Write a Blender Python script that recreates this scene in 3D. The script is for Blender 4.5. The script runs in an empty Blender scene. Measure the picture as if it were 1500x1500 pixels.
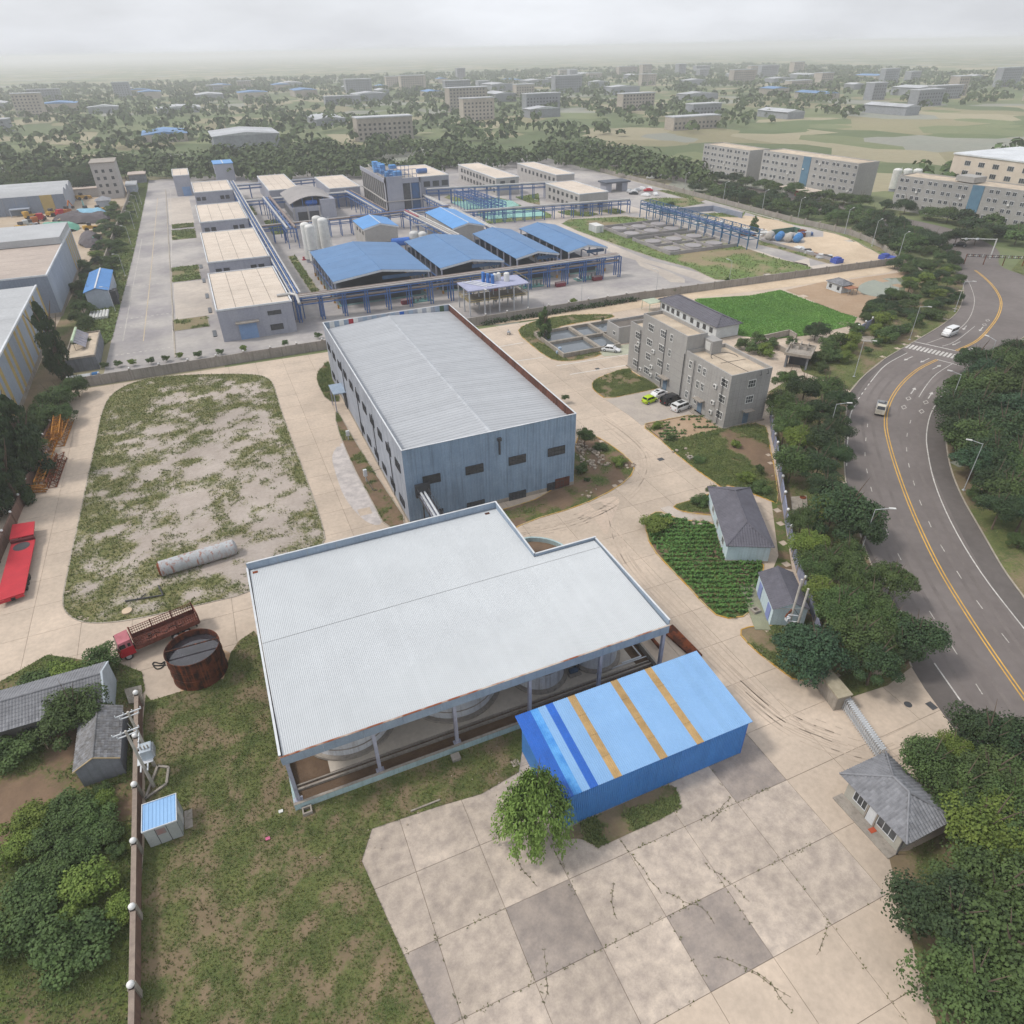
import bpy, math, random
import numpy as np
from mathutils import Vector, Matrix
rnd = random.Random(7)
C = bpy.context.scene.collection
scene = bpy.context.scene
# ---------------------------------------------------------------- camera
CAM_H = 60.0
PITCH, ROLL, YAW, FPX = math.radians(34.234), math.radians(-1.094), math.radians(-22.7), 1000.0
cr, sr, cp, sp, cy, sy = math.cos(ROLL), math.sin(ROLL), math.cos(PITCH), math.sin(PITCH), math.cos(YAW), math.sin(YAW)
def yaw(v): return Vector((cy*v[0]-sy*v[1], sy*v[0]+cy*v[1], v[2]))
RIGHT = yaw((cr, sr*sp, sr*cp)); UP = yaw((-sr, cr*sp, cr*cp)); FWD = yaw((0, cp, -sp))
cam_data = bpy.data.cameras.new('camera'); cam = bpy.data.objects.new('camera', cam_data); C.objects.link(cam)
cam_data.sensor_width = 36; cam_data.lens = 24; cam_data.clip_start = 0.5; cam_data.clip_end = 30000
m = Matrix.Identity(4)
for i in range(3):
    m[i][0] = RIGHT[i]; m[i][1] = UP[i]; m[i][2] = -FWD[i]
m[2][3] = CAM_H
cam.matrix_world = m; scene.camera = cam
# ---------------------------------------------------------------- world, sun, exposure
SUN_EL, SUN_AZ = math.radians(52), math.radians(-70)      # azimuth clockwise from +y: the sun stands to the left
wd = bpy.data.worlds.new('World'); scene.world = wd; wd.use_nodes = True
nt = wd.node_tree; bg = nt.nodes['Background']
sky = nt.nodes.new('ShaderNodeTexSky'); sky.sky_type = 'NISHITA'; sky.sun_disc = False
sky.sun_elevation = SUN_EL; sky.sun_rotation = SUN_AZ; sky.air_density = 1.0; sky.dust_density = 6.0; sky.ozone_density = 1.0
veil = nt.nodes.new('ShaderNodeMix'); veil.data_type = 'RGBA'; veil.inputs[0].default_value = 0.80
veil.inputs[7].default_value = (8.0, 8.25, 8.7, 1)         # the even white cloud sheet of a hazy day
tc = nt.nodes.new('ShaderNodeTexCoord'); cn_ = nt.nodes.new('ShaderNodeTexNoise'); cn_.inputs['Scale'].default_value = 3.2; cn_.inputs['Detail'].default_value = 6
cm_ = nt.nodes.new('ShaderNodeMapping'); cm_.inputs['Scale'].default_value = (1, 1, 3.5); nt.links.new(tc.outputs['Generated'], cm_.inputs[0]); nt.links.new(cm_.outputs[0], cn_.inputs['Vector'])
cr_ = nt.nodes.new('ShaderNodeMapRange'); cr_.inputs[1].default_value = .3; cr_.inputs[2].default_value = .7; cr_.inputs[3].default_value = .62; cr_.inputs[4].default_value = .97; nt.links.new(cn_.outputs[0], cr_.inputs[0]); nt.links.new(cr_.outputs[0], veil.inputs[0])
nt.links.new(sky.outputs[0], veil.inputs[6]); nt.links.new(veil.outputs[2], bg.inputs[0])
bg.inputs[1].default_value = 0.086
sd = bpy.data.lights.new('sun', 'SUN'); sd.energy = 1.5; sd.angle = math.radians(10); sd.color = (1.0, 0.95, 0.88)
sun = bpy.data.objects.new('sun', sd); C.objects.link(sun)
dv = Vector((math.sin(SUN_AZ)*math.cos(SUN_EL), math.cos(SUN_AZ)*math.cos(SUN_EL), math.sin(SUN_EL)))
sun.rotation_euler = dv.to_track_quat('Z', 'Y').to_euler(); sun.location = (-50, 0, 90)
vs = scene.view_settings; vs.view_transform = 'Standard'; vs.look = 'None'; vs.exposure = 0.5; vs.gamma = 1.0; vs.use_curve_mapping = False
scene.cycles.volume_bounces = 1; scene.cycles.max_bounces = 6

# ---------------------------------------------------------------- placing
def ray(px, py):
    return RIGHT*((px-750)/FPX) + UP*(-(py-750)/FPX) + FWD
def G(px, py, z=0.0):
    d = ray(px, py); t = (z-CAM_H)/d.z; return (d.x*t, d.y*t)
def onx(px, py, x):
    d = ray(px, py); t = x/d.x; return (d.y*t, CAM_H+d.z*t)
def ony(px, py, y):
    d = ray(px, py); t = y/d.y; return (d.x*t, CAM_H+d.z*t)
def GP(pts, z=0.0): return [G(a, b, z) for a, b in pts]
def zoomed(ox, oy, s): return lambda x, y: (ox+x/s, oy+y/s)
def ZP(z, pts, h=0.0): return [G(*z(a, b), h) for a, b in pts]
# ---------------------------------------------------------------- materials
def lin(c):
    c = c.lstrip('#'); o = []
    for i in (0, 2, 4):
        v = int(c[i:i+2], 16)/255; o.append(v/12.92 if v <= .04045 else ((v+.055)/1.055)**2.4)
    return o
MATS = {}
def mat(name, col, col2=None, s=1.5, amt=.5, rough=.8, metal=0., bump=0., rv=.0, streak=None, hv=0., attr=None, spec=.3, s2=None, mo=1.):
    """noise-mottled material in world position; col2 the second colour, streak=(colour, amount) vertical runs, rv brightness per object"""
    if name in MATS: return MATS[name]
    M = bpy.data.materials.new(name); MATS[name] = M; M.use_nodes = True
    N, L = M.node_tree.nodes, M.node_tree.links
    b = N['Principled BSDF']; b.inputs['Roughness'].default_value = rough; b.inputs['Metallic'].default_value = metal
    b.inputs['Specular IOR Level'].default_value = spec
    c1 = lin(col) if isinstance(col, str) else list(col); c2 = (lin(col2) if isinstance(col2, str) else list(col2)) if col2 else [v*.72 for v in c1]
    geo = N.new('ShaderNodeNewGeometry'); P = geo.outputs['Position']
    def noise(scale, det=5, rgh=.6, vec=None, dist=0.):
        n = N.new('ShaderNodeTexNoise'); n.inputs['Scale'].default_value = scale; n.inputs['Detail'].default_value = det
        n.inputs['Roughness'].default_value = rgh; n.inputs['Distortion'].default_value = dist
        L.new(vec or P, n.inputs['Vector']); return n.outputs[0]
    def ramp(v, lo, hi, a=0., z=1.):
        r = N.new('ShaderNodeMapRange'); r.inputs[1].default_value = lo; r.inputs[2].default_value = hi
        r.inputs[3].default_value = a; r.inputs[4].default_value = z; L.new(v, r.inputs[0]); return r.outputs[0]
    def mix(f, a, b_):
        x = N.new('ShaderNodeMix'); x.data_type = 'RGBA'
        if isinstance(f, float): x.inputs[0].default_value = f
        else: L.new(f, x.inputs[0])
        for i, q in ((6, a), (7, b_)):
            if isinstance(q, (list, tuple)): x.inputs[i].default_value = (*q[:3], 1)
            else: L.new(q, x.inputs[i])
        return x.outputs[2]
    lo, hi = .5-.28*(1.2-amt), .5+.28*(1.2-amt)
    c = mix(ramp(noise(1/s), lo, hi), c1, c2)
    big = ramp(noise(1/(s2 or s*9), 3), .3, .7, 1-.13*mo, 1+.12*mo)
    fine = ramp(noise(9/s, 3), .25, .75, 1-.1*mo, 1+.1*mo)
    m1 = N.new('ShaderNodeMath'); m1.operation = 'MULTIPLY'; L.new(big, m1.inputs[0]); L.new(fine, m1.inputs[1])
    val = m1.outputs[0]
    if rv:
        oi = N.new('ShaderNodeObjectInfo'); rr = ramp(oi.outputs['Random'], 0, 1, 1-rv, 1+rv)
        m2 = N.new('ShaderNodeMath'); m2.operation = 'MULTIPLY'; L.new(val, m2.inputs[0]); L.new(rr, m2.inputs[1]); val = m2.outputs[0]
    if streak:
        mp = N.new('ShaderNodeMapping'); L.new(P, mp.inputs[0]); mp.inputs['Scale'].default_value = (2.2, 2.2, .12)
        c = mix(ramp(noise(1.1, 5, .65, mp.outputs[0]), .5, .68, 0, streak[1]), c, lin(streak[0]))
    if attr:      # (attribute, green, green2): plants where the mask is high
        at = N.new('ShaderNodeAttribute'); at.attribute_name = attr[0]
        ad = N.new('ShaderNodeMath'); ad.operation = 'ADD'; L.new(at.outputs['Fac'], ad.inputs[0]); L.new(ramp(noise(2.6, 7, .8), .25, .75, -.6, .6), ad.inputs[1])
        grn = mix(ramp(noise(.35, 5, .7), .35, .65), lin(attr[1]), lin(attr[2]))
        grn = mix(ramp(noise(4.5, 4, .7), .45, .75, 0, .45), grn, lin(attr[3] if len(attr) > 3 else '6b6a3c'))
        c = mix(ramp(ad.outputs[0], .22, .78), c, grn)
    hs = N.new('ShaderNodeHueSaturation'); L.new(val, hs.inputs['Value']); L.new(c, hs.inputs['Color'])
    if hv:
        oi2 = N.new('ShaderNodeObjectInfo'); L.new(ramp(oi2.outputs['Random'], 0, 1, .5-hv, .5+hv), hs.inputs['Hue'])
    L.new(hs.outputs[0], b.inputs['Base Color'])
    if bump:
        bp = N.new('ShaderNodeBump'); bp.inputs['Strength'].default_value = .6; bp.inputs['Distance'].default_value = bump
        L.new(noise(4/s, 6), bp.inputs['Height']); L.new(bp.outputs[0], b.inputs['Normal'])
    return M
# ---------------------------------------------------------------- mesh building
WL = {}
def wl(o): return WL.get(o.name, Vector((0, 0, 0))) if o else Vector((0, 0, 0))
def setmats(me, mats):
    for q in (mats if isinstance(mats, (list, tuple)) else [mats]): me.materials.append(q)
class MB:
    def __init__(s): s.v = []; s.f = []; s.m = []
    def add(s, vs_, fs, mi=0):
        n = len(s.v); s.v += [tuple(p) for p in vs_]
        for f in fs: s.f.append(tuple(i+n for i in f)); s.m.append(mi)
        return s
    def box(s, x0, y0, z0, x1, y1, z1, mi=0):
        if x0 > x1: x0, x1 = x1, x0
        if y0 > y1: y0, y1 = y1, y0
        if z0 > z1: z0, z1 = z1, z0
        return s.add([(x0,y0,z0),(x1,y0,z0),(x1,y1,z0),(x0,y1,z0),(x0,y0,z1),(x1,y0,z1),(x1,y1,z1),(x0,y1,z1)],
                     [(0,3,2,1),(4,5,6,7),(0,1,5,4),(1,2,6,5),(2,3,7,6),(3,0,4,7)], mi)
    def prism(s, poly, z0, z1, mi=0, top=True):
        n = len(poly)
        a = sum(poly[i][0]*poly[(i+1) % n][1]-poly[(i+1) % n][0]*poly[i][1] for i in range(n))
        if a < 0: poly = poly[::-1]
        vv = [(p[0], p[1], z0) for p in poly]+[(p[0], p[1], z1) for p in poly]
        ff = [(i, (i+1) % n, n+(i+1) % n, n+i) for i in range(n)]+[tuple(range(n))[::-1]]
        if top: ff.append(tuple(range(n, 2*n)))
        return s.add(vv, ff, mi)
    def cyl(s, x, y, z0, z1, r, n=16, mi=0, r2=None, cap=True):
        r2 = r if r2 is None else r2
        vv = [(x+r*math.cos(2*math.pi*i/n), y+r*math.sin(2*math.pi*i/n), z0) for i in range(n)]+[(x+r2*math.cos(2*math.pi*i/n), y+r2*math.sin(2*math.pi*i/n), z1) for i in range(n)]
        ff = [(i, (i+1) % n, n+(i+1) % n, n+i) for i in range(n)]
        if cap: ff += [tuple(range(n))[::-1], tuple(range(n, 2*n))]
        return s.add(vv, ff, mi)
    def tube(s, p, q, r, n=6, mi=0, r2=None):
        p, q = Vector(p), Vector(q); d = (q-p)
        if d.length < 1e-6: return s
        r2 = r if r2 is None else r2
        k = d.normalized(); a = k.orthogonal().normalized(); b = k.cross(a)
        vv = [tuple(p+(a*math.cos(2*math.pi*i/n)+b*math.sin(2*math.pi*i/n))*r) for i in range(n)]+[tuple(q+(a*math.cos(2*math.pi*i/n)+b*math.sin(2*math.pi*i/n))*r2) for i in range(n)]
        return s.add(vv, [(i, (i+1) % n, n+(i+1) % n, n+i) for i in range(n)]+[tuple(range(n))[::-1], tuple(range(n, 2*n))], mi)
    def path(s, pts, r, n=6, mi=0):
        for a, b in zip(pts[:-1], pts[1:]): s.tube(a, b, r, n, mi)
        return s
    def bar(s, p, q, w, h, mi=0):
        "square bar between two points, w across, h in height"
        p, q = Vector(p), Vector(q); d = (q-p).normalized(); up = Vector((0, 0, 1))
        if abs(d.z) > .99: up = Vector((0, 1, 0))
        a = d.cross(up).normalized()*w/2; b = a.cross(d).normalized()*h/2
        vv = [tuple(p+i*a+j*b) for i, j in ((-1,-1),(1,-1),(1,1),(-1,1))]+[tuple(q+i*a+j*b) for i, j in ((-1,-1),(1,-1),(1,1),(-1,1))]
        return s.add(vv, [(3,2,1,0),(4,5,6,7),(0,1,5,4),(1,2,6,5),(2,3,7,6),(3,0,4,7)], mi)
    def sphere(s, x, y, z, r, n=8, rz=None, mi=0):
        rz = rz or r; h = n//2
        vv = [(x, y, z-rz)]
        for j in range(1, h):
            t = math.pi*j/h
            for i in range(n): vv.append((x+r*math.sin(t)*math.cos(2*math.pi*i/n), y+r*math.sin(t)*math.sin(2*math.pi*i/n), z-rz*math.cos(t)))
        vv.append((x, y, z+rz)); ff = []
        for i in range(n): ff.append((0, 1+(i+1) % n, 1+i)); ff.append((len(vv)-1, 1+(h-2)*n+i, 1+(h-2)*n+(i+1) % n))
        for j in range(h-2):
            for i in range(n): ff.append((1+j*n+i, 1+j*n+(i+1) % n, 1+(j+1)*n+(i+1) % n, 1+(j+1)*n+i))
        return s.add(vv, ff, mi)
    def mesh(s, name, mats, org=(0, 0, 0), smooth=False):
        me = bpy.data.meshes.new(name); o = Vector(org)
        me.from_pydata([(a-o.x, b-o.y, c-o.z) for a, b, c in s.v], [], s.f); setmats(me, mats)
        if any(s.m): me.polygons.foreach_set('material_index', s.m)
        if smooth: me.polygons.foreach_set('use_smooth', [True]*len(s.f))
        me.update(); return me
    def ob(s, name, mats, parent=None, smooth=False, org=None, **kw):
        """vertices are in world position; the object keeps the origin of its parent, or org"""
        base = Vector(org) if org is not None else wl(parent)
        o = bpy.data.objects.new(name, s.mesh(name, mats, base, smooth)); C.objects.link(o)
        o.parent = parent; o.location = base-wl(parent); WL[o.name] = base
        return tag(o, **kw)
def tag(o, label=None, cat=None, group=None, kind=None):
    if label: o['label'] = label
    if cat: o['category'] = cat
    if group: o['group'] = group
    if kind: o['kind'] = kind
    return o
def thing(name, label, cat, loc=(0, 0, 0), rz=0, group=None):
    o = bpy.data.objects.new(name, None); C.objects.link(o); o.location = loc; o.rotation_euler = (0, 0, rz)
    o.empty_display_size = .5; WL[o.name] = Vector(loc); return tag(o, label, cat, group)
def put(name, me, parent, loc, rz=0, m=None, sc=None, label=None, kind=None):
    "a copy of a shared mesh at a world position (parent must be unrotated)"
    o = bpy.data.objects.new(name, me); C.objects.link(o); o.parent = parent
    o.location = Vector(loc)-wl(parent); o.rotation_euler = (0, 0, rz) if not isinstance(rz, tuple) else rz
    if sc: o.scale = sc
    if m: o.material_slots[0].link = 'OBJECT'; o.material_slots[0].material = m
    WL[o.name] = Vector(loc); return tag(o, label, kind=kind)
def kid(name, me, parent, loc=(0, 0, 0), rz=0, m=None, label=None):
    "a copy of a shared mesh in its parent's own frame"
    o = bpy.data.objects.new(name, me); C.objects.link(o); o.parent = parent; o.location = loc; o.rotation_euler = (0, 0, rz)
    if m: o.material_slots[0].link = 'OBJECT'; o.material_slots[0].material = m
    return tag(o, label)
def copy_tree(o, parent=None):
    c = o.copy(); C.objects.link(c); c.parent = parent
    for ch in list(o.children): copy_tree(ch, c)
    return c
# ---------------------------------------------------------------- polygons, noise
def inpoly(P, poly):
    x, y = P[:, 0], P[:, 1]; r = np.zeros(len(P), bool); n = len(poly)
    for i in range(n):
        x1, y1 = poly[i]; x2, y2 = poly[(i+1) % n]
        if y1 == y2: continue
        c = ((y1 > y) != (y2 > y)) & (x < (x2-x1)*(y-y1)/(y2-y1)+x1); r ^= c
    return r
def clip(poly, x0, y0, x1, y1):
    for ax, v, sg in ((0, x0, 1), (0, x1, -1), (1, y0, 1), (1, y1, -1)):
        out = []
        for i in range(len(poly)):
            a, b = poly[i-1], poly[i]; da, db = sg*(a[ax]-v), sg*(b[ax]-v)
            if (da >= 0) != (db >= 0):
                t = da/(da-db); out.append((a[0]+t*(b[0]-a[0]), a[1]+t*(b[1]-a[1])))
            if db >= 0: out.append(b)
        poly = out
        if not poly: return []
    return poly
def vnoise(x, y, seed):
    xi, yi = np.floor(x).astype(np.int64), np.floor(y).astype(np.int64); fx, fy = x-xi, y-yi
    fx, fy = fx*fx*(3-2*fx), fy*fy*(3-2*fy)
    def h(a, b):
        q = (a*374761393+b*668265263+seed*974634777) & 0xffffffff; q = ((q ^ (q >> 13))*1274126177) & 0xffffffff
        return ((q ^ (q >> 16)) & 0xffff)/65535.
    return (h(xi, yi)*(1-fx)+h(xi+1, yi)*fx)*(1-fy)+(h(xi, yi+1)*(1-fx)+h(xi+1, yi+1)*fx)*fy
def fbm(x, y, sc, seed=1, o=4):
    r, a, t = 0, 1., 0
    for i in range(o): r = r+a*vnoise(x/sc*2**i+7.3*i, y/sc*2**i-3.1*i, seed+i); t += a; a *= .55
    return r/t
def smooth_poly(pts, it=2):
    for _ in range(it):
        q = []
        for i in range(len(pts)):
            a, b = pts[i], pts[(i+1) % len(pts)]
            q += [(a[0]*.75+b[0]*.25, a[1]*.75+b[1]*.25), (a[0]*.25+b[0]*.75, a[1]*.25+b[1]*.75)]
        pts = q
    return pts
def patch(name, poly, z, m, cell=1.0, mask=None, parent=None, kind='structure', zf=None, **kw):
    "a sheet clipped to a polygon on a grid, carrying the plant mask in attribute 'm'"
    P = np.array(poly); x0, y0 = np.floor(P.min(0)/cell)*cell; x1, y1 = P.max(0)
    nx, ny = int((x1-x0)/cell)+2, int((y1-y0)/cell)+2
    gx, gy = np.meshgrid(x0+np.arange(nx+1)*cell, y0+np.arange(ny+1)*cell, indexing='ij')
    ins = inpoly(np.stack([gx.ravel(), gy.ravel()], 1), poly).reshape(nx+1, ny+1)
    near = np.zeros((nx+1, ny+1), bool)
    for i in range(len(poly)):
        a, b = np.array(poly[i-1]), np.array(poly[i]); k = max(2, int(np.linalg.norm(b-a)/cell*4))
        for t in np.linspace(0, 1, k):
            p = a+(b-a)*t; near[int((p[0]-x0)/cell), int((p[1]-y0)/cell)] = True
    vid = {}; V = []; F = []
    def vert(x, y):
        k = (round(x, 3), round(y, 3))
        if k not in vid: vid[k] = len(V); V.append((x, y, z))
        return vid[k]
    for i in range(nx):
        for j in range(ny):
            if near[i, j]:
                q = clip(poly, x0+i*cell, y0+j*cell, x0+(i+1)*cell, y0+(j+1)*cell)
                f = []
                for p in q:
                    w = vert(*p)
                    if w not in f: f.append(w)
                if len(f) > 2: F.append(f)
            elif ins[i, j] and ins[i+1, j] and ins[i, j+1] and ins[i+1, j+1]:
                F.append([vert(x0+a*cell, y0+b*cell) for a, b in ((i, j), (i+1, j), (i+1, j+1), (i, j+1))])
    A = np.array(V)
    if zf is not None: A[:, 2] += zf(A[:, 0], A[:, 1]); V = [tuple(map(float, p)) for p in A]
    me = bpy.data.meshes.new(name); me.from_pydata(V, [], F); me.materials.append(m)
    if mask is not None:
        at = me.attributes.new('m', 'FLOAT', 'POINT'); at.data.foreach_set('value', mask(A[:, 0], A[:, 1]).astype(np.float32))
    me.update(); me.flip_normals() if len(me.polygons) and sum(p.normal.z for p in list(me.polygons)[:50]) < 0 else None
    o = bpy.data.objects.new(name, me); C.objects.link(o); o.parent = parent; return tag(o, kind=kind, **kw)
def ribbon(name, pts, w, h, m, z=0., parent=None, closed=False, **kw):
    "a kerb or strip of rectangular section along a polyline"
    mb = MB(); n = len(pts); segs = range(n if closed else n-1); L_, R_ = [], []
    for i in range(n):
        a = Vector(pts[(i-1) % n] if (closed or i > 0) else pts[i]); b = Vector(pts[(i+1) % n] if (closed or i < n-1) else pts[i])
        d = (b-a).normalized(); nn = Vector((-d.y, d.x))*w/2; p = Vector(pts[i]); L_.append(p+nn); R_.append(p-nn)
    vv = []
    for i in range(n): vv += [(L_[i].x, L_[i].y, z), (L_[i].x, L_[i].y, z+h), (R_[i].x, R_[i].y, z+h), (R_[i].x, R_[i].y, z)]
    ff = []
    for i in segs:
        a, b = 4*i, 4*((i+1) % n); ff += [(a, b, b+1, a+1), (a+1, b+1, b+2, a+2), (a+2, b+2, b+3, a+3)]
    mb.add(vv, ff); o = mb.ob(name, m, parent, **kw); return o
def offset_line(pts, d):
    out = []
    for i in range(len(pts)):
        a = Vector(pts[max(0, i-1)]); b = Vector(pts[min(len(pts)-1, i+1)]); t = (b-a).normalized()
        out.append((pts[i][0]-t.y*d, pts[i][1]+t.x*d))
    return out
def spline(pts, k=6, closed=False):
    out = []; n = len(pts)
    for i in range(n if closed else n-1):
        g = (lambda j: pts[j % n]) if closed else (lambda j: pts[min(max(j, 0), n-1)])
        p0, p1, p2, p3 = g(i-1), g(i), g(i+1), g(i+2)
        for s in range(k):
            t = s/k
            out.append(tuple(.5*(2*p1[c]+(p2[c]-p0[c])*t+(2*p0[c]-5*p1[c]+4*p2[c]-p3[c])*t*t+(3*p1[c]-p0[c]-3*p2[c]+p3[c])*t**3) for c in (0, 1)))
    if not closed: out.append(tuple(pts[-1]))
    return out
def scatter_pts(poly, n, rs, mask=None, thr=.5):
    P = np.array(poly); a, b = P.min(0), P.max(0); Q = rs.uniform(a, b, (n, 2)); Q = Q[inpoly(Q, poly)]
    if mask is not None: Q = Q[mask(Q[:, 0], Q[:, 1]) > thr+rs.uniform(-.12, .12, len(Q))]
    return Q
def tufts(name, Q, h, w, m, seed=3, z=0., parent=None, blades=4, kind='stuff', **kw):
    "clumps of leaf blades at the points Q, one mesh"
    rs = np.random.RandomState(seed); n = len(Q)
    if n == 0: return None
    V = np.zeros((n, blades, 3, 3), np.float32); ang = rs.uniform(0, 6.283, (n, blades)); hh = h*rs.uniform(.4, 1.2, (n, 1))*rs.uniform(.7, 1.1, (n, blades)); lean = rs.uniform(.2, 1.0, (n, blades))*hh
    bx = Q[:, None, 0]+rs.normal(0, w*.8, (n, blades)); by = Q[:, None, 1]+rs.normal(0, w*.8, (n, blades)); ww = w*rs.uniform(.6, 1.3, (n, blades))
    V[:, :, 0, 0] = bx-np.sin(ang)*ww; V[:, :, 0, 1] = by+np.cos(ang)*ww; V[:, :, 0, 2] = z
    V[:, :, 1, 0] = bx+np.sin(ang)*ww; V[:, :, 1, 1] = by-np.cos(ang)*ww; V[:, :, 1, 2] = z
    V[:, :, 2, 0] = bx+np.cos(ang)*lean; V[:, :, 2, 1] = by+np.sin(ang)*lean; V[:, :, 2, 2] = z+hh
    me = bpy.data.meshes.new(name); nv = n*blades*3; me.vertices.add(nv); me.vertices.foreach_set('co', V.ravel())
    me.loops.add(nv); me.loops.foreach_set('vertex_index', np.arange(nv, dtype=np.int32)); me.polygons.add(nv//3)
    me.polygons.foreach_set('loop_start', np.arange(0, nv, 3, dtype=np.int32)); me.materials.append(m); me.update(calc_edges=True)
    o = bpy.data.objects.new(name, me); C.objects.link(o); o.parent = parent; return tag(o, kind=kind, **kw)
# ================================================================ materials of the ground
M_terrain = mat('far_fields', '606b48', '7d7a5c', s=40, s2=300, rough=.95)
tn, tl = M_terrain.node_tree.nodes, M_terrain.node_tree.links; vo = tn.new('ShaderNodeTexVoronoi'); vo.inputs['Scale'].default_value = 1/70; vo.distance = 'MANHATTAN'; gp = tn.new('ShaderNodeNewGeometry'); tl.new(gp.outputs['Position'], vo.inputs['Vector'])
vr = tn.new('ShaderNodeValToRGB'); se = tn.new('ShaderNodeSeparateColor'); tl.new(vo.outputs['Color'], se.inputs[0]); tl.new(se.outputs[0], vr.inputs[0]); vr.color_ramp.interpolation = 'CONSTANT'
for p_, c_ in ((0, '4d5f3a'), (.25, '6b7550'), (.45, '8d8468'), (.6, '56683f'), (.75, 'a39880'), (.88, '8f908c')):
    e_ = vr.color_ramp.elements.new(p_) if p_ else vr.color_ramp.elements[0]; e_.color = (*lin(c_), 1)
vr.color_ramp.elements[-1].color = (*lin('8f908c'), 1); tm = tn.new('ShaderNodeMix'); tm.data_type = 'RGBA'; tm.inputs[0].default_value = .65; hs_ = next(n for n in tn if n.type == 'HUE_SAT')
old = hs_.inputs['Color'].links[0].from_socket; tl.new(old, tm.inputs[6]); tl.new(vr.outputs[0], tm.inputs[7]); tl.new(tm.outputs[2], hs_.inputs['Color'])
M_yardbase = mat('yard_joint_dirt', '8a7d6d', '6f6355', s=3, rough=.95)
M_slab = mat('concrete_slab', 'beae9d', 'ad9f90', s=5, s2=22, rough=.85, rv=.045, bump=.02)
M_slab_old = mat('old_concrete_slab', 'b9ac9e', '988d84', s=1.1, s2=6, rough=.9, rv=.11, bump=.03, amt=.55)
M_slab_dark = mat('dark_stained_slab', '8a817b', '9d9289', s=1.6, s2=7, rough=.9, rv=.08, amt=.8)
M_pale = mat('pale_new_concrete', 'b8aea3', 'a89f97', s=3, rough=.85, rv=.04)
M_plant = mat('plant_concrete', 'aaa5a0', '8d898a', s=16, s2=60, rough=.85, amt=.7, bump=.02)
M_plantlight = mat('plant_light_concrete', 'bdb3a7', 'a69d95', s=14, s2=50, rough=.85)
M_asph = mat('asphalt', '746d6a', '67605d', s=14, s2=60, rough=.8, amt=.6, bump=.01)
M_asph2 = mat('darker_asphalt', '655f5c', '595451', s=9, s2=40, rough=.82, bump=.01)
M_white = mat('road_paint_white', 'd4d1cb', 'a19d99', s=.6, rough=.7, amt=.4)
M_faint = mat('worn_road_paint', 'bdb8b1', '9d9892', s=.5, rough=.7, amt=.8)
M_yellow = mat('road_paint_yellow', 'd6a948', 'b98f45', s=1, rough=.7)
M_kerb = mat('kerb_concrete', 'aaa295', '8f877c', s=1, rough=.9)
M_kerby = mat('kerb_faded_yellow', 'b5a27c', 'b98f3a', s=2.2, rough=.9, amt=.9)
M_lot = mat('weedy_lot_soil', 'aba199', '9b9087', s=5, s2=16, rough=.95, bump=.05, attr=('m', '5c6339', '7a7550', '928766'))
M_grass = mat('rough_grass_soil', '80705a', '6e614c', s=3, rough=.95, bump=.06, attr=('m', '43512a', '626a3c', '7d7250'))
M_dirt = mat('dark_garden_soil', '7a6552', '6a5848', s=2.2, rough=.95, bump=.06, attr=('m', '3f5226', '58642f', '6b6340'))
M_lawn = mat('young_green_crop', '638c46', '72994d', s=7, s2=30, rough=.95, bump=.05)
M_lawn2 = mat('denser_green_crop', '527d3a', '5a863e', s=6, s2=30, rough=.95, bump=.05)
M_sand = mat('bare_sandy_ground', 'c6b49d', 'b6a38b', s=8, s2=30, rough=.95, bump=.03)
M_tan = mat('bare_tan_soil', 'a8927b', '998169', s=6, s2=24, rough=.95, bump=.04)
M_tuft = mat('weed_blades', '5f7043', '838a58', s=2.0, s2=9, rough=.9)
M_tuft2 = mat('dry_weed_blades', '6e6f3d', '505c30', s=1.5, s2=7, rough=.9)
M_crop = mat('crop_leaves', '355026', '466330', s=1.2, rough=.9)
rs = np.random.RandomState(11)
# ================================================================ terrain
tb = MB(); tb.add([(-9000, -3000, 0), (9000, -3000, 0), (9000, 15000, 0), (-9000, 15000, 0)], [(0, 1, 2, 3)])
tb.ob('ground', M_terrain, kind='structure')
# ================================================================ the curved main road
yel_px = [(1500, 1022), (1460, 965), (1420, 905), (1380, 840), (1350, 780), (1325, 720), (1305, 660), (1297, 620), (1303, 590), (1320, 563), (1345, 540), (1373, 527), (1400, 514), (1430, 500), (1450, 480), (1463, 460), (1466, 440), (1455, 420), (1440, 405), (1424, 392)]
yc = GP(yel_px)
def extend(line, d0, d1):
    a, b = Vector(line[0]), Vector(line[1]); c, d = Vector(line[-2]), Vector(line[-1])
    out = list(line)
    if d0: out = [tuple(a+(a-b).normalized()*float(t)) for t in np.arange(d0, 1, -8.)]+out
    if d1: out = out+[tuple(d+(d-c).normalized()*d1)]
    return out
KL_px = [(1405, 1079), (1360, 1017), (1335, 978), (1290, 865), (1250, 755), (1238, 700), (1237, 645), (1241, 592), (1250, 567), (1290, 530), (1340, 500), (1380, 476), (1403, 456), (1411, 432), (1409, 412), (1400, 398)]
KR_px = [(1500, 876), (1469, 833), (1439, 781), (1408, 726), (1391, 680), (1385, 634), (1390, 596), (1409, 564), (1443, 533), (1487, 503), (1524, 474), (1540, 444), (1526, 420), (1496, 402), (1464, 388)]
kl = spline(extend(GP(KL_px), 75, 0), 5); kr = spline(extend(GP(KR_px), 95, 0), 5)
far_l = [(232, 165), (243, 185), (246, 215), (243, 262), (238, 330), (232, 470)]
far_r = [(250, 160), (262, 185), (263, 215), (260, 262), (255, 330), (249, 470)]
kl2 = spline(kl[-6::5]+far_l, 4); kr2 = spline(kr[-6::5]+far_r, 4)
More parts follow.
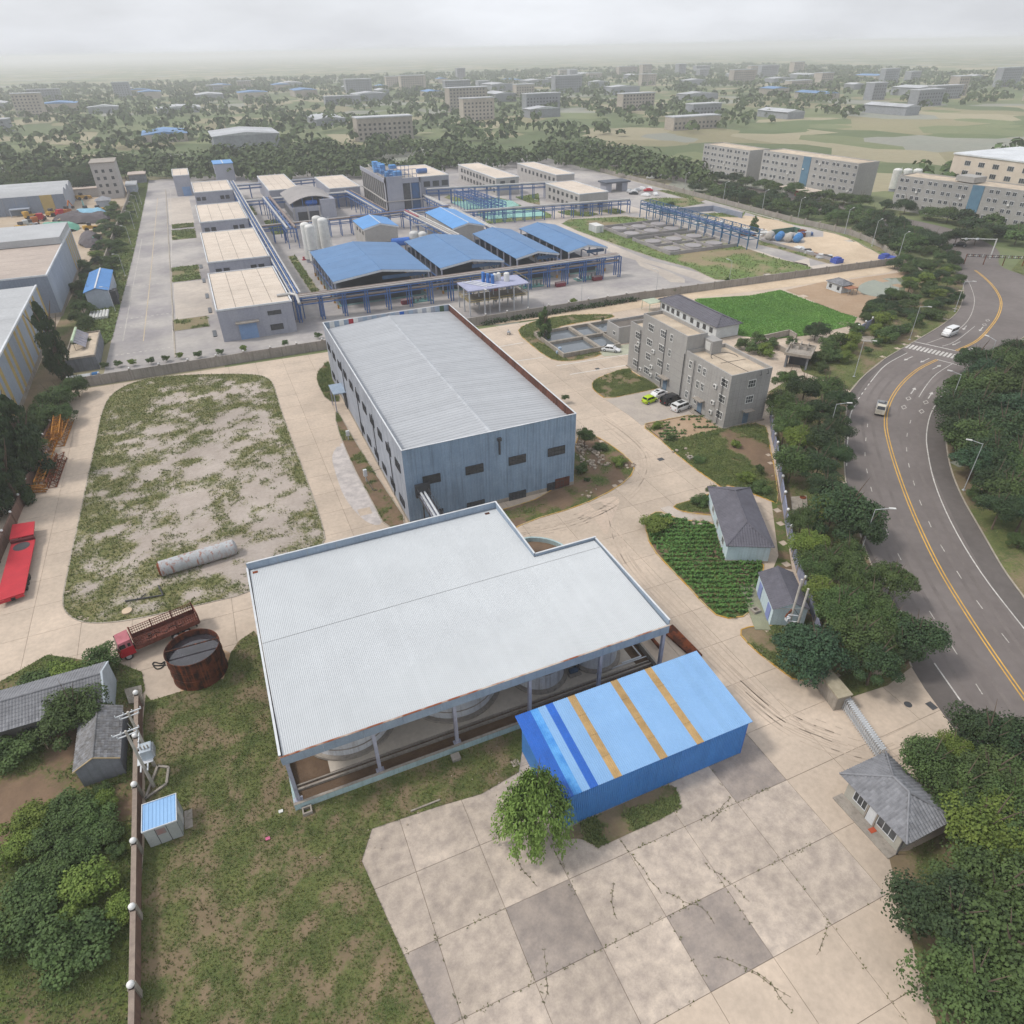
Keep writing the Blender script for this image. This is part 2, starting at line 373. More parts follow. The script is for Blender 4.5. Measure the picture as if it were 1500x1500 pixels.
road_poly = kl[:-6]+kl2+kr2[::-1]+kr[:-6][::-1]
MB().prism(road_poly, .0, .03).ob('main_road', M_asph, kind='structure')
rb = bpy.data.objects['main_road']
LW_px = [(1421, 1048), (1410, 1031), (1368, 971), (1331, 916), (1274, 804), (1252, 755), (1240, 690), (1243, 626), (1254, 591), (1274, 560), (1297, 535), (1329, 517)]
lw = spline(extend(GP(LW_px), 70, 0), 5)
RW_px = [(1500, 921), (1469, 882), (1439, 842), (1408, 793), (1383, 744), (1367, 701), (1359, 663), (1357, 637), (1363, 607), (1377, 583), (1401, 552)]
rw = spline(extend(GP(RW_px), 85, 0), 5)
def strip_sheet(name, a, b, z, m, parent, **kw):
    n = min(len(a), len(b)); ia = np.linspace(0, len(a)-1, 40).astype(int); ib = np.linspace(0, len(b)-1, 40).astype(int)
    mb = MB(); vv = [(*a[i], z) for i in ia]+[(*b[i], z) for i in ib]
    mb.add(vv, [(i, i+1, 41+i, 40+i) for i in range(39)]); return mb.ob(name, m, parent, **kw)
def near_on(line, p):
    P = np.array(line); return int(np.argmin(((P-np.array(p))**2).sum(1)))
strip_sheet('shoulder_asphalt', kl[:near_on(kl, lw[-1])+1], lw, .038, M_asph2, rb, label='darker asphalt of the left shoulder lane')
strip_sheet('shoulder_asphalt', rw, kr[:near_on(kr, rw[-1])+1], .038, M_asph2, rb, label='darker asphalt of the right shoulder lane')
def paint(name, line, w, m, z=.046, dash=None, par=rb):
    mb = MB(); d = 0.; on = True; pts = [Vector(p) for p in line]; L_ = [0.]
    for a, b in zip(pts[:-1], pts[1:]): L_.append(L_[-1]+(b-a).length)
    def at(s):
        i = max(0, min(len(pts)-2, int(np.searchsorted(L_, s))-1)); t = (s-L_[i])/max(1e-6, L_[i+1]-L_[i]); p = pts[i].lerp(pts[i+1], t); q = (pts[i+1]-pts[i]).normalized(); return p, Vector((-q.y, q.x))*w/2
    s0 = 0.
    while s0 < L_[-1]:
        s1 = min(L_[-1], s0+(dash[0] if dash else 3.0)); k = max(1, int((s1-s0)/2)); vv = []
        for i in range(k+1):
            p, n_ = at(s0+(s1-s0)*i/k); vv += [(p.x+n_.x, p.y+n_.y, z), (p.x-n_.x, p.y-n_.y, z)]
        f = [(2*i, 2*i+1, 2*i+3, 2*i+2) for i in range(k)]; mb.add(vv, f)
        s0 = s1+(dash[1] if dash else 0)
    return mb.ob(name, m, par)
yn = spline(extend(GP(yel_px[:9]+[(1320, 563), (1345, 541), (1373, 527)]), 90, 0), 5)
paint('yellow_line', offset_line(yn, .22), .17, M_yellow); paint('yellow_line', offset_line(yn, -.22), .17, M_yellow)
yf = spline(GP([(1400, 514), (1430, 500), (1450, 480), (1463, 460), (1466, 440), (1455, 420), (1440, 405), (1428, 396)]), 5)
paint('yellow_line', offset_line(yf, .2), .2, M_yellow); paint('yellow_line', offset_line(yf, -.2), .2, M_yellow)
paint('white_edge_line', rw, .17, M_white)
paint('white_edge_line', lw[:near_on(lw, G(1274, 804))], .17, M_white, dash=(5.5, 3.5))
paint('white_edge_line', spline(GP([(1240, 683), (1242, 640), (1246, 606), (1254.7, 591)]), 5), .17, M_white)
paint('white_edge_line', spline(GP([(1257, 585), (1274, 561)]), 4), .17, M_white, dash=(1.2, 1.5))
paint('white_edge_line', spline(GP([(1275, 560), (1297, 535), (1329, 517)]), 5), .17, M_white)
M_track = mat('wheel_worn_asphalt', '665f5c', '706965', s=2, s2=12, rough=.7)
for d_ in (2.2, 4.0, 5.9, -2.1, -3.6, -5.3): paint('wheel_track', offset_line(yn, d_), .5, M_track, z=.041)
paint('lane_dashes', spline(extend(GP([(1478, 942), (1442, 896), (1413, 855), (1391, 820), (1371, 787), (1357, 757), (1346, 731), (1338, 706), (1333, 690), (1328, 660), (1329, 635), (1336, 610)]), 60, 0), 5), .13, M_faint, dash=(1.6, 4.4))
paint('lane_dashes', spline(extend(GP([(1402, 959), (1352, 880), (1312, 805), (1285, 745), (1270, 691), (1267, 660), (1271, 620)]), 60, 0), 5), .12, M_faint, dash=(1.5, 4.5))
z1 = zoomed(1100, 450, 3.75)
paint('lane_line', spline(ZP(z1, [(922, 495), (960, 435), (1015, 370), (1105, 312)]), 5), .13, M_white)
paint('lane_line', spline(ZP(z1, [(1050, 215), (1120, 190), (1230, 105)]), 4), .13, M_white)
paint('lane_line', spline(ZP(z1, [(965, 200), (1060, 165), (1130, 130), (1190, 75), (1222, 5), (1225, -60), (1195, -140), (1170, -160)]), 4), .15, M_faint)
paint('stop_line', ZP(z1, [(897, 190), (1125, 240)]), .35, M_white); paint('stop_line', ZP(z1, [(1022, 288), (1145, 320)]), .3, M_white)
cw = ZP(z1, [(862, 214), (1155, 280)]); ca, cb = Vector(cw[0]), Vector(cw[1]); cd = (cb-ca).normalized(); cnn = Vector((-cd.y, cd.x))
cmb = MB()
for i in range(15):
    p = ca+(cb-ca)*(i/14); q = cd*.24; r_ = cnn*1.55
    sk = cd*.0
    cmb.add([(*(p-q-r_), .046), (*(p+q-r_), .046), (*(p+q+r_), .046), (*(p-q+r_), .046)], [(0, 1, 2, 3)])
cmb.ob('crosswalk_stripes', M_white, rb)
def arrow(pxy, m=M_white, k=1.0):
    p = Vector(G(*pxy)); i = near_on(yn+yf, p); L_ = yn+yf; a, b = Vector(L_[max(0, i-1)]), Vector(L_[min(len(L_)-1, i+1)]); d = (b-a).normalized(); n_ = Vector((-d.y, d.x)); return p, d, n_
amb = MB()
for q, s_ in (((890, 460), 1), ((985, 485), 1), ((955, 293), -1), ((1020, 330), 1), ((1128, 200), -1), ((1197, 232), 1), ((1265, 120), -1), ((865, 282), -1), ((1175, 113), -1)):
    p, d, n_ = arrow(z1(*q)); d = d*s_
    for pl in ([p-d*1.9-n_*.1, p-d*1.9+n_*.1, p+d*.8+n_*.1, p+d*.8-n_*.1], [p+d*.8-n_*.42, p+d*.8+n_*.42, p+d*2.]):
        amb.add([(*v, .046) for v in pl], [tuple(range(len(pl)))])
amb.ob('lane_arrows', M_white, rb)
dmb = MB()
for q in ((865, 502), (840, 550), (960, 523), (937, 573), (1300, 73), (1282, 97)):
    p, d, n_ = arrow(z1(*q))
    o_ = [p+d*1.2, p+n_*.55, p-d*1.2, p-n_*.55]; i_ = [p+d*.8, p+n_*.36, p-d*.8, p-n_*.36]
    dmb.add([(*v, .046) for v in o_+i_], [(k, (k+1) % 4, 4+(k+1) % 4, 4+k) for k in range(4)])
dmb.ob('diamond_marks', M_faint, rb)
ribbon('kerb', kl[near_on(kl, G(1335, 978)):near_on(kl, G(1243, 580))], .2, .14, M_kerb, parent=rb)
ribbon('kerb', kl[near_on(kl, G(1246, 570)):-6], .2, .14, M_kerb, parent=rb)
ribbon('kerb', kl[:near_on(kl, G(1405, 1079))], .2, .14, M_kerb, parent=rb)
ribbon('kerb', kr[:-6], .2, .14, M_kerb, parent=rb)
# ================================================================ plots (raised beds of soil and grass)
PL = []   # polygons of all plots, for leaving out hidden slabs
def plot(name, poly, m, z=.13, cell=.8, mask=None, reg=True, **kw):
    if reg: PL.append(poly)
    return patch(name, poly, z, m, cell, mask, **kw)
def grassmask(a, sc=5., seed=3, k=1.0):
    return lambda x, y: np.clip((fbm(x, y, sc*.75, seed, 5)-.5)*2.9*k+a, 0, 1)
# the weedy lot
lot = smooth_poly(GP([(205, 556), (260, 550), (345, 548), (385, 550), (400, 560), (408, 590), (425, 640), (445, 690), (473, 770), (478, 803), (372, 868), (300, 885), (200, 908), (150, 914), (118, 912), (98, 900), (92, 885), (95, 860), (110, 790), (125, 720), (140, 650), (150, 600), (165, 575)]), 2)
LP = np.array(lot)
def edge_dist(x, y, poly):
    P = np.array(poly); r = np.full(x.shape, 1e9)
    for i in range(len(P)):
        a, b = P[i-1], P[i]; ab = b-a; t = np.clip(((x-a[0])*ab[0]+(y-a[1])*ab[1])/max(1e-9, ab@ab), 0, 1)
        r = np.minimum(r, np.hypot(x-a[0]-t*ab[0], y-a[1]-t*ab[1]))
    return r
lot_c = LP[::4]
def lotmask(x, y):
    e = edge_dist(x, y, lot_c); far = np.clip((y-118)/35, 0, 1); left = np.clip((-16-x)/10, 0, 1)
    band = np.exp(-((x-(-14+(y-85)*.1))**2)/30)*np.clip((112-y)/20, 0, 1)*.35
    return np.clip((fbm(x, y, 2.6, 5, 5)-.5)*2.4+.30+.36*far+.30*left+band+.55*np.exp(-e/1.3)-.25*np.exp(-((x-1)**2+(y-98)**2)/90), 0, 1)
plot('weedy_lot', lot, M_lot, cell=.7, mask=lotmask)
ribbon('kerb', lot, .18, .15, M_kerb, closed=True, parent=bpy.data.objects['weedy_lot'])
Q = scatter_pts(lot, 70000, rs, lambda x, y: lotmask(x, y)+.9*(vnoise(x*1.9, y*1.9, 9)-.5), .55); tufts('weeds', Q[:30000], .2, .035, M_tuft, z=.12, label='patchy green weeds growing over the empty sandy lot', cat='weeds')
Q = scatter_pts(lot, 30000, rs, lotmask, .30); tufts('dry_weeds', Q[:7000], .38, .04, M_tuft2, seed=5, z=.12, label='sparse dry yellowish weeds scattered over the sandy lot', cat='weeds')
# rough grass left of and in front of the open shed
gl_ = GP([(372, 925), (350, 940), (338, 958), (328, 995), (222, 1027), (214, 1018), (210, 1060), (212, 1120), (214, 1180), (212, 1240), (205, 1330), (190, 1500), (160, 1640), (700, 1640), (560, 1330), (530, 1262), (545, 1215), (640, 1183), (705, 1164), (760, 1132), (770, 1060), (700, 1000), (430, 1000)])
def gmask(x, y):
    e = np.clip((fbm(x, y, 1.7, 9, 5)-.5)*2.4+.62, 0, 1); return e
plot('rough_grass_plot', gl_, M_grass, cell=.8, mask=gmask)
Q = scatter_pts(gl_, 110000, rs, gmask, .5); Q = Q[~((Q[:, 0] > -4.8) & (Q[:, 1] > 43.1))]; tufts('grass', Q[:60000], .1, .028, M_tuft, seed=8, z=.12, label='short rough grass growing left of and before the open white-roofed shed', cat='grass')
Q = scatter_pts(gl_, 30000, rs); Q = Q[~((Q[:, 0] > -4.8) & (Q[:, 1] > 43.1))]; tufts('dry_weeds', Q[:12000], .2, .035, M_tuft2, seed=41, z=.12, label='dry weeds standing in the rough grass before the white-roofed shed', cat='weeds')
# land left of the globe-topped wall, bottom left
ll = GP([(0, 1000), (70, 960), (125, 968), (160, 962), (180, 975), (208, 985), (213, 1012), (205, 1025), (203, 1150), (196, 1330), (180, 1660), (-500, 1660), (-300, 1000)])
def lmask(x, y): return np.clip((fbm(x, y, 5, 21)-.5)*2.2+.60-.8*np.exp(-(((x+30)/7)**2+((y-54.5)/3.2)**2)), 0, 1)
plot('overgrown_plot', ll, M_dirt, cell=.8, mask=lmask, z=.14)
Q = scatter_pts(ll, 60000, rs, lmask, .5); tufts('undergrowth', Q[:26000], .25, .045, M_tuft, seed=9, z=.13, label='leafy green undergrowth around the grey sheds at the bottom left', cat='undergrowth')
# plots round the blue-grey warehouse
z4 = zoomed(720, 600, 3.571); z3 = zoomed(720, 430, 3.571)
def nk(name, poly, m, mask, tn=0, h=.2, w=.05, cell=.8, z=.13, kerb=M_kerby, thr=.5, lab=None, tm=None, sm=1, seed=4):
    poly = smooth_poly(poly, sm) if sm else poly
    o = plot(name, poly, m, z, cell, mask)
    if kerb: ribbon('kerb', poly, .16, .17, kerb, closed=True, parent=o)
    if tn:
        q = scatter_pts(poly, tn*3, rs, mask, thr)[:tn]; tufts('grass', q, h, w, tm or M_tuft, seed=seed, z=z-.01, label=lab, cat='grass')
    return poly
nk('bare_plot', GP([(600, 790), (730, 790), (770, 765), (850, 742), (905, 715), (930, 692), (925, 675), (880, 642), (850, 632), (840, 660), (840, 715)]), M_dirt, grassmask(.14, 4, 31), 2500, lab='thin grass on the brown soil beside the blue-grey warehouse')
nk('verge_plot', GP([(492, 600), (500, 612), (525, 655), (560, 710), (602, 772), (566, 776), (545, 735), (515, 680), (492, 622)]), M_dirt, grassmask(.42, 4, 32), 2500, lab='grass verge along the left wall of the blue-grey warehouse', kerb=M_kerb)
nk('verge_plot', GP([(476, 533), (466, 545), (464, 560), (480, 590), (503, 588), (482, 530)]), M_dirt, grassmask(.75, 4, 33), 2000, h=.5, lab='tall weeds behind the porch of the blue-grey warehouse', kerb=M_kerb)
G_OFF = nk('lawn_plot', ZP(z3, [(600, 555), (548, 520), (524, 490), (530, 462), (575, 435), (715, 388), (742, 420), (895, 492), (800, 515)]), M_grass, grassmask(1.0, 5, 41), 6000, h=.28, lab='weedy green lawn in front of the grey office block')
nk('verge_plot', ZP(z3, [(130, 205), (170, 165), (330, 118), (620, 108), (650, 128), (480, 150), (330, 180), (255, 250), (330, 300), (560, 300), (580, 325), (440, 355), (330, 355), (270, 320), (230, 290)]), M_grass, grassmask(.75, 4, 42), 5000, h=.35, lab='weedy edge round the settling ponds')
GARD = nk('garden_plot', ZP(z4, [(780, 82), (870, 62), (1085, 22), (1222, 105), (1430, 62), (1455, 200), (1485, 330), (1500, 500), (1460, 480), (1235, 392), (1215, 418), (1140, 365), (1060, 310), (960, 230), (870, 150)]), M_dirt, lambda x, y: np.clip((fbm(x, y, 4, 43)-.5)*2+.95-.9*(y > 90.5)-1.3*np.exp(-(((x-81)/4)**2+((y-77.5)/9)**2)), 0, 1), 11000, h=.3, lab='green weeds over the garden between office and long path')
plot('side_soil', GP([(1119, 700), (1136, 690), (1150, 770), (1160, 835), (1133, 832), (1140, 815), (1128, 720)]), M_dirt, .125, 1., grassmask(.2, 4, 52))
nk('small_plot', ZP(z4, [(945, 505), (1040, 480), (1150, 440), (1240, 420), (1235, 560), (1150, 555), (1050, 545), (980, 530)]), M_dirt, grassmask(.5, 3, 44), 2500, lab='grass in the small bed before the hipped pale-blue house')
VEG = nk('vegetable_plot', ZP(z4, [(800, 600), (820, 560), (870, 532), (940, 560), (990, 580), (1195, 600), (1195, 700), (1240, 765), (1425, 790), (1415, 900), (1375, 960), (1355, 1080), (1200, 1100), (1100, 1010), (1030, 930), (960, 860), (830, 720)]), M_dirt, grassmask(.85, 5, 45), 0)
z2 = zoomed(1040, 680, 3.26)
nk('verge_plot', ZP(z2, [(130, 800), (200, 775), (300, 780), (420, 700), (520, 740), (640, 900), (610, 1010), (520, 1010), (420, 1045), (320, 975), (200, 880)]), M_grass, grassmask(.5, 4, 46), 4000, lab='patchy grass bank beside the pair of poles')
# strips either side of the main road
KLf = kl[near_on(kl, G(1335, 978)):near_on(kl, G(1243, 585))]
def inset(line, d): return offset_line(line, d)
fence_line = GP([(1241, 1025), (1212, 985), (1190, 910), (1175, 865), (1161, 815), (1150, 765), (1143, 715), (1136, 665), (1130, 640), (1128, 610)])
stripL = fence_line[::-1]+[G(1240, 1024), G(1300, 1005)]+KLf+[G(1236, 590), G(1150, 560), G(1125, 575)]
nk('road_verge', stripL, M_grass, grassmask(.50, 5, 47), 9000, lab='grass under the trees between compound fence and main road', kerb=None, sm=0, cell=1., z=.12)
KRf = kr[:-3]
vr = KRf+[(250, 150), (330, 160), (330, -120), (100, -120)]
nk('road_verge', vr, M_grass, grassmask(.62, 6, 48), 12000, lab='grass under the trees right of the main road', kerb=None, sm=0, cell=2., z=.12)
vl = [G(1240, 570)]+kl[near_on(kl, G(1246, 570)):-6]+[G(1380, 380), G(1330, 400), G(1345, 415), G(1290, 455), G(1262, 487), G(1190, 520), G(1165, 520), G(1175, 545)]
nk('road_verge', vl, M_grass, grassmask(.62, 5, 49), 9000, lab='grass verge with shrubs between pavilion and main road', kerb=None, sm=0, cell=1.2, z=.12)
# bottom right: ground behind the gatehouse
br = GP([(1405, 1082), (1335, 1110), (1345, 1130), (1400, 1212), (1330, 1245), (1298, 1246), (1330, 1330), (1420, 1640), (2600, 1640), (1700, 1100), (1480, 1082)])
br = [p for p in br if True]
kk = kl[:near_on(kl, G(1405, 1079))+1]
br = GP([(1330, 1105), (1345, 1135), (1400, 1212), (1330, 1247), (1300, 1250), (1320, 1330), (1400, 1600)])+[(kk[0][0], -40)]+kk
nk('road_verge', br, M_grass, grassmask(.6, 5, 50), 6000, lab='grass under the trees behind the gatehouse', kerb=None, sm=0, cell=1.5, z=.12)
# crop field, bare ground, pond
r5 = zoomed(1100, 250, 3.75)
fld = ZP(r5, [(160, 658), (0, 688), (-310, 712), (-150, 900), (-95, 905), (30, 920), (60, 935), (330, 905), (560, 850), (580, 810), (500, 785)])
nk('crop_field', fld, M_lawn, None, 16000, h=.25, tm=M_crop, lab='bright green low crop of the square field', kerb=None, sm=0, cell=3., z=.15, thr=-1) if False else plot('crop_field', fld, M_lawn, .15, 3.)
Q = scatter_pts(fld, 30000, rs); tufts('crop_leaves', Q, .28, .07, M_lawn, seed=12, z=.14, label='low bright green crop covering the square field', cat='crop')
plot('crop_field', ZP(r5, [(-300, 705), (-40, 690), (140, 770), (270, 800), (120, 840), (20, 850), (-90, 815), (-200, 770)]), M_lawn2, .16, 3.)
plot('bare_ground', ZP(r5, [(190, 658), (400, 612), (560, 640), (620, 690), (850, 725), (830, 745), (640, 825), (570, 800), (500, 785)]), M_tan, .14, 2.)
plot('pond_bank', ZP(r5, [(540, 600), (860, 555), (960, 560), (950, 612), (905, 640), (850, 735), (620, 700), (560, 660)]), M_tan, .145, 2.)
M_pond = mat('pond_water', '7d826b', '6f7560', s=6, rough=.08, spec=.6)
pond = smooth_poly(ZP(r5, [(575, 658), (610, 618), (700, 596), (870, 588), (872, 612), (845, 640), (840, 720), (800, 728), (740, 700), (640, 690)]), 2)
plot('pond', pond, M_pond, .165, 3.)
plot('sand_strip', GP([(620, 480), (700, 478), (950, 438), (1130, 405), (1320, 388), (1300, 400), (1160, 420), (1020, 437), (960, 447), (880, 462), (800, 466), (735, 475)]), M_sand, .11, 3.)
# ================================================================ plant ground
MB().prism([(-28.5, 165.6), (204, 165.6), (217.5, 195), (217.5, 300), (217, 480), (-22.3, 480)], 0, .03).ob('plant_yard', M_plant, kind='structure')
py_ = bpy.data.objects['plant_yard']
def lightp(pts, z=.05): return patch('pale_roadway', pts, z, M_plantlight, 6., parent=py_, kind=None)
h = zoomed(800, 250, 4.286); e = zoomed(1040, 300, 5)
lightp(ZP(h, [(560, 560), (760, 630), (870, 680), (870, 705), (780, 700), (690, 640), (590, 600)]))
lightp(ZP(h, [(0, 300), (30, 270), (100, 240), (480, 210), (700, 270), (1215, 465), (1500, 560), (1640, 590), (1640, 660), (1420, 545), (1215, 490), (690, 295), (500, 285), (300, 300), (140, 305), (90, 335), (330, 430), (640, 560), (1000, 650), (1100, 690), (1000, 705), (700, 600), (480, 540), (0, 350)]))
lightp(GP([(1130, 400), (1135, 390), (1185, 378), (1187, 390), (1250, 380), (1318, 385), (1318, 392), (1180, 402), (1000, 425)]))
lightp(ZP(e, [(880, 405), (840, 200), (1100, 290), (1340, 430), (1150, 465), (900, 440)]), .06)
plot('sand_yard', ZP(e, [(830, 195), (900, 210), (1060, 262), (1130, 310), (1250, 360), (1340, 432), (1120, 465), (960, 440), (880, 400), (700, 340), (500, 285), (690, 280), (690, 240), (830, 235)]), M_sand, .08, 3.)
plot('sand_yard', ZP(e, [(150, 70), (450, 100), (600, 150), (640, 180), (430, 200), (380, 240), (250, 200), (-100, 100)]), M_sand, .08, 3., mask=None)
M_pgrass = mat('plant_grass', '8a7d62', '7c7058', s=5, rough=.95, bump=.05, attr=('m', '4d6532', '667a42', '7c7852'))
pg = [ZP(h, [(100, 335), (140, 308), (300, 300), (500, 288), (610, 300), (700, 330), (1200, 470), (1420, 545), (1600, 590), (1665, 610), (1640, 640), (1500, 655), (1300, 672), (1150, 690), (1060, 685), (900, 610), (700, 555), (450, 470), (200, 380)]),
      ZP(e, [(340, 290), (520, 330), (860, 432), (890, 432), (870, 400), (600, 325), (400, 262), (360, 262)]),
      ZP(e, [(150, 20), (620, 150), (830, 185), (1060, 235), (1300, 330), (1440, 415), (1400, 435), (1345, 425), (1180, 330), (1060, 265), (900, 205), (620, 135), (400, 100)]),
      ZP(h, [(600, 185), (700, 170), (880, 175), (1000, 205), (860, 230), (700, 220)]), ZP(h, [(690, 125), (760, 125), (1000, 185), (960, 200), (820, 160)]),
      ZP(h, [(70, 262), (160, 248), (300, 265), (330, 275), (270, 290), (130, 282)]), ZP(h, [(330, 260), (420, 235), (500, 262), (440, 275)]),
      ZP(zoomed(640, 250, 5.77), [(250, 290), (330, 340), (430, 450), (960, 400), (970, 375), (880, 330), (720, 300), (650, 265), (520, 228), (420, 235), (100, 210), (60, 230)]),
      ZP(zoomed(640, 250, 5.77), [(660, 225), (860, 195), (870, 290), (770, 270)]),
      ZP(zoomed(800, 250, 4.286), [(920, 270), (1250, 265), (1230, 295), (1000, 290)])]
def isl(x0, y0, x1, y1): return [(x0, y0), (x1, y0), (x1, y1), (x0, y1)]
pg += [isl(-13.2, 195.2, -4.4, 204.8), isl(-12.7, 245, -4.2, 264.3), isl(-11.8, 309, -3, 327.5), isl(-11.4, 331.5, -3.1, 340), isl(20.2, 345, 24, 372), isl(25, 300, 31, 330), isl(25.5, 213, 28, 262)]
for i, p in enumerate(pg):
    o = plot('grass_island', p, M_pgrass, .12+.004*(i % 3), 2.5, mask=grassmask(.72, 9, 60+i))
    if i < 7 or i > 9: ribbon('kerb', p, .2, .15, M_kerb, closed=True, parent=o)
Q = np.concatenate([scatter_pts(p, 3500 if i == 0 else 700, rs, grassmask(.72, 9, 60+i), .5) for i, p in enumerate(pg)])
tufts('grass', Q, .45, .14, M_tuft, seed=14, z=.11, label='grass on the kerbed islands of the blue-roofed plant', cat='grass')
# green strip left of the long plant road, ground of the neighbours at far left
gst = [(-34.5, 176), (-27.8, 196), (-26.2, 255), (-25, 300), (-22.2, 448), (-22, 486), (-30, 487), (-30.6, 400), (-32.4, 338), (-33.4, 280), (-33, 250), (-35, 225)]
plot('green_strip', gst, M_pgrass, .14, 2.5, mask=grassmask(.95, 9, 80))
Q = scatter_pts(gst, 16000, rs); tufts('grass', Q, .5, .14, M_tuft, seed=15, z=.13, label='dense grass strip between boundary wall and long plant road', cat='grass')
M_ltan = mat('neighbour_yard', 'b3a592', 'a08f7b', s=12, s2=50, rough=.95)
plot('neighbour_yard', [(-38.5, 160), (-36, 225), (-33.6, 284), (-30.8, 400), (-30, 490), (-170, 520), (-170, 130), (-45, 128)], M_ltan, .07, 8.)
plot('neighbour_verge', [(-43, 120), (-36.3, 118), (-34.6, 150), (-35, 168), (-37, 225), (-33.8, 284), (-31, 400), (-37, 400), (-39, 290), (-42, 215), (-43, 160)], M_grass, .12, 2.5, mask=grassmask(.5, 8, 81))
# ================================================================ concrete slabs of the near compound
yard_poly = [(-44, 164.2), (204, 158.5)]+[kl[i] for i in range(len(kl)-6, near_on(kl, G(1405, 1079)), -4)]+[G(1405, 1079), G(1345, 1133), G(1400, 1215), (50.5, 10), (44, -45), (-55, -45), (-45, 60)]
MB().prism(yard_poly, 0, .035).ob('concrete_yard', M_yardbase, kind='structure'); cy_ = bpy.data.objects['concrete_yard']
slabs = []
plots = [np.array(p) for p in PL]
bx_ = [((18, 84), (47, 145)), ((-4.6, 43.4), (36.5, 60)), ((-4.6, 60), (28, 72.5)), ((17.5, 31.3), (38, 41))]
gx = -56.
cells = []
xs = np.arange(-56, 210, 6.0); ys = np.arange(-45, 165, 6.0)
for x in xs:
    for y in ys:
        x1, y1 = x+6.0, y+6.0
        if any(a[0] <= x and a[1] <= y and b[0] >= x1 and b[1] >= y1 for a, b in bx_): continue
        T = np.array([(x+i*1.5, y+j*1.5) for i in range(5) for j in range(5)])
        if not inpoly(T, yard_poly).any(): continue
        cov = np.zeros(25, bool)
        for p in plots: cov |= inpoly(T, p)
        if cov.all(): continue
        q = clip(yard_poly, x+.02, y+.02, x1-.02, y1-.02)
        if len(q) > 2: cells.append((math.hypot(x+3, y+3), x, y, q))
cells.sort(key=lambda c: c[0]+(1000 if (c[1] > 60 and c[2] < 60) or c[2] < 12 or c[1] < -40 else 0))
restmb = MB(); full = None
for k, (d_, x, y, q) in enumerate(cells):
    dz = .0 if y > 50 else rnd.uniform(-.012, .012)
    if k < 298:
        old = (y < 44 and x < 38.0) and not (y > 31 and x > 36)
        MB().prism(q, .03, .08+dz).ob('slab', M_slab if not old else M_slab_dark if rnd.random() < .12 else M_slab_old, cy_, org=(x, y, 0))
    else: restmb.prism(q, .03, .08)
restmb.ob('slab', M_slab, cy_, kind='stuff')
# ================================================================ building kit
M_whiteroof = mat('white_sheet_roof', 'c2c6c9', 'bbbfc2', s=5, s2=18, rough=.55, rv=.012, spec=.4, mo=.15)
M_greyroof = mat('grey_sheet_roof', 'a9acb0', 'a2a5a9', s=3, s2=20, rough=.5, rv=.055, spec=.4, mo=.25)
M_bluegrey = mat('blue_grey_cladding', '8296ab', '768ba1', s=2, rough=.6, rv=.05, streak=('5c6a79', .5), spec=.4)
M_bluegrey_lit = mat('sunlit_side_cladding', 'a5aab3', '969ca8', s=2, rough=.6, rv=.04, streak=('6f7884', .6), spec=.4)  # same cladding, with the sun on the left face put into its colour
M_fascia = mat('fascia_grey_blue', '93a2b2', '8796a7', s=1.2, rough=.6, streak=('77869a', .5))
M_rust = mat('rust', '7a3f22', '4b2a1c', s=.7, rough=.9, amt=.9)
M_rustwall = mat('rusty_brown_sheet', '6a4337', '50362e', s=1.0, rough=.85, rv=.18, streak=('3d2a25', .6))
M_frame = mat('dark_window_frame', '4c4d50', '3f4043', s=1, rough=.7)
M_louvre = mat('dark_dusty_glass', '34383c', '4d5053', s=.6, rough=.35, spec=.5, rv=.3)
M_plinth = mat('concrete_plinth', 'a39c92', '867e74', s=1.2, rough=.9, streak=('6f675e', .5))
M_trim = mat('white_metal_trim', 'd0d3d6', 'bcc0c4', s=1, rough=.5)
M_steelpost = mat('steel_post_paint', 'a7aab8', '8f92a2', s=1, rough=.6, streak=('7d5a44', .35))
M_paleblue = mat('pale_green_blue_plaster', 'aabfc2', '9cb0b2', s=1.2, rough=.9, streak=('7f8d89', .5))
M_conc = mat('weathered_concrete', 'a29b92', '8a837b', s=2.5, rough=.9, streak=('6d665f', .5), bump=.01)
M_conc2 = mat('tank_concrete', 'd2d3d5', 'bdbfc3', s=2, rough=.85, streak=('86786c', .5), bump=.01)
M_floor = mat('shed_floor_concrete', 'c2b9ad', 'b3aa9f', s=5, rough=.85)
M_bluesheet = mat('light_blue_sheet', '88afd6', '81a8d0', s=2, s2=14, rough=.5, rv=.025, spec=.4, mo=.35)
M_bluedark = mat('deep_blue_sheet', '2d68c0', '2a5fb0', s=2, rough=.45, rv=.04, spec=.4)
M_bluemid = mat('worn_mid_blue_sheet', '5f9fd6', '3f83c6', s=1.4, rough=.5, amt=.8)
M_bluewall = mat('blue_wall_sheet', '5290cf', '4885c7', s=2, rough=.5, rv=.05, streak=('3669aa', .35), spec=.4)
M_fibre = mat('tan_skylight_sheet', 'b6996b', '9c8259', s=1.2, rough=.6, rv=.05, streak=None)
M_white = mat('white_paint', 'd5d5d2', 'c0c0bd', s=1, rough=.6)
M_black = mat('black_rubber', '2a2a2b', '1d1d1e', s=.5, rough=.8)
M_lamp = mat('galvanised_pole', 'b7babd', 'a2a5a8', s=1, rough=.5)
M_globe = mat('white_globe', 'e8e8e6', 'dcdcda', s=1, rough=.35)
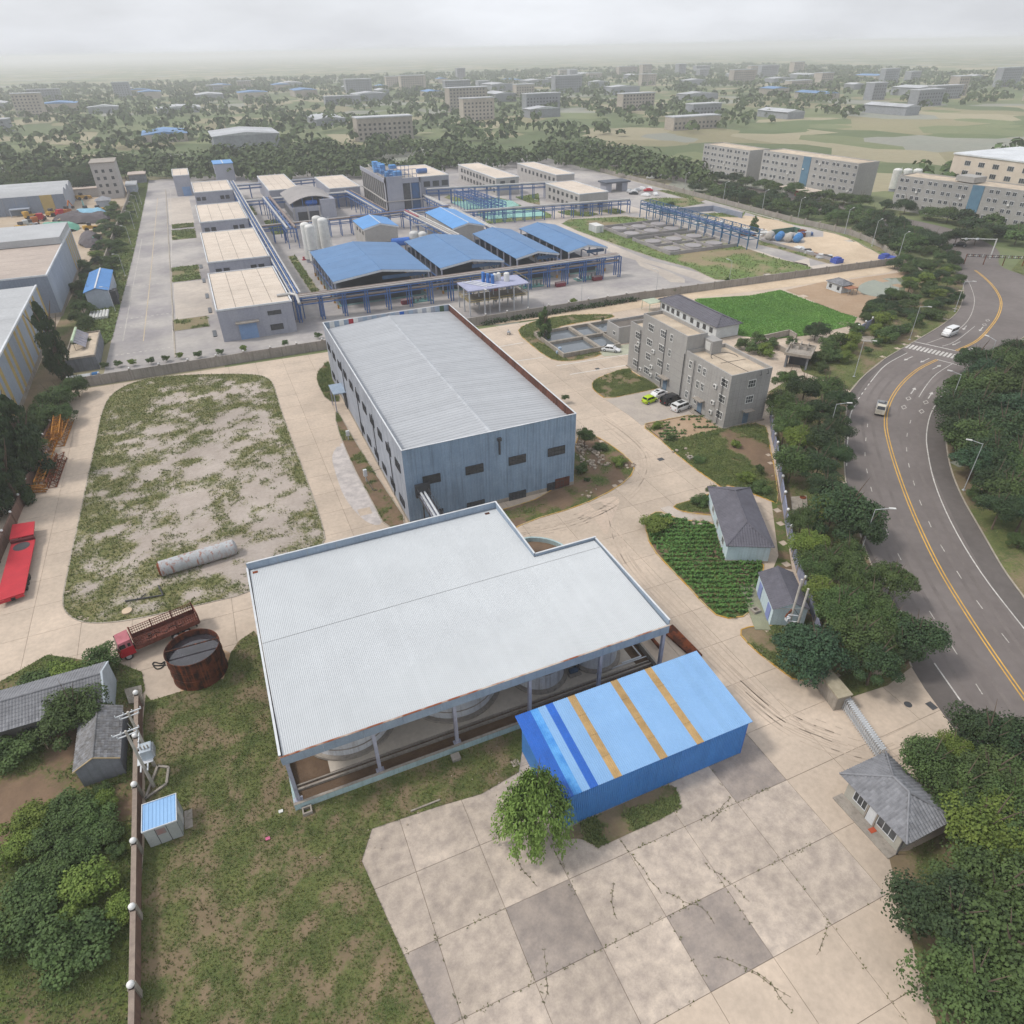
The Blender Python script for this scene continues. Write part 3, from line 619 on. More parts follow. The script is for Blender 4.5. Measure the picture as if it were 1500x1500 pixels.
def sheet_mesh(name, w, L, n, hgt, m, axis='roof'):
    "one profiled metal sheet: w across x, L along y (roof) or z (wall, ribs towards -y)"
    prof = [(0, 0)]
    p = w/n
    for i in range(n): prof += [(p*i+p*.32, 0), (p*i+p*.42, hgt), (p*i+p*.62, hgt), (p*i+p*.72, 0)]
    prof.append((w*.999, 0))
    if axis == 'roof': vv = [(x, 0, z) for x, z in prof]+[(x, L, z) for x, z in prof]
    else: vv = [(x, -z, 0) for x, z in prof]+[(x, -z, L) for x, z in prof]
    k = len(prof); mb = MB(); mb.add(vv, [(i, i+1, k+i+1, k+i) for i in range(k-1)]); return mb.mesh(name, m)
def cladding(root, side, a, b, c, z0, z1, w, m, name='wall_sheet', n=2, hgt=.035):
    """profiled sheets side by side. side S/N: wall along x from a to b at y=c; side W/E: along y from a to b at x=c"""
    k = max(1, round((b-a)/w)); w = (b-a)/k; me = sheet_mesh(name, w, z1-z0, n, hgt, m, 'wall')
    for i in range(k):
        if side == 'S': put(name, me, root, (a+i*w, c, z0))
        if side == 'N': put(name, me, root, (b-i*w, c, z0), math.pi)
        if side == 'W': put(name, me, root, (c, b-i*w, z0), -math.pi/2)
        if side == 'E': put(name, me, root, (c, a+i*w, z0), math.pi/2)
WM = {}
def window_mesh(w, h, nm, nh, mf, d=.07, fr=.07):
    k = ('w', round(w, 2), round(h, 2), nm, nh, mf.name, d)
    if k not in WM:
        if mf.name == 'white_paint': fr = .12
        mb = MB(); mb.box(-w/2, -d, -h/2, -w/2+fr, 0, h/2); mb.box(w/2-fr, -d, -h/2, w/2, 0, h/2)
        mb.box(-w/2+fr, -d, h/2-fr, w/2-fr, 0, h/2); mb.box(-w/2+fr, -d, -h/2, w/2-fr, 0, -h/2+fr)
        for i in range(1, nm): mb.box(-w/2+w*i/nm-.03, -d+.01, -h/2+fr, -w/2+w*i/nm+.03, 0, h/2-fr)
        for i in range(1, nh): mb.box(-w/2+fr, -d+.012, -h/2+h*i/nh-.03, w/2-fr, 0, -h/2+h*i/nh+.03)
        WM[k] = mb.mesh('window', mf)
    kp = ('p', round(w, 2), round(h, 2))
    if kp not in WM: WM[kp] = MB().box(-w/2+.05, -.025, -h/2+.05, w/2-.05, -.008, h/2-.05).mesh('pane', M_louvre)
    return WM[k], WM[kp]
ROT = {'S': 0, 'N': math.pi, 'W': -math.pi/2, 'E': math.pi/2}
def window(root, side, s, c, z, w, h, nm=3, nh=1, mf=None, mp=None, pane=True, d=.07, off=0., label=None):
    "s: position along the wall, c: the wall's plane"
    a, b = window_mesh(w, h, nm, nh, mf or M_frame, d); dx, dy = {'S': (0, -off), 'N': (0, off), 'W': (-off, 0), 'E': (off, 0)}[side]
    loc = ((s, c, z) if side in 'SN' else (c, s, z)); loc = (loc[0]+dx, loc[1]+dy, loc[2])
    o = put('window', a, root, loc, ROT[side], label=label)
    if pane: kid('pane', b, o, m=mp)
    return o
def winpx(root, side, c, zf, quads, nm=3, nh=1, **kw):
    "windows given by two opposite corners seen on a wall plane"
    for (x0, y0, x1, y1) in quads:
        f = ony if side in 'SN' else onx
        a = f(*zf(x0, y0), c); b = f(*zf(x1, y1), c)
        window(root, side, (a[0]+b[0])/2, c, (a[1]+b[1])/2, abs(b[0]-a[0]), min(1.45, abs(a[1]-b[1])), nm, nh, **kw)
# ================================================================ blue-grey warehouse
x0, x1, y0, y1, Z = 18.5, 46.4, 84.4, 144.9, 13.0
wh = thing('steel_warehouse', 'large blue-grey metal-clad warehouse with pale ribbed gable roof and rusty inner parapet', 'warehouse', (x0, y0, 0))
MB().box(x0+.12, y0+.12, .1, x1-.12, y1-.12, 11.55).ob('core', M_louvre, wh)
MB().box(x0-.05, y0-.05, 0, x1+.05, y1+.05, .75).ob('plinth', M_plinth, wh)
cladding(wh, 'S', x0, x1, y0, .75, Z, 1.0, M_bluegrey); cladding(wh, 'W', y0, y1, x0, .75, Z, 1.0, M_bluegrey_lit)  # left wall takes the copy painted lighter for the sun
cladding(wh, 'E', y0, y1, x1, .75, Z, 2.0, M_bluegrey, n=4); cladding(wh, 'N', x0, x1, y1, .75, Z, 2.0, M_bluegrey_lit, n=4)
xr = (x0+x1)/2; zr, ze = 12.55, 11.6; HL = xr-x0-.15
gm = MB()
gm.add([(x0+.1, y0+.1, ze-.05), (xr, y0+.1, zr-.05), (x1-.1, y0+.1, ze-.05), (x0+.1, y1-.1, ze-.05), (xr, y1-.1, zr-.05), (x1-.1, y1-.1, ze-.05)], [(0, 1, 4, 3), (1, 2, 5, 4)])
gm.ob('roof_deck', M_greyroof, wh)
sl = math.atan2(zr-ze, HL); LL = math.hypot(HL, zr-ze)
nsh = 72; wsh = (y1-y0-.3)/nsh; me = sheet_mesh('roof_sheet', wsh, LL, 1, .065, M_greyroof)
for i in range(nsh):
    yy = y0+.15+i*wsh
    put('roof_sheet', me, wh, (x0+.15, yy+wsh, ze), (sl, 0, -math.pi/2))
    put('roof_sheet', me, wh, (x1-.15, yy, ze), (sl, 0, math.pi/2))
for i in range(10):
    a, b = y0+.2+i*6.0, y0+.2+(i+1)*6.0-.03
    rc = MB(); w_ = .42; rc.add([(xr-w_, a, zr-.02), (xr, a, zr+.09), (xr+w_, a, zr-.02), (xr-w_, b, zr-.02), (xr, b, zr+.09), (xr+w_, b, zr-.02), (xr-w_, a, zr-.06), (xr+w_, a, zr-.06), (xr-w_, b, zr-.06), (xr+w_, b, zr-.06)], [(0, 1, 4, 3), (1, 2, 5, 4), (0, 3, 8, 6), (2, 7, 9, 5), (0, 6, 7, 2, 1), (3, 4, 5, 9, 8)])
    rc.ob('ridge_cap', mat('ridge_metal', 'b4b8bd', mo=.3, rv=.04), wh, org=(xr, a, zr))
# parapet linings and copings
for a, b in ((x0-.06, x0+.14), (x1-.14, x1+.06)):
    MB().box(a, y0-.06, Z, b, y1+.06, Z+.07).ob('coping', M_trim, wh)
for a, b in ((y0-.06, y0+.14), (y1-.14, y1+.06)):
    MB().box(x0+.14, a, Z+.002, x1-.14, b, Z+.068).ob('coping', M_trim, wh)
k = 60; me = sheet_mesh('lining_panel', (y1-y0-.3)/k, Z-ze+.1, 1, .04, M_rustwall, 'wall')
for i in range(k): put('lining_panel', me, wh, (x1-.16, y1-.15-i*(y1-y0-.3)/k, ze-.1), -math.pi/2)
me = MB().box(0, -.03, 0, 1.0, 0, Z-ze+.1).mesh('lining_panel', M_fascia)
cols = {1: M_white, 3: M_white, 5: mat('red_panel', 'a3343c'), 6: M_white, 16: mat('blue_panel', '2f62b4'), 20: M_white, 22: M_white, 25: mat('green_panel', '4c6650')}
for i in range(27):
    put('lining_panel', me, wh, (x0+.3+i*1.012, y1-.15, ze-.1), 0, m=cols.get(i, M_bluegrey_lit if i % 2 else M_fascia), label={5: 'red lining panel', 16: 'bright blue lining panel', 25: 'dark green lining panel'}.get(i))
zs = zoomed(460, 440, 3.75)
winpx(wh, 'S', y0, zs, [(593, 958, 697, 1002), (830, 903, 931, 949), (1068, 850, 1163, 897), (1284, 803, 1376, 849), (655, 1150, 712, 1186), (838, 1103, 938, 1143), (1070, 1048, 1163, 1090), (1280, 995, 1367, 1036)], nm=5, nh=2, d=.12, off=.03)
for i in range(11):
    yy = y1-3.6-i*5.35
    window(wh, 'W', yy, x0, 8.9, 2.6, 1.5, 4, 2, d=.12, off=.03)
    if i not in (3, 4): window(wh, 'W', yy, x0, 2.6, 2.6, 1.4, 4, 2, d=.12, off=.03)
for yy in (92.5, 103, 115, 128): MB().tube((x0-.14, yy, .8), (x0-.14, yy, 10.5), .07, 6).ob('downpipe', M_frame, wh)
MB().tube((33.4, y0-.2, 9.0), (33.4, y0-.2, 11.4), .16, 8).box(33.1, y0-.42, 11.3, 33.7, y0, 11.8).ob('exhaust_pipe', M_frame, wh)
MB().box(43.0, y0-.12, .25, 45.6, y0-.02, 2.0).ob('rusty_door', M_rustwall, wh)
cn = MB(); cn.box(x0-2.6, 127.6, 4.2, x0-.02, 132.6, 4.38)
cn.ob('porch_roof', M_fascia, wh)
for yy in (128, 132.2): MB().box(x0-2.5, yy-.09, 0, x0-2.32, yy+.09, 4.2).ob('porch_post', M_steelpost, wh)
MB().box(x0-.14, 129, .1, x0-.04, 131.4, 3.2).ob('porch_door', M_frame, wh)
# pipe bridge between warehouse and open shed
pb = thing('conveyor_gantry', 'narrow grey gantry with railings linking warehouse wall to the open shed', 'gantry', (20.9, 84.4, 0))
g0, g1 = Vector((20.8, 84.2, 5.4)), Vector((20.8, 73.0, 5.4))
for s_ in (-.75, .75): MB().bar(g0+Vector((s_, 0, 0)), g1+Vector((s_, 0, 0)), .12, .3).ob('beam', M_frame, pb)
MB().box(20.1, 73, 5.3, 21.5, 84.2, 5.36).ob('deck', M_steelpost, pb)
for s_ in (-.28, .28): MB().tube(g0+Vector((s_, 0, .35)), g1+Vector((s_, 0, .35)), .17, 8).ob('pipe', M_trim, pb)
for s_ in (-.78, .78):
    mb = MB(); mb.tube(g0+Vector((s_, 0, 1.1)), g1+Vector((s_, 0, 1.1)), .035, 5)
    for i in range(8): yy = 84-i*1.5; mb.tube((20.8+s_, yy, 5.5), (20.8+s_, yy, 6.5), .03, 4); mb.tube((20.8+s_, yy, 5.5), (20.8+s_, yy-1.5, 6.5), .03, 4)
    mb.ob('railing', M_frame, pb)
MB().box(19.8, 83.8, 4.9, 22.0, 84.38, 7.0).ob('wall_box', M_frame, pb)
for yy in (76.5, 81.5): MB().box(20.0, yy-.1, 0, 20.2, yy+.1, 5.25).box(21.4, yy-.1, 0, 21.6, yy+.1, 5.25).ob('trestle', M_frame, pb)
# ================================================================ open shed over the round tanks
A = (-4.6, 43.6); XB, YC, XN, YD = 36.4, 60.05, 27.9, 72.6; x0, yF = A
sh = thing('tank_shed', 'open-sided L-shaped shed with a wide white ribbed roof over round concrete tanks', 'open shed', (x0, yF, 0))
YR = 58.4; ZE, ZR = 7.75, 8.25
n = 54; w_ = (XB-x0-.2)/n
mf_ = sheet_mesh('roof_sheet', w_, YR-yF-.05, 4, .05, M_whiteroof)
mbk = sheet_mesh('roof_sheet', w_, YD-YR-.15, 4, .05, M_whiteroof); mbs = sheet_mesh('roof_sheet', w_, YC-YR-.1, 4, .05, M_whiteroof)
slf = math.atan2(ZR-ZE, YR-yF); slb = -math.atan2(ZR-ZE, YD-YR)
for i in range(n):
    xx = x0+.1+i*w_
    put('roof_sheet', mf_, sh, (xx, yF+.03, ZE+.02), (slf, 0, 0))
    put('roof_sheet', mbk if xx < XN-.3 else mbs, sh, (xx, YR+.03, ZR+.015), (slb, 0, 0))
dk = MB(); zc = ZR-(YC-YR)*(ZR-ZE)/(YD-YR)
dk.add([(x0+.05, yF, ZE-.05), (XB-.05, yF, ZE-.05), (XB-.05, YR, ZR-.05), (x0+.05, YR, ZR-.05), (x0+.05, YD, ZE-.05), (XN, YD, ZE-.05), (XN, YR, ZR-.05), (XN, YC, zc-.05), (XB-.05, YC, zc-.05)],
       [(0, 1, 2, 6, 3), (3, 6, 5, 4), (6, 2, 8, 7)]); dk.ob('roof_deck', M_conc, sh)
def fascia(p, q, zt, zb, t=.12, m=M_fascia, name='fascia'):
    "upright sheets along an edge from p to q"
    p, q = Vector(p), Vector(q); k = max(1, round((q-p).length/3.8)); d = (q-p)/k
    for i in range(k):
        a, b = p+d*i, p+d*(i+1)-d.normalized()*.02; nn = Vector((-d.y, d.x)).normalized()*t/2
        mb = MB(); mb.prism([tuple(a+nn), tuple(a-nn), tuple(b-nn), tuple(b+nn)], zb, zt); mb.ob(name, m, sh, org=(a.x, a.y, zb))
fascia((x0-.1, yF-.1), (XB+.1, yF-.1), 7.82, 6.75); fascia((x0-.1, yF), (x0-.1, YD), 8.05, 6.8)
fascia((x0-.1, YD+.1), (XN+.1, YD+.1), 8.75, 6.8); fascia((XN+.1, YD), (XN+.1, YC+.1), 8.75, 6.9); fascia((XN+.2, YC+.1), (XB+.1, YC+.1), 8.6, 6.9); fascia((XB+.1, YC), (XB+.1, yF), 8.5, 6.8)
cp_ = MB(); T = .1
for a, b, z in (((x0-.22, yF-.05), (x0-.0, YD+.2), 8.06), ((x0, YD+.0), (XN+.22, YD+.2), 8.76), ((XN+.0, YC), (XN+.2, YD), 8.765), ((XN+.2, YC), (XB+.2, YC+.2), 8.61), ((XB, yF), (XB+.2, YC), 8.51)):
    cp_.box(a[0], a[1], z, b[0], b[1], z+.05)
cp_.ob('coping', M_trim, sh)
MB().box(x0-.2, yF-.17, 7.825, XB+.2, yF-.0, 7.87).ob('gutter_edge', mat('rusty_trim', 'b5a89c', '84492a', s=2.4, amt=.95, rough=.8), sh)
for xx in (-3.4, XN-1.0): MB().box(xx-.8, YD-1.0, 7.8, xx-.2, YD-.6, 7.86).ob('rust_patch', M_rust, sh)
posts = [-4.35, 3.6, 11.7, 19.9, 28.2, 36.1]
for i, xx in enumerate(posts):
    mb = MB(); mb.box(xx-.17, yF-.02, 0, xx+.17, yF+.03, 6.78); mb.box(xx-.17, yF+.3, 0, xx+.17, yF+.35, 6.78); mb.box(xx-.03, yF+.03, 0, xx+.03, yF+.3, 6.78)
    mb.box(xx-.4, yF-.1, .95, xx+.4, yF+.42, 1.0); mb.ob('post', M_steelpost, sh)
    if xx < 27: MB().box(xx-.16, YD-.3, 0, xx+.16, YD, 6.8).ob('post', M_steelpost, sh)
for yy in (50.5, 57.5, 65): MB().box(x0, yy-.15, 0, x0+.3, yy+.15, 6.8).ob('post', M_steelpost, sh)
for yy in (50.5, 59.6): MB().box(XB-.3, yy-.15, 0, XB, yy+.15, 6.8).ob('post', M_steelpost, sh)
for xx in (x0+.1, 3.6, 11.7, 19.9, 28.2, XB-.15): MB().box(xx-.1, yF+.4, 6.85, xx+.1, (YD if xx < 27.5 else YC)-.3, 7.6).ob('rafter', M_frame, sh)
pr_ = MB()
for i in range(9): pr_.box(x0+.3, yF+1.2+i*1.6, 7.35, XB-.2, yF+1.3+i*1.6, 7.6)
pr_.ob('purlins', M_frame, sh)
lw_ = MB(); lw_.box(x0-.25, yF-.35, 0, 36.6, yF-.1, .95); lw_.ob('low_wall', M_paleblue, sh)
MB().box(x0-.25, yF-.1, 0, x0+.0, YD, .95).ob('low_wall', M_paleblue, sh)
MB().box(36.35, yF-.1, 0, 36.6, YC, .9).ob('low_wall', M_conc, sh)
MB().box(x0-.27, yF-.37, .955, 36.62, yF-.08, 1.0).ob('wall_coping', M_conc, sh)
fl = MB().box(x0+.05, yF, .08, 36.3, YC-.1, .14); fl.box(x0+.05, YC-.1, .08, XN-.1, YD-.1, .14); fl.ob('earth_floor', mat('shed_soil', '6d5a49', '5b4a3c', s=1.6, rough=.95, bump=.08), sh)
MB().box(-1.0, 46.0, .14, 34.5, 59.5, .3).ob('concrete_floor', M_floor, sh)
MB().box(x0+.1, 45.2, .14, 36.2, 45.42, .42).ob('inner_kerb', M_conc, sh); MB().box(x0+.1, 45.75, .14, 36.2, 45.9, .34).ob('inner_kerb', M_conc, sh)
for cx, cy2, r, hh, lab in ((2.0, 51.9, 4.9, 2.6, 'round concrete tank under the left end of the open shed'), (13.9, 52.0, 5.2, 2.8, 'widest round concrete tank, second from the left under the open shed'), (23.6, 49.6, 3.0, 5.0, 'tall round concrete tank, third from the left under the open shed'), (30.8, 49.4, 2.7, 5.0, 'narrow tall round tank nearest the right end of the open shed')):
    t = thing('round_tank', lab, 'tank', (cx, cy2, .3), group='round concrete tanks under the open shed')
    mb = MB(); nn = 40
    for (ra, rb_, za, zb) in ((r, r, .3, hh), (r, r-.3, hh, hh), (r-.3, r-.3, hh, 1.2)): mb.cyl(cx, cy2, za, zb, ra, nn, r2=rb_, cap=False)
    mb.ob('wall', M_conc2, t, smooth=False)
    MB().cyl(cx, cy2, .3, .62, r+.45, nn).ob('base_ring', M_conc, t)
    MB().cyl(cx, cy2, 1.1, 1.25, r-.28, nn).ob('sediment', mat('grey_sediment', '77756f', '65625b', s=1.5, rough=.7), t)
    hb = MB(); hb.cyl(cx, cy2, hh*.55, hh*.55+.14, r+.05, nn); hb.ob('hoop', M_conc, t)
pu = thing('pump_set', 'small dark pump standing between the two tall round tanks', 'pump', (27.2, 47.6, .3))
MB().box(26.5, 47.1, .3, 28, 48.1, .5).ob('base', M_conc, pu); MB().tube((26.7, 47.6, .9), (27.6, 47.6, .9), .33, 10).ob('motor', mat('pump_blue', '4b6078'), pu); MB().tube((27.6, 47.6, .9), (27.9, 47.6, .9), .2, 8).tube((27.8, 47.6, .9), (27.8, 47.6, 2), .1, 6).ob('pump_head', M_frame, pu)
pp = MB(); pp.path([(33, 46.6, .5), (35.6, 46.6, .5), (35.6, 49.5, .5), (34.8, 50.2, .5), (34.8, 53, .5)], .09); pp.path([(29.5, 46.4, .45), (36.2, 46.4, .45)], .07); tag(pp.ob('pipe_run', M_trim, org=(33, 46.6, 0)), 'pale bent pipes lying at the right end inside the open shed', 'pipe')
# curved retaining wall of the notch
cw_ = [(28.3, 66.8), (30.5, 67.6), (32.5, 66.9), (34.4, 65.2), (35.6, 62.6), (35.9, 60.4)]
cwo = spline(GP([(762, 797), (778, 794), (800, 796), (818, 802), (830, 810)]), 4)
tag(ribbon('curved_kerb_wall', cwo, .3, .9, M_paleblue), 'low curved white-topped wall in the notch of the open shed', 'low wall')
MB().prism(cwo+[(28.2, 60.3)], .08, .2).ob('planting_bed', M_dirt, kind='structure')
# rusty plates right of the shed
rp = GP([(968, 925), (985, 918), (1028, 962), (1016, 968)])
tag(MB().prism(rp, .12, .4).box(38.2, 46.8, .4, 38.5, 48.9, .75).ob('rusty_plates', M_rust, org=(*rp[0], 0)), 'rusty orange steel plates lying between open shed and blue building', 'steel plates')
for px, lab in (((451, 1190), 'small square concrete drain box at the front left corner of the open shed'), ((668, 1112), 'concrete block standing against the low wall of the open shed')):
    cx, c2 = G(*px); mb = MB(); mb.box(cx-.45, c2-.4, .1, cx+.45, c2-.25, .5); mb.box(cx-.45, c2+.25, .1, cx+.45, c2+.4, .5); mb.box(cx-.45, c2-.25, .1, cx-.3, c2+.25, .5); mb.box(cx+.3, c2-.25, .1, cx+.45, c2+.25, .5)
    if 'block' in lab: mb.box(cx-.3, c2-.25, .1, cx+.3, c2+.25, .49)
    tag(mb.ob('drain_box', M_conc, org=(cx, c2, 0)), lab, 'drain')
# ================================================================ bright blue shed
x0, x1, y0, y1 = 17.6, 37.8, 31.4, 40.6; zf, zb = 4.8, 5.75
bs = thing('blue_shed', 'bright blue corrugated metal shed with lean-to roof striped light blue, dark blue and tan', 'shed', (x0, y0, 0))
MB().prism([(x0+.1, y0+.1), (x1-.1, y0+.1), (x1-.1, y1-.1), (x0+.1, y1-.1)], .05, .2).ob('base_slab', M_conc, bs)
cladding(bs, 'S', x0, x1, y0, .1, zf-.03, .84, M_bluewall, n=4, hgt=.07)
cladding(bs, 'N', x0, x1, y1, .1, zb-.03, .84, M_bluewall, n=4, hgt=.04)
for side, xx in (('W', x0), ('E', x1)):
    k = 11; ww = (y1-y0)/k
    for i in range(k):
        a, b = y0+i*ww, y0+(i+1)*ww; za, zb_ = zf+(zb-zf)*(a-y0)/(y1-y0)-.03, zf+(zb-zf)*(b-y0)/(y1-y0)-.03
        sg = -1 if side == 'W' else 1; mb = MB(); c = 4; vv = []; pr = []
        for j in range(c):
            pr += [(a+ww*(j+.3)/c, 0), (a+ww*(j+.4)/c, .04), (a+ww*(j+.62)/c, .04), (a+ww*(j+.72)/c, 0)]
        pr = [(a, 0)]+pr+[(b, 0)]
        for yy, dd in pr: vv += [(xx+sg*dd, yy, .1), (xx+sg*dd, yy, za+(zb_-za)*(yy-a)/ww)]
        mb.add(vv, [(2*j, 2*j+2, 2*j+3, 2*j+1) for j in range(len(pr)-1)]); mb.ob('wall_sheet', M_bluewall, bs, org=(xx, a, 0))
ov = .12; RX0, RX1 = 16.92, 38.35; n = 26; w_ = (RX1-RX0)/n; Lr = math.hypot(y1-y0+2*ov, zb-zf)
me = sheet_mesh('roof_sheet', w_, Lr, 4, .06, M_bluesheet); s_ = math.atan2(zb-zf, y1-y0+2*ov)
kind = ['D', 'D', 'M', 'L', 'D', 'L', 'L', 'T', 'L', 'L', 'L', 'L', 'L', 'T', 'L', 'L', 'L', 'L', 'T']+['L']*7
LB = {'D': (M_bluedark, 'dark blue roof sheet'), 'M': (M_bluemid, 'worn mid-blue roof sheet'), 'T': (M_fibre, 'tan translucent roof sheet'), 'L': (None, None)}
for i in range(n):
    put('roof_sheet', me, bs, (RX0+i*w_, y0-ov, zf+.02), (s_, 0, 0), m=LB[kind[i]][0], label=LB[kind[i]][1])
MB().add([(RX0+.02, y0-ov, zf-.03), (RX1-.02, y0-ov, zf-.03), (RX1-.02, y1+ov, zb-.03), (RX0+.02, y1+ov, zb-.03)], [(0, 1, 2, 3)]).ob('roof_underside', M_bluedark, bs)
for i in (7, 13, 18):
    mb = MB()
    for t_ in (.25, .5, .75):
        yy = y0-ov+Lr*t_*math.cos(s_); zz = zf+Lr*t_*math.sin(s_)+.065; mb.box(RX0+i*w_, yy-.03, zz-.01, RX0+(i+1)*w_, yy+.03, zz+.02)
    mb.ob('skylight_strap', M_fibre, bs)
MB().box(x0-.07, y0-.07, .1, x0+.07, y0+.07, zf-.05).box(x1-.07, y0-.07, .1, x1+.07, y0+.07, zf-.05).ob('corner_trim', M_bluedark, bs)
# ================================================================ small blue-roofed cabin, bottom left
x0, x1, y0, y1, z = -17.6, -14.75, 44.9, 47.8, 2.55
cb = thing('panel_cabin', 'small grey panel cabin with light blue ribbed roof beside the globe-topped wall', 'cabin', (x0, y0, 0))
M_cab = mat('cabin_panel', 'a9adac', '9ea2a0', s=1.2, rough=.6, rv=.05)
for i in range(3):
    a = x0+.03+i*(x1-x0)/3
    MB().box(a, y0, .15, a+(x1-x0)/3-.06, y0+.08, z).ob('wall_panel', M_cab, cb, org=(a, y0, .15))
    b = y0+.08+i*(y1-y0-.16)/3
    MB().box(x1-.08, b, .15, x1, b+(y1-y0-.16)/3-.05, z).ob('wall_panel', M_cab, cb, org=(x1, b, .15)); MB().box(x0, b, .15, x0+.08, b+(y1-y0-.16)/3-.05, z).ob('wall_panel', M_cab, cb, org=(x0, b, .15))
MB().box(x0+.02, y0+.02, .1, x1-.02, y1, z-.05).ob('frame', M_frame, cb)
MB().box(x0+1.0, y0-.03, 1.5, x0+1.75, y0-.005, 2.3).ob('notice', mat('faded_red_notice', '9c7672', '8a8482', s=.3), cb)
MB().box(x1+.005, y0+1.1, .2, x1+.05, y0+1.9, 2.2).ob('door', M_white, cb)
me = sheet_mesh('roof_sheet', (x1-x0)/3, y1-y0, 3, .035, M_bluesheet)
for i in range(3): put('roof_sheet', me, cb, (x0+i*(x1-x0)/3, y0, z+.05), 0)
mb = MB()
for a in ((x0-.06, y0-.06, x1+.06, y0), (x0-.06, y1, x1+.06, y1+.06), (x0-.06, y0, x0, y1), (x1, y0, x1+.06, y1)): mb.box(a[0], a[1], z-.02, a[2], a[3], z+.14)
mb.ob('roof_edge', M_trim, cb)
MB().box(x1+.1, y0+.6, .1, x1+.8, y1-.3, .2).ob('doorstep', M_conc, cb)
# ================================================================ tiled buildings
M_tileg = mat("grey_roof_tile", "808185", "6b6c70", s=.8, rough=.75, rv=.14)
M_tileold = mat('old_grey_tile', '85868a', '65625f', s=.5, rough=.9, rv=.22)
M_tiled = mat('dark_slate_tile', '62616a', '56555d', s=1, rough=.7, rv=.06)
M_wallg = mat('grey_plaster', '7f8288', '6c6f74', s=1.5, rough=.9, streak=('585a5e', .5))
M_wallpb = mat('pale_blue_plaster', 'c8d8de', 'bccdd4', s=1.5, rough=.9, streak=('8f9c9c', .4))
def tile_mesh(name, w, l, m):
    "one gently rounded tile, w across, l along"
    h_ = min(.06, w*.18); mb = MB(); pr = [(-w/2, 0), (-w/4, h_*.8), (w*.05, h_), (w*.3, h_*.4), (w/2, 0)]
    vv = [(x, 0, z+.03) for x, z in pr]+[(x, l*1.05, z) for x, z in pr]+[(-w/2, 0, -.01), (w/2, 0, -.01)]
    mb.add(vv, [(i, i+1, 6+i, 5+i) for i in range(4)]+[(10, 11, 4, 3, 2, 1, 0)]); return mb.mesh(name, m)
def tiled_plane(root, P0, U, V, poly, tw, tl, m, base, limit=300, name='roof_tile'):
    """tiles over a roof plane: P0 a lower corner, U the unit vector along the eave, V the unit vector up the slope, poly the plane's outline in (u, v)"""
    P0, U, V = Vector(P0), Vector(U).normalized(), Vector(V).normalized(); Nn = U.cross(V)
    me = tile_mesh(name, tw, tl, m); R = Matrix((U, V, Nn)).transposed().to_euler()
    um = max(p[0] for p in poly); vm = max(p[1] for p in poly); ctr = []
    for j in range(int(vm/tl)+1):
        for i in range(int(um/tw)+1):
            c = ((i+.5)*tw, (j+.5)*tl)
            ctr.append(c)
    ctr = np.array(ctr); ctr = ctr[inpoly(ctr, poly)]
    MB().add([tuple(P0+U*a+V*b-Nn*.03) for a, b in poly], [tuple(range(len(poly)))]).ob(base, m, root)
    verts = [tuple(v.co) for v in me.vertices]; faces = [tuple(p.vertices) for p in me.polygons]; mb = MB()
    for k, (a, b) in enumerate(ctr):
        p = P0+U*a+V*(b-tl/2)
        if COUNT.setdefault(root.name, 0) < limit:
            COUNT[root.name] += 1; put(name, me, root, p, tuple(R))
        else:
            mb.add([tuple(p+U*x+V*y+Nn*z) for x, y, z in verts], faces)
    if mb.f: mb.ob(name, m, root, kind='stuff')
COUNT = {}
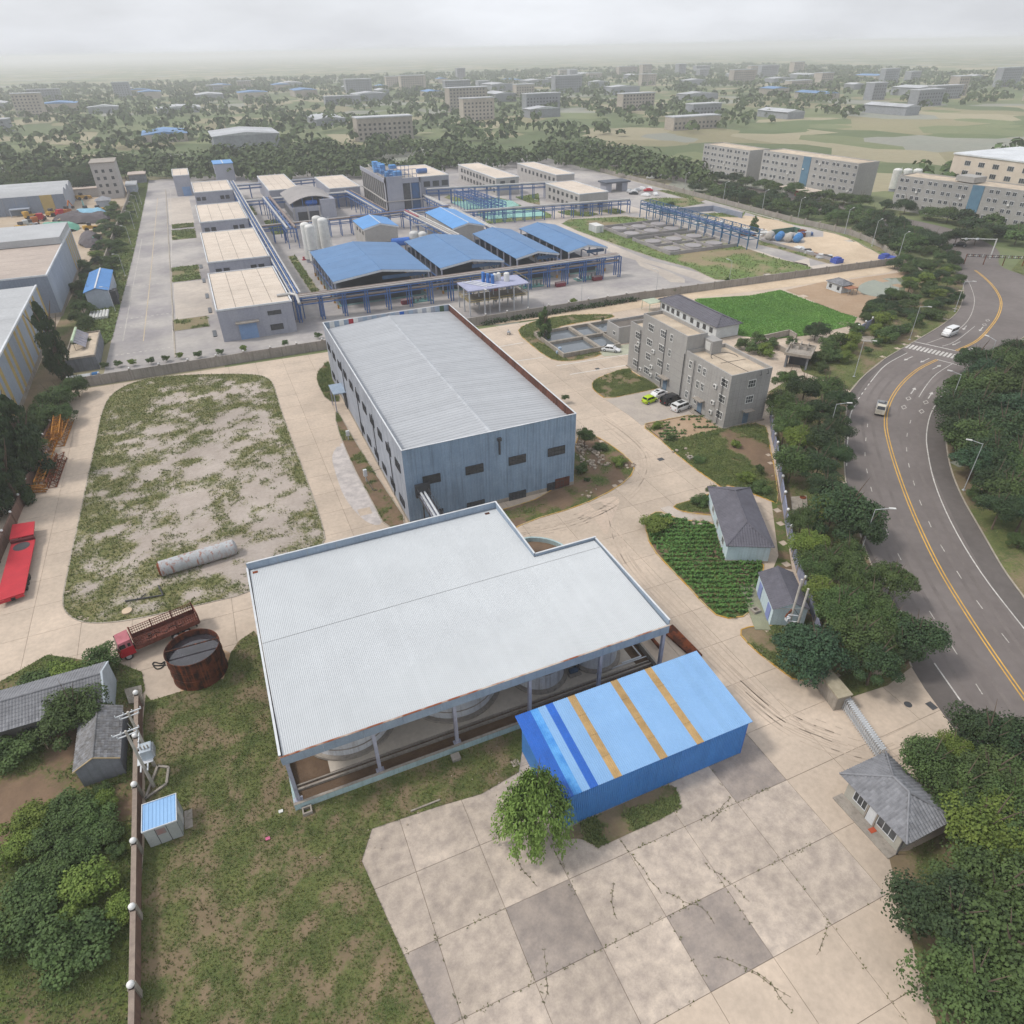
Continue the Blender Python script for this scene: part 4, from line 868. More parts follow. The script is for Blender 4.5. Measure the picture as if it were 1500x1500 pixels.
def hip_roof(root, x0, x1, y0, y1, ze, zr, m, tw=.42, tl=.5, ov=.35, limit=300, ridge=None, hip=None, capm=None):
    "hipped roof, ridge along the longer side"
    x0, x1, y0, y1 = x0-ov, x1+ov, y0-ov, y1+ov; W_, L_ = x1-x0, y1-y0
    if L_ >= W_:
        hh = W_/2; hp = hip or hh; r0, r1 = (x0+hh, y0+hp, zr), (x0+hh, y1-hp, zr); s_ = math.hypot(hh, zr-ze); sh_ = math.hypot(hp, zr-ze)
        pl = [((x0, y1, ze), (0, -1, 0), (hh, 0, zr-ze), [(0, 0), (L_, 0), (L_-hp, s_), (hp, s_)]), ((x1, y0, ze), (0, 1, 0), (-hh, 0, zr-ze), [(0, 0), (L_, 0), (L_-hp, s_), (hp, s_)]),
              ((x0, y0, ze), (1, 0, 0), (0, hp, zr-ze), [(0, 0), (W_, 0), (hh, sh_)]), ((x1, y1, ze), (-1, 0, 0), (0, -hp, zr-ze), [(0, 0), (W_, 0), (hh, sh_)])]
    else:
        hh = L_/2; hp = hip or hh; r0, r1 = (x0+hp, y0+hh, zr), (x1-hp, y0+hh, zr); s_ = math.hypot(hh, zr-ze); sh_ = math.hypot(hp, zr-ze)
        pl = [((x0, y0, ze), (1, 0, 0), (0, hh, zr-ze), [(0, 0), (W_, 0), (W_-hp, s_), (hp, s_)]), ((x1, y1, ze), (-1, 0, 0), (0, -hh, zr-ze), [(0, 0), (W_, 0), (W_-hp, s_), (hp, s_)]),
              ((x0, y1, ze), (0, -1, 0), (hp, 0, zr-ze), [(0, 0), (L_, 0), (hh, sh_)]), ((x1, y0, ze), (0, 1, 0), (-hp, 0, zr-ze), [(0, 0), (L_, 0), (hh, sh_)])]
    for a in pl: tiled_plane(root, *a, tw, tl, m, 'roof_slope', limit)
    for c in ((x0, y0), (x0, y1), (x1, y0), (x1, y1)):
        e_ = min((r0, r1), key=lambda r: abs(r[0]-c[0])+abs(r[1]-c[1])); MB().tube((*c, ze+.05), (e_[0], e_[1], zr+.06), .1, 6).ob('hip_cap', capm or m, root)
    MB().tube((r0[0], r0[1], zr+.07), (r1[0], r1[1], zr+.07), .12, 6).ob('ridge_cap', capm or m, root)
def gable_roof(root, x0, x1, y0, y1, ze, zr, m, tw, tl, ov=.25, limit=300, along='y', capm=None):
    if along == 'y':
        x0, x1 = x0-ov, x1+ov; y0, y1 = y0-ov*.6, y1+ov*.6; hh = (x1-x0)/2; s_ = math.hypot(hh, zr-ze); L_ = y1-y0; box_ = [(0, 0), (L_, 0), (L_, s_), (0, s_)]
        tiled_plane(root, (x1, y0, ze), (0, 1, 0), (-hh, 0, zr-ze), box_, tw, tl, m, 'roof_slope', limit); tiled_plane(root, (x0, y1, ze), (0, -1, 0), (hh, 0, zr-ze), box_, tw, tl, m, 'roof_slope', limit)
        MB().tube(((x0+x1)/2, y0, zr+.05), ((x0+x1)/2, y1, zr+.05), .1, 6).ob('ridge_cap', capm or m, root)
    else:
        y0, y1 = y0-ov, y1+ov; hh = (y1-y0)/2; s_ = math.hypot(hh, zr-ze); L_ = x1-x0; box_ = [(0, 0), (L_, 0), (L_, s_), (0, s_)]
        tiled_plane(root, (x0, y0, ze), (1, 0, 0), (0, hh, zr-ze), box_, tw, tl, m, 'roof_slope', limit); tiled_plane(root, (x1, y1, ze), (-1, 0, 0), (0, -hh, zr-ze), box_, tw, tl, m, 'roof_slope', limit)
        MB().tube((x0, (y0+y1)/2, zr+.05), (x1, (y0+y1)/2, zr+.05), .1, 6).ob('ridge_cap', capm or m, root)
def gable_walls(root, x0, x1, y0, y1, ze, zr, m, along='y'):
    mb = MB(); mb.box(x0, y0, 0, x1, y1, ze-.06)
    if along == 'y':
        for a, b in ((y0, y0+.2), (y1-.2, y1)): mb.add([(x0, a, ze-.06), (x1, a, ze-.06), ((x0+x1)/2, a, zr-.1), (x0, b, ze-.06), (x1, b, ze-.06), ((x0+x1)/2, b, zr-.1)], [(0, 1, 2), (5, 4, 3), (0, 2, 5, 3), (1, 4, 5, 2)])
    else:
        for a, b in ((x0, x0+.2), (x1-.2, x1)): mb.add([(a, y0, ze-.06), (a, y1, ze-.06), (a, (y0+y1)/2, zr-.1), (b, y0, ze-.06), (b, y1, ze-.06), (b, (y0+y1)/2, zr-.1)], [(2, 1, 0), (3, 4, 5), (3, 5, 2, 0), (2, 5, 4, 1)])
    return mb.ob('wall', m, root)
x0, x1, y0, y1 = -23.7, -19.9, 54.4, 61.4
ts = thing('tiled_shed', 'small grey rendered shed with patchy old grey tile roof beside the globe-topped wall', 'shed', (x0, y0, 0))
gable_walls(ts, x0, x1, y0, y1, 2.6, 3.7, M_wallg); gable_roof(ts, x0, x1, y0, y1, 2.6, 3.75, M_tileold, .34, .30, .2, 298)
mb = MB(); mb.bar((x0-.2, y0-.15, 2.66), ((x0+x1)/2, y0-.15, 3.82), .12, .08); mb.bar(((x0+x1)/2, y0-.15, 3.82), (x1+.2, y0-.15, 2.66), .12, .08); mb.ob('verge_board', mat('sandy_mortar', 'a89676'), ts)
x0, x1, y0, y1 = -44, -21.5, 62.7, 68.4
lh = thing('long_tiled_house', 'long low grey house with ribbed grey tile roof and white gable end', 'house', (x0, y0, 0))
gable_walls(lh, x0, x1, y0, y1, 3.0, 4.1, mat('grey_brown_plaster', '65625f', '565350', s=1.2, rough=.9), 'x')
gable_roof(lh, x0, x1-.1, y0, y1, 3.0, 4.2, M_tileg, .30, .42, .35, 298, 'x')
mb = MB(); ym = (y0+y1)/2; mb.add([(x1-.05, y0-.4, 3.0), (x1-.05, y1+.4, 3.0), (x1-.05, ym, 4.5), (x1+.15, y0-.4, 3.0), (x1+.15, y1+.4, 3.0), (x1+.15, ym, 4.5)], [(2, 1, 0), (3, 4, 5), (3, 5, 2, 0), (2, 5, 4, 1)]); mb.box(x1, y0, 0, x1+.15, y1, 3.0); mb.ob('gable_end', mat('pale_gable_plaster', 'b9c3cb', 'a7b0b6', s=1.4, rough=.9), lh)
for xx in (-38, -33, -28.5): window(lh, 'S', xx, y0, 1.7, 1.2, 1.1, 2, 1)
tag(MB().box(-33, 60.9, 1.0, -27.5, 61.05, 1.15).box(-33, 60.93, 0, -32.9, 61.03, 1.0).box(-27.6, 60.93, 0, -27.5, 61.03, 1.0).ob('timber_rail', mat('pale_timber', 'a08f7a'), org=(-30, 61, 0)), 'weathered timber rail in front of the long low grey house', 'rail')
# gatehouse
M_wallgrey = mat('light_grey_tile_cladding', 'a8a69d', '9a988f', s=1.5, rough=.6)
x0, x1, y0, y1 = 43.8, 48.2, 17.4, 23.5
gh = thing('gatehouse', 'light grey gatehouse with hipped grey tile roof beside the folding gate', 'gatehouse', (x0, y0, 0))
MB().box(x0, y0, 0, x1, y1, 2.95).ob('wall', M_wallgrey, gh)
hip_roof(gh, x0, x1, y0, y1, 2.95, 4.6, M_tileg, .34, .42, .75, 298)
for s_, w_ in ((21.9, 1.5), (18.9, 2.0)): window(gh, 'W', s_, x0, 1.6, w_, 1.5, 3, 1, mf=M_trim, d=.06)
window(gh, 'S', 46, y0, 1.6, 1.6, 1.3, 2, 1, mf=M_trim)
MB().box(x0-.09, 20.1, .1, x0-.01, 20.9, 2.3).ob('door', M_trim, gh); MB().tube((x0-.2, 17.2, 0), (x0-.2, 17.2, 2.9), .06, 6).ob('downpipe', M_frame, gh)
for yy in (20.0, 21.0): MB().box(x0-.14, yy-.06, 0, x0-.003, yy+.06, 2.85).ob('pilaster', M_plinth, gh)
MB().box(x0-1.2, y0-.2, .08, x0, y1+.2, .2).ob('doorstep', M_conc, gh)
# hipped pale-blue house and gabled pale-blue shed right of the crops: rotated footprints
def rotthing(name, label, cat, px, z, rz): a = G(*px, z); return thing(name, label, cat, (a[0], a[1], 0), rz)
class local:
    "build in a thing's own rotated frame: world positions inside are the thing's local ones"
    def __init__(s, t): s.t = t
    def __enter__(s): s.k = WL[s.t.name]; WL[s.t.name] = Vector((0, 0, 0)); return s.t
    def __exit__(s, *a): WL[s.t.name] = s.k
a, b, c = Vector(G(1070, 815)), Vector(G(1130, 822)), None
r0_, r1_, r2_ = Vector(G(1064, 800, 3)), Vector(G(1135, 802, 3)), Vector(G(1068, 715, 3))
ax = (r1_-r0_).normalized(); rz = math.atan2(ax.y, ax.x); L_ = (r2_-r0_).length; Wd = (r1_-r0_).length
hb_ = thing('hipped_house', 'pale-blue rendered house with dark slate hipped roof beside the vegetable rows', 'house', (r0_.x, r0_.y, 0), rz)
with local(hb_):
    MB().box(.35, .35, 0, Wd-.35, L_-.35, 2.95).ob('wall', M_wallpb, hb_); hip_roof(hb_, .35, Wd-.35, .35, L_-.35, 2.95, 4.6, M_tiled, .36, .42, .35, 298, hip=3.6)
    MB().box(.3, .3, 0, Wd-.3, L_-.3, .35).ob('plinth', M_plinth, hb_)
    for s_ in (3.2, 7.5, 11): window(hb_, 'W', s_, .35, 1.6, 1.2, 1.2, 2, 1, mf=M_white)
r0_, r1_, r2_ = Vector(G(1132, 892, 2.9)), Vector(G(1186, 893, 2.9)), Vector(G(1113, 855, 2.9))
ax = (r1_-r0_).normalized(); rz = math.atan2(ax.y, ax.x); Wd = (r1_-r0_).length; L_ = 6.9
M_bdoor = mat('violet_blue_door', '8c97c8', '7f8abc', s=.6, rough=.6)
gs = thing('gabled_shed', 'pale-blue gabled shed with violet-blue doors beside the pair of concrete poles', 'shed', (r0_.x, r0_.y, 0), rz)
with local(gs):
    gable_walls(gs, .15, Wd-.15, 0.1, L_, 2.9, 3.9, M_wallpb); gable_roof(gs, .15, Wd-.15, .1, L_, 2.9, 3.95, M_tiled, .36, .42, .2, 298)
    for s_ in (1.4, 5.3): MB().box(.06, s_-.6, .2, .13, s_+.6, 2.3).ob('door', M_bdoor, gs)
    MB().box(.08, .02, 2.9, Wd-.08, .08, 2.98).ob('eave_board', M_white, gs)
    MB().box(-1.8, -.8, .1, .1, L_+.6, .2).ob('doorstep', mat('mossy_concrete', '8d8f78', '7b7d68', s=1), gs)
fe = G(1115, 875); tag(MB().cyl(fe[0], fe[1], .15, .95, .16, 10).sphere(fe[0], fe[1], 1.0, .17, 8).ob('fire_extinguisher', mat('signal_red', 'b02433'), org=(fe[0], fe[1], 0)), 'red extinguisher by the wall of the pale-blue gabled shed', 'extinguisher')
for px, lab in (((1106, 897), 'pale concrete manhole box at the foot of the vegetable rows'), ((1193, 1003), 'grey stone ring beside the gate pillar block'), ((1011, 673), 'pale concrete manhole box beside the garden path edge')):
    cx, c2 = G(*px); mb = MB()
    for a in ((-.5, -.45, .5, -.25), (-.5, .25, .5, .45), (-.5, -.25, -.28, .25), (.28, -.25, .5, .25)): mb.box(cx+a[0], c2+a[1], .1, cx+a[2], c2+a[3], .55)
    tag(mb.ob('manhole_box', M_plinth, org=(cx, c2, 0)), lab, 'manhole')
# ================================================================ office block
M_off = mat('grey_tile_cladding', 'a09e9b', '969491', s=2.2, s2=18, rough=.6, streak=('88868a', .35))
M_offroof = mat('flat_roof_screed', 'c2b39f', 'ad9f8d', s=3, rough=.9, amt=.8)
X0, X1, Y0, Y1 = 81.0, 90.2, 90.2, 124.4
of = thing('office_block', 'grey stepped office block of three and four storeys with white-framed windows', 'office building', (X0, Y0, 0))
blocks = [(X0, Y0, X1, 104.0, 10.7), (X0-.12, 104.05, 85.6, 119.6, 13.5), (85.65, 104.05, X1, 119.6, 10.2), (X0, 119.65, X1-1, Y1, 10.3)]
for i, (a, b, c, d, z) in enumerate(blocks):
    MB().box(a, b, 0, c, d, z-.75).ob('wall', M_off, of); MB().box(a+.25, b+.25, z-.74, c-.25, d-.25, z-.68).ob('roof', M_offroof, of)
    mb = MB()
    for q in ((a, b, c, b+.25), (a, d-.25, c, d), (a, b+.25, a+.25, d-.25), (c-.25, b+.25, c, d-.25)): mb.box(q[0], q[1], z-.745, q[2], q[3], z)
    mb.ob('parapet', M_off, of)
MB().box(85.0, 101.5, 10.0, 87.3, 104.6, 12.6).ob('stair_head', M_off, of); MB().box(84.93, 102, 10.6, 84.99, 103.6, 12.2).ob('stair_window', M_white, of)
MB().box(X0-.3, Y0-.3, 0, X1+.3, Y0+.02, .3).box(X0-.4, Y0-.3, 0, X0+.02, Y1, .3).ob('plinth', M_plinth, of)
# joints of the tile cladding
jt = MB()
for k in range(1, 7):
    jt.box(X0-.006, Y0, k*1.5-.012, X0-.001, 104.0, k*1.5+.012); jt.box(X0-.126, 104.05, k*1.5-.012, X0-.121, 119.6, k*1.5+.012); jt.box(X0, Y0-.006, k*1.5-.012, X1, Y0-.001, k*1.5+.012)
for k in range(1, 8): jt.box(X0+k*1.15-.012, Y0-.0065, 0, X0+k*1.15+.012, Y0-.0012, 9.9)
for k in range(1, 18): jt.box(X0-.0065, Y0+k*.8-.01, 0, X0-.0012, Y0+k*.8+.01, 9.9)
jt.ob('cladding_joints', mat('dark_joint', '7d7b79'), of)
qL = [(753, 200, 783, 240), (748, 272, 775, 310), (740, 343, 768, 383)]
qM = [(820, 158, 852, 200), (884, 188, 915, 236), (935, 212, 951, 254), (812, 235, 843, 277), (874, 265, 905, 308), (924, 292, 940, 330), (806, 308, 834, 350), (866, 342, 896, 386), (916, 368, 931, 405), (797, 383, 827, 422), (856, 417, 888, 460)]
qR = [(1033, 352, 1051, 390), (1080, 376, 1098, 412), (1106, 392, 1124, 430), (1200, 440, 1240, 495), (1026, 432, 1042, 468), (1070, 458, 1086, 493), (1094, 472, 1112, 508), (1186, 524, 1224, 578), (1012, 508, 1029, 545), (1058, 540, 1074, 574), (1172, 612, 1210, 655)]
def offwin(qs, c):
    for (a, b, c2, d) in qs:
        p0 = onx(*z3(a, (b+d)/2), c)[0]; p1 = onx(*z3(c2, (b+d)/2), c)[0]
        s_, z = onx(*z3((a+c2)/2, (b+d)/2), c); w = min(abs(p0-p1)*.98, 2.6); w = max(w, 1.0)
        window(of, 'W', s_, c, z, w, 1.55, 3 if w > 1.7 else 2, 2, mf=M_white, d=.08)
offwin(qL, X0); offwin(qM, X0-.12); offwin(qR, X0)
for q in ((1345, 452, 1378, 490), (1332, 533, 1363, 573)):
    s_, z = ony(*z3((q[0]+q[2])/2, (q[1]+q[3])/2), Y0); window(of, 'S', s_, Y0, z, 1.8, 1.55, 3, 2, mf=M_white, d=.08)
M_door = mat('blue_grey_door', '6f8396', '5b6c7d', s=.5, rough=.4)
def doorW(q, c):
    s_, z = onx(*z3(*q), c); o = MB().box(c-.1, s_-.65, .25, c-.01, s_+.65, 2.6).ob('door', M_door, of); MB().box(c-1.2, s_-1.3, 3.0, c-.01, s_+1.3, 3.18).ob('canopy', M_conc, of); MB().box(c-1.3, s_-1.2, .08, c-.01, s_+1.2, .3).ob('doorstep', M_plinth, of)
doorW((907, 475), X0-.12); doorW((1090, 585), X0)
s_, z = ony(*z3(1327, 645), Y0); MB().box(s_-.6, Y0-.1, .3, s_+.6, Y0-.01, 2.6).ob('door', M_door, of); MB().box(s_-1.1, Y0-1.1, 3.0, s_+1.1, Y0-.01, 3.15).ob('canopy', M_conc, of)
ac = MB().box(-.3, -.45, -.35, 0, .45, .35).mesh('air_conditioner', M_white); fan_ = MB().tube((-.32, .08, 0), (-.302, .08, 0), .26, 12).mesh('fan_grille', M_frame)
for q in ((770, 262), (845, 303), (778, 395), (832, 425), (1170, 485), (1157, 570), (1145, 620), (835, 383)):
    c = X0-.12 if q[0] > 800 and q[0] < 1000 else X0; s_, z = onx(*z3(*q), c-.15); o = put('air_conditioner', ac, of, (c-.02, s_, z)); kid('fan_grille', fan_, o)
for yy, zz in ((120.0, 9.7), (111, 12.6), (104.2, 10), (100.8, 9.8), (92, 9.8)): MB().tube((X0-.2, yy, .3), (X0-.2, yy, zz), .07, 6).ob('downpipe', M_frame, of)
rg = MB()
for i in range(28):
    a0, a1 = math.pi*(1.05*i/28-.1), math.pi*(1.05*(i+1)/28-.1); rg.tube((86.5+2.6*math.cos(a0), 99.2+2.6*math.sin(a0), 10.08), (86.5+2.6*math.cos(a1), 99.2+2.6*math.sin(a1), 10.08), .05, 4)
rg.tube((84, 97.2, 10.06), (89.5, 96.8, 10.06), .04, 4).tube((86, 91, 10.06), (85.2, 102, 10.06), .04, 4).ob('roof_cable', M_frame, of)
for xx in (87.4, 89.0): MB().tube((xx, Y0-.05, 9.7), (xx, Y0-.5, 9.9), .05, 5).tube((xx, Y0-.5, 9.9), (xx, Y0-.1, 10.6), .05, 5).ob('vent_hook', M_frame, of)
# forecourt of the office
MB().prism(ZP(z3, [(600, 560), (820, 505), (1000, 545), (1095, 625), (785, 692), (720, 640)]), .08, .115).ob('forecourt', M_pale, kind='structure')
MB().prism(ZP(z3, [(535, 298), (735, 262), (730, 318), (590, 330)]), .08, .112).ob('parking_apron', mat('greenish_concrete', 'a9ab98', '9a9c8a', s=3), kind='structure')
jl = MB()
for a, b in (((130, 355), (270, 335)), ((340, 380), (725, 318)), ((410, 425), (700, 378)), ((20, 283), (165, 258))):
    p, q = Vector(G(*z3(*a))), Vector(G(*z3(*b))); d = (q-p).normalized(); n_ = Vector((-d.y, d.x))*.12; jl.add([(*(p-n_), .0925), (*(q-n_), .0925), (*(q+n_), .0925), (*(p+n_), .0925)], [(0, 1, 2, 3)])
jl.ob('pale_joint_fill', M_white, cy_)
# ================================================================ settling ponds
M_pw = mat('dark_settling_water', '5d646a', '535a60', s=5, rough=.06, spec=.7)
sp_ = thing('settling_ponds', 'five concrete settling basins of still grey water beside the office block', 'settling basins', (70, 135, 0))
xs_ = [(70.3, 79.4), (80.5, 84.9), (86.2, 94)]
MB().box(69.8, 134.6, 0, 85.4, 151.6, .12).ob('floor', M_conc, sp_)
def rim(x0, y0, x1, y1): 
    t = .35; mb = MB()
    for q in ((x0-t, y0-t, x1+t, y0), (x0-t, y1, x1+t, y1+t), (x0-t, y0, x0, y1), (x1, y0, x1+t, y1)): mb.box(q[0], q[1], .1, q[2], q[3], 1.15)
    mb.ob('basin_wall', M_plinth, sp_, org=(x0, y0, 0)); MB().box(x0, y0, .1, x1, y1, .45).ob('water', M_pw, sp_, org=(x0, y0, 0))
for q in ((70.35, 135.0, 79.4, 142.7), (70.35, 143.45, 79.4, 150.6), (80.15, 135.0, 85.0, 142.7), (80.15, 143.45, 85.0, 150.6), (85.75, 143.45, 94.0, 150.6)): rim(*q)
ph = thing('pump_house', 'small grey flat-roofed pump house at the right edge of the settling ponds', 'pump house', (86.2, 136.9, 0))
MB().box(86.0, 136.9, 0, 97, 142.6, 3.6).ob('wall', M_off, ph)
mb = MB()
for q in ((86, 136.9, 97, 137.2), (86, 142.3, 97, 142.6), (86, 137.2, 86.3, 142.3), (96.7, 137.2, 97, 142.3)): mb.box(q[0], q[1], 3.605, q[2], q[3], 4.2)
mb.ob('parapet', M_off, ph); MB().box(86.35, 137.25, 3.61, 96.65, 142.25, 3.65).ob('roof', mat('dark_wet_roof', '6f6862', '5f5953', s=2), ph)
window(ph, 'W', 139.0, 86.0, 2.2, 1.2, 1.0, 2, 1, mf=M_white)
tk = G(*z3(357, 315)); tag(MB().cyl(tk[0], tk[1], .1, 1.5, .4, 12).cyl(tk[0], tk[1], 1.5, 1.62, .3, 12).box(tk[0]-.9, tk[1]-.3, .1, tk[0]-.5, tk[1]+.3, .8).ob('dosing_tank', mat('pale_blue_plastic', 'a9bcd0'), org=(*tk, 0)), 'small pale blue tank at the front corner of the settling ponds', 'tank')
# ================================================================ long white house, pavilion, hut by the pond
lw2 = thing('long_white_house', 'long white single-storey house with dark slate hipped roof behind the office', 'house', (108.8, 129.3, 0))
MB().box(108.8, 129.3, 0, 115.5, 153.5, 3.25).ob('wall', mat('white_plaster', 'c3c8ca', 'b3b8ba', s=1.5, rough=.9), lw2); MB().box(108.7, 129.2, 0, 115.6, 153.6, .3).ob('plinth', M_plinth, lw2)
hip_roof(lw2, 108.8, 115.5, 129.3, 153.5, 3.25, 4.9, mat('dark_slate_sheet', '64636b', '58575f', s=2, rough=.7, rv=.05), tw=.7, tl=.8, ov=.6, limit=298, hip=3.6)
for i, s_ in enumerate((131.3, 134.0, 139.2, 142.4, 145.2, 147.6, 149.8, 152.0)): window(lw2, 'W', s_, 108.8, 1.9, 1.2, 1.2, 2, 1)
MB().box(108.7, 136.0, .1, 108.79, 137.0, 2.3).ob('door', M_frame, lw2)
tag(MB().box(105.2, 153.2, 2.6, 109.2, 157.2, 2.72).box(105.3, 153.3, 0, 105.42, 153.42, 2.6).box(105.3, 157, 0, 105.42, 157.12, 2.6).ob('lean_to_canopy', mat('pale_green_sheet', 'b3bda8'), org=(107, 155, 0)), 'small pale green canopy at the far end of the long white house', 'canopy')
r0_, r1_, r2_ = Vector(G(*z1(195, 255), 3.2)), Vector(G(*z1(320, 275), 3.2)), Vector(G(*z1(240, 175), 3.2)); ax = (r1_-r0_).normalized(); rz = math.atan2(ax.y, ax.x); Wd = (r1_-r0_).length; Ld = 6.5
pv = thing('gate_pavilion', 'grey flat-topped concrete gate pavilion beside the driveway and the crop field', 'pavilion', (*r0_, 0), rz)
with local(pv):
    MB().box(-.4, -.4, 3.0, Wd+.4, Ld+.4, 3.25).ob('roof_slab', M_conc, pv)
    mb = MB()
    for q in ((-.4, -.4, Wd+.4, -.1), (-.4, Ld+.1, Wd+.4, Ld+.4), (-.4, -.1, -.1, Ld+.1), (Wd+.1, -.1, Wd+.4, Ld+.1)): mb.box(*q[:2], 3.25, q[2], q[3], 3.6)
    for i in range(3): mb.box(.3+i*Wd/3, Ld*.55, 3.25, .5+i*Wd/3, Ld+.1, 4.2)
    mb.box(-.1, Ld*.55, 4.0, Wd+.1, Ld*.55+.2, 4.2); mb.ob('parapet', M_plinth, pv)
    for a in ((0, 0), (Wd-.4, 0), (0, Ld-.4), (Wd-.4, Ld-.4)): MB().box(a[0], a[1], 0, a[0]+.4, a[1]+.4, 3.0).ob('pillar', M_wallg, pv)
    MB().box(.5, Ld*.4, 0, Wd-.5, Ld-.4, 3.0).ob('room', mat('dark_pavilion_wall', '55585e', '494c52'), pv); MB().box(.2, .05, 0, .35, Ld*.4, 2.0).ob('side_wall', M_wallg, pv)
def wallrun(pts, h_, t, m, name, label, cat='wall', pillar=None, sp=6, cop=None, group=None, globe=False, panel=True):
    "a wall thing with wall_panel parts between pillars"
    t0 = thing(name, label, cat, (*pts[0], 0), group=group); n_p = 0
    for a, b in zip(pts[:-1], pts[1:]):
        a, b = Vector(a), Vector(b); k = max(1, round((b-a).length/sp)); d = (b-a)/k; u = d.normalized(); nn = Vector((-u.y, u.x))
        for i in range(k):
            p, q = a+d*i, a+d*(i+1)-u*.02
            MB().prism([tuple(p+nn*t/2), tuple(p-nn*t/2), tuple(q-nn*t/2), tuple(q+nn*t/2)], 0, h_).ob('wall_panel', m, t0, org=(p.x, p.y, 0))
            if cop: MB().prism([tuple(p+nn*(t/2+.06)), tuple(p-nn*(t/2+.06)), tuple(q-nn*(t/2+.06)), tuple(q+nn*(t/2+.06))], h_+.002, h_+.1).ob('coping', cop, t0, org=(p.x, p.y, h_))
            if pillar:
                s_ = pillar[0]/2; o = MB().prism([tuple(p+u*s_+nn*s_), tuple(p+u*s_-nn*s_), tuple(p-u*s_-nn*s_), tuple(p-u*s_+nn*s_)], 0, h_+pillar[1]).ob('pillar', pillar[2], t0, org=(p.x, p.y, 0))
                if globe: MB().sphere(p.x, p.y, h_+pillar[1]+globe*.85, globe, 10).ob('globe', M_globe, o, smooth=True)
    return t0
M_pw1 = mat('grey_boundary_wall', '9c9690', '8a847e', s=3, rough=.9, streak=('6f6963', .6))
wallrun([(-34.3, 165), (111, 164.6)], 2.3, .25, M_pw1, 'boundary_wall', 'long grey boundary wall with small globes between near yard and blue-roofed plant', pillar=(.45, .25, M_pw1), globe=.2, sp=6.05)
wallrun([(111, 164.6), (204, 160.2)], 2.2, .25, M_pw1, 'boundary_wall', 'grey boundary wall running behind the bare ground and pond', pillar=(.4, .2, M_pw1), sp=6)
wallrun([(204, 160.2), (216, 178), (222, 198), (219, 226), (219, 300), (218, 380)], 1.9, .25, M_pw1, 'boundary_wall', 'far grey boundary wall curving along the lamp-lit tree belt', pillar=(.5, .5, M_plinth), sp=8)
wallrun([(206.5, 160), (196, 142.5)], 1.8, .25, M_plinth, 'boundary_wall', 'short pale wall at the right end of the pond', sp=5)
wallrun([(-30, 486), (-30.6, 400), (-32.6, 338), (-33.8, 284), (-35.2, 252)], 2.0, .3, M_plinth, 'boundary_wall', 'stained pale wall along the left side of the grass strip', sp=5.5, pillar=(.4, .1, M_pw1))
M_bwall = mat('brown_brick_wall', '80665a', '6d564c', s=1.2, rough=.95, streak=('57463e', .6))
wallrun([(-18.7, 63.4), (-18.2, 20), (-18, -20)], 1.75, .3, M_bwall, 'brick_wall', 'brown brick wall topped with white globes beside the small cabin', pillar=(.55, .1, M_plinth), sp=6.05, cop=mat('stained_coping', '95877b', '80736a', s=.6, rough=.9), globe=.3)
wallrun([(-34.4, 156), (-36.1, 138), (-36.7, 121), (-38.0, 100), (-39, 84)], 2.0, .25, M_bwall, 'brick_wall', 'reddish brown brick wall behind the red trailer and the lattice scrap', pillar=(.45, .1, M_bwall), sp=6, globe=.2)
b_ = GP([(1133, 640)]); M_vf = mat('grey_violet_fence', '8c90a4', '7b7f93', s=1.4, rough=.8, streak=('66687a', .4))
wallrun([G(1128, 612)]+fence_line[::-1][1:7]+[G(1185, 885), G(1200, 950)], 1.9, .16, M_vf, 'boundary_fence', 'grey-violet panel fence with white globes between garden plots and roadside trees', cat='fence', pillar=(.32, .25, M_plinth), sp=4.2, globe=.24)
wallrun(ZP(z1, [(580, 150), (692, 88)]), 2.0, .16, M_vf, 'boundary_fence', 'short grey-violet fence with globes between crop field and roadside shrubs', cat='fence', pillar=(.35, .25, M_plinth), sp=4, globe=.22)
wallrun(ZP(z1, [(68, 190), (205, 160), (245, 185)]), 1.6, .25, M_conc, 'retaining_wall', 'angled pale concrete wall left of the gate pavilion', cop=M_plinth)
wallrun(ZP(z1, [(68, 192), (195, 260)]), 1.2, .25, M_conc, 'retaining_wall', 'pale low concrete wall running up to the gate pavilion', cop=M_plinth)
# gate block and folding gate
a, b, c, d = [Vector(G(*p, 2.2)) for p in ((1195, 978), (1216, 981), (1247, 1017), (1228, 1022))]
gp_ = thing('gate_pillar', 'pale concrete gate block at the end of the folding gate, under the dark green tree', 'gate pillar', (c.x, c.y, 0))
MB().prism([tuple(a), tuple(b), tuple(c), tuple(d)], 0, 2.1).ob('block', M_plinth, gp_)
u = (c-b).normalized(); v_ = (c-d).normalized()
MB().prism([tuple(a-u*.15-v_*.12), tuple(b-u*.15+v_*.12), tuple(c+u*.15+v_*.12), tuple(d+u*.15-v_*.12)], 2.102, 2.28).ob('coping', mat('mossy_coping', 'a39a86', '8b836f', s=.8), gp_)
ga, gb = Vector(G(1234, 1033)), Vector(G(1289, 1113)); gt = thing('folding_gate', 'pale silver folding lattice gate closing the compound entrance', 'gate', (ga.x, ga.y, 0))
gu = (gb-ga).normalized(); gn = Vector((-gu.y, gu.x)); L_ = (gb-ga).length; k = 26
xm = MB(); 
def P3(p, z): return (p.x, p.y, z)
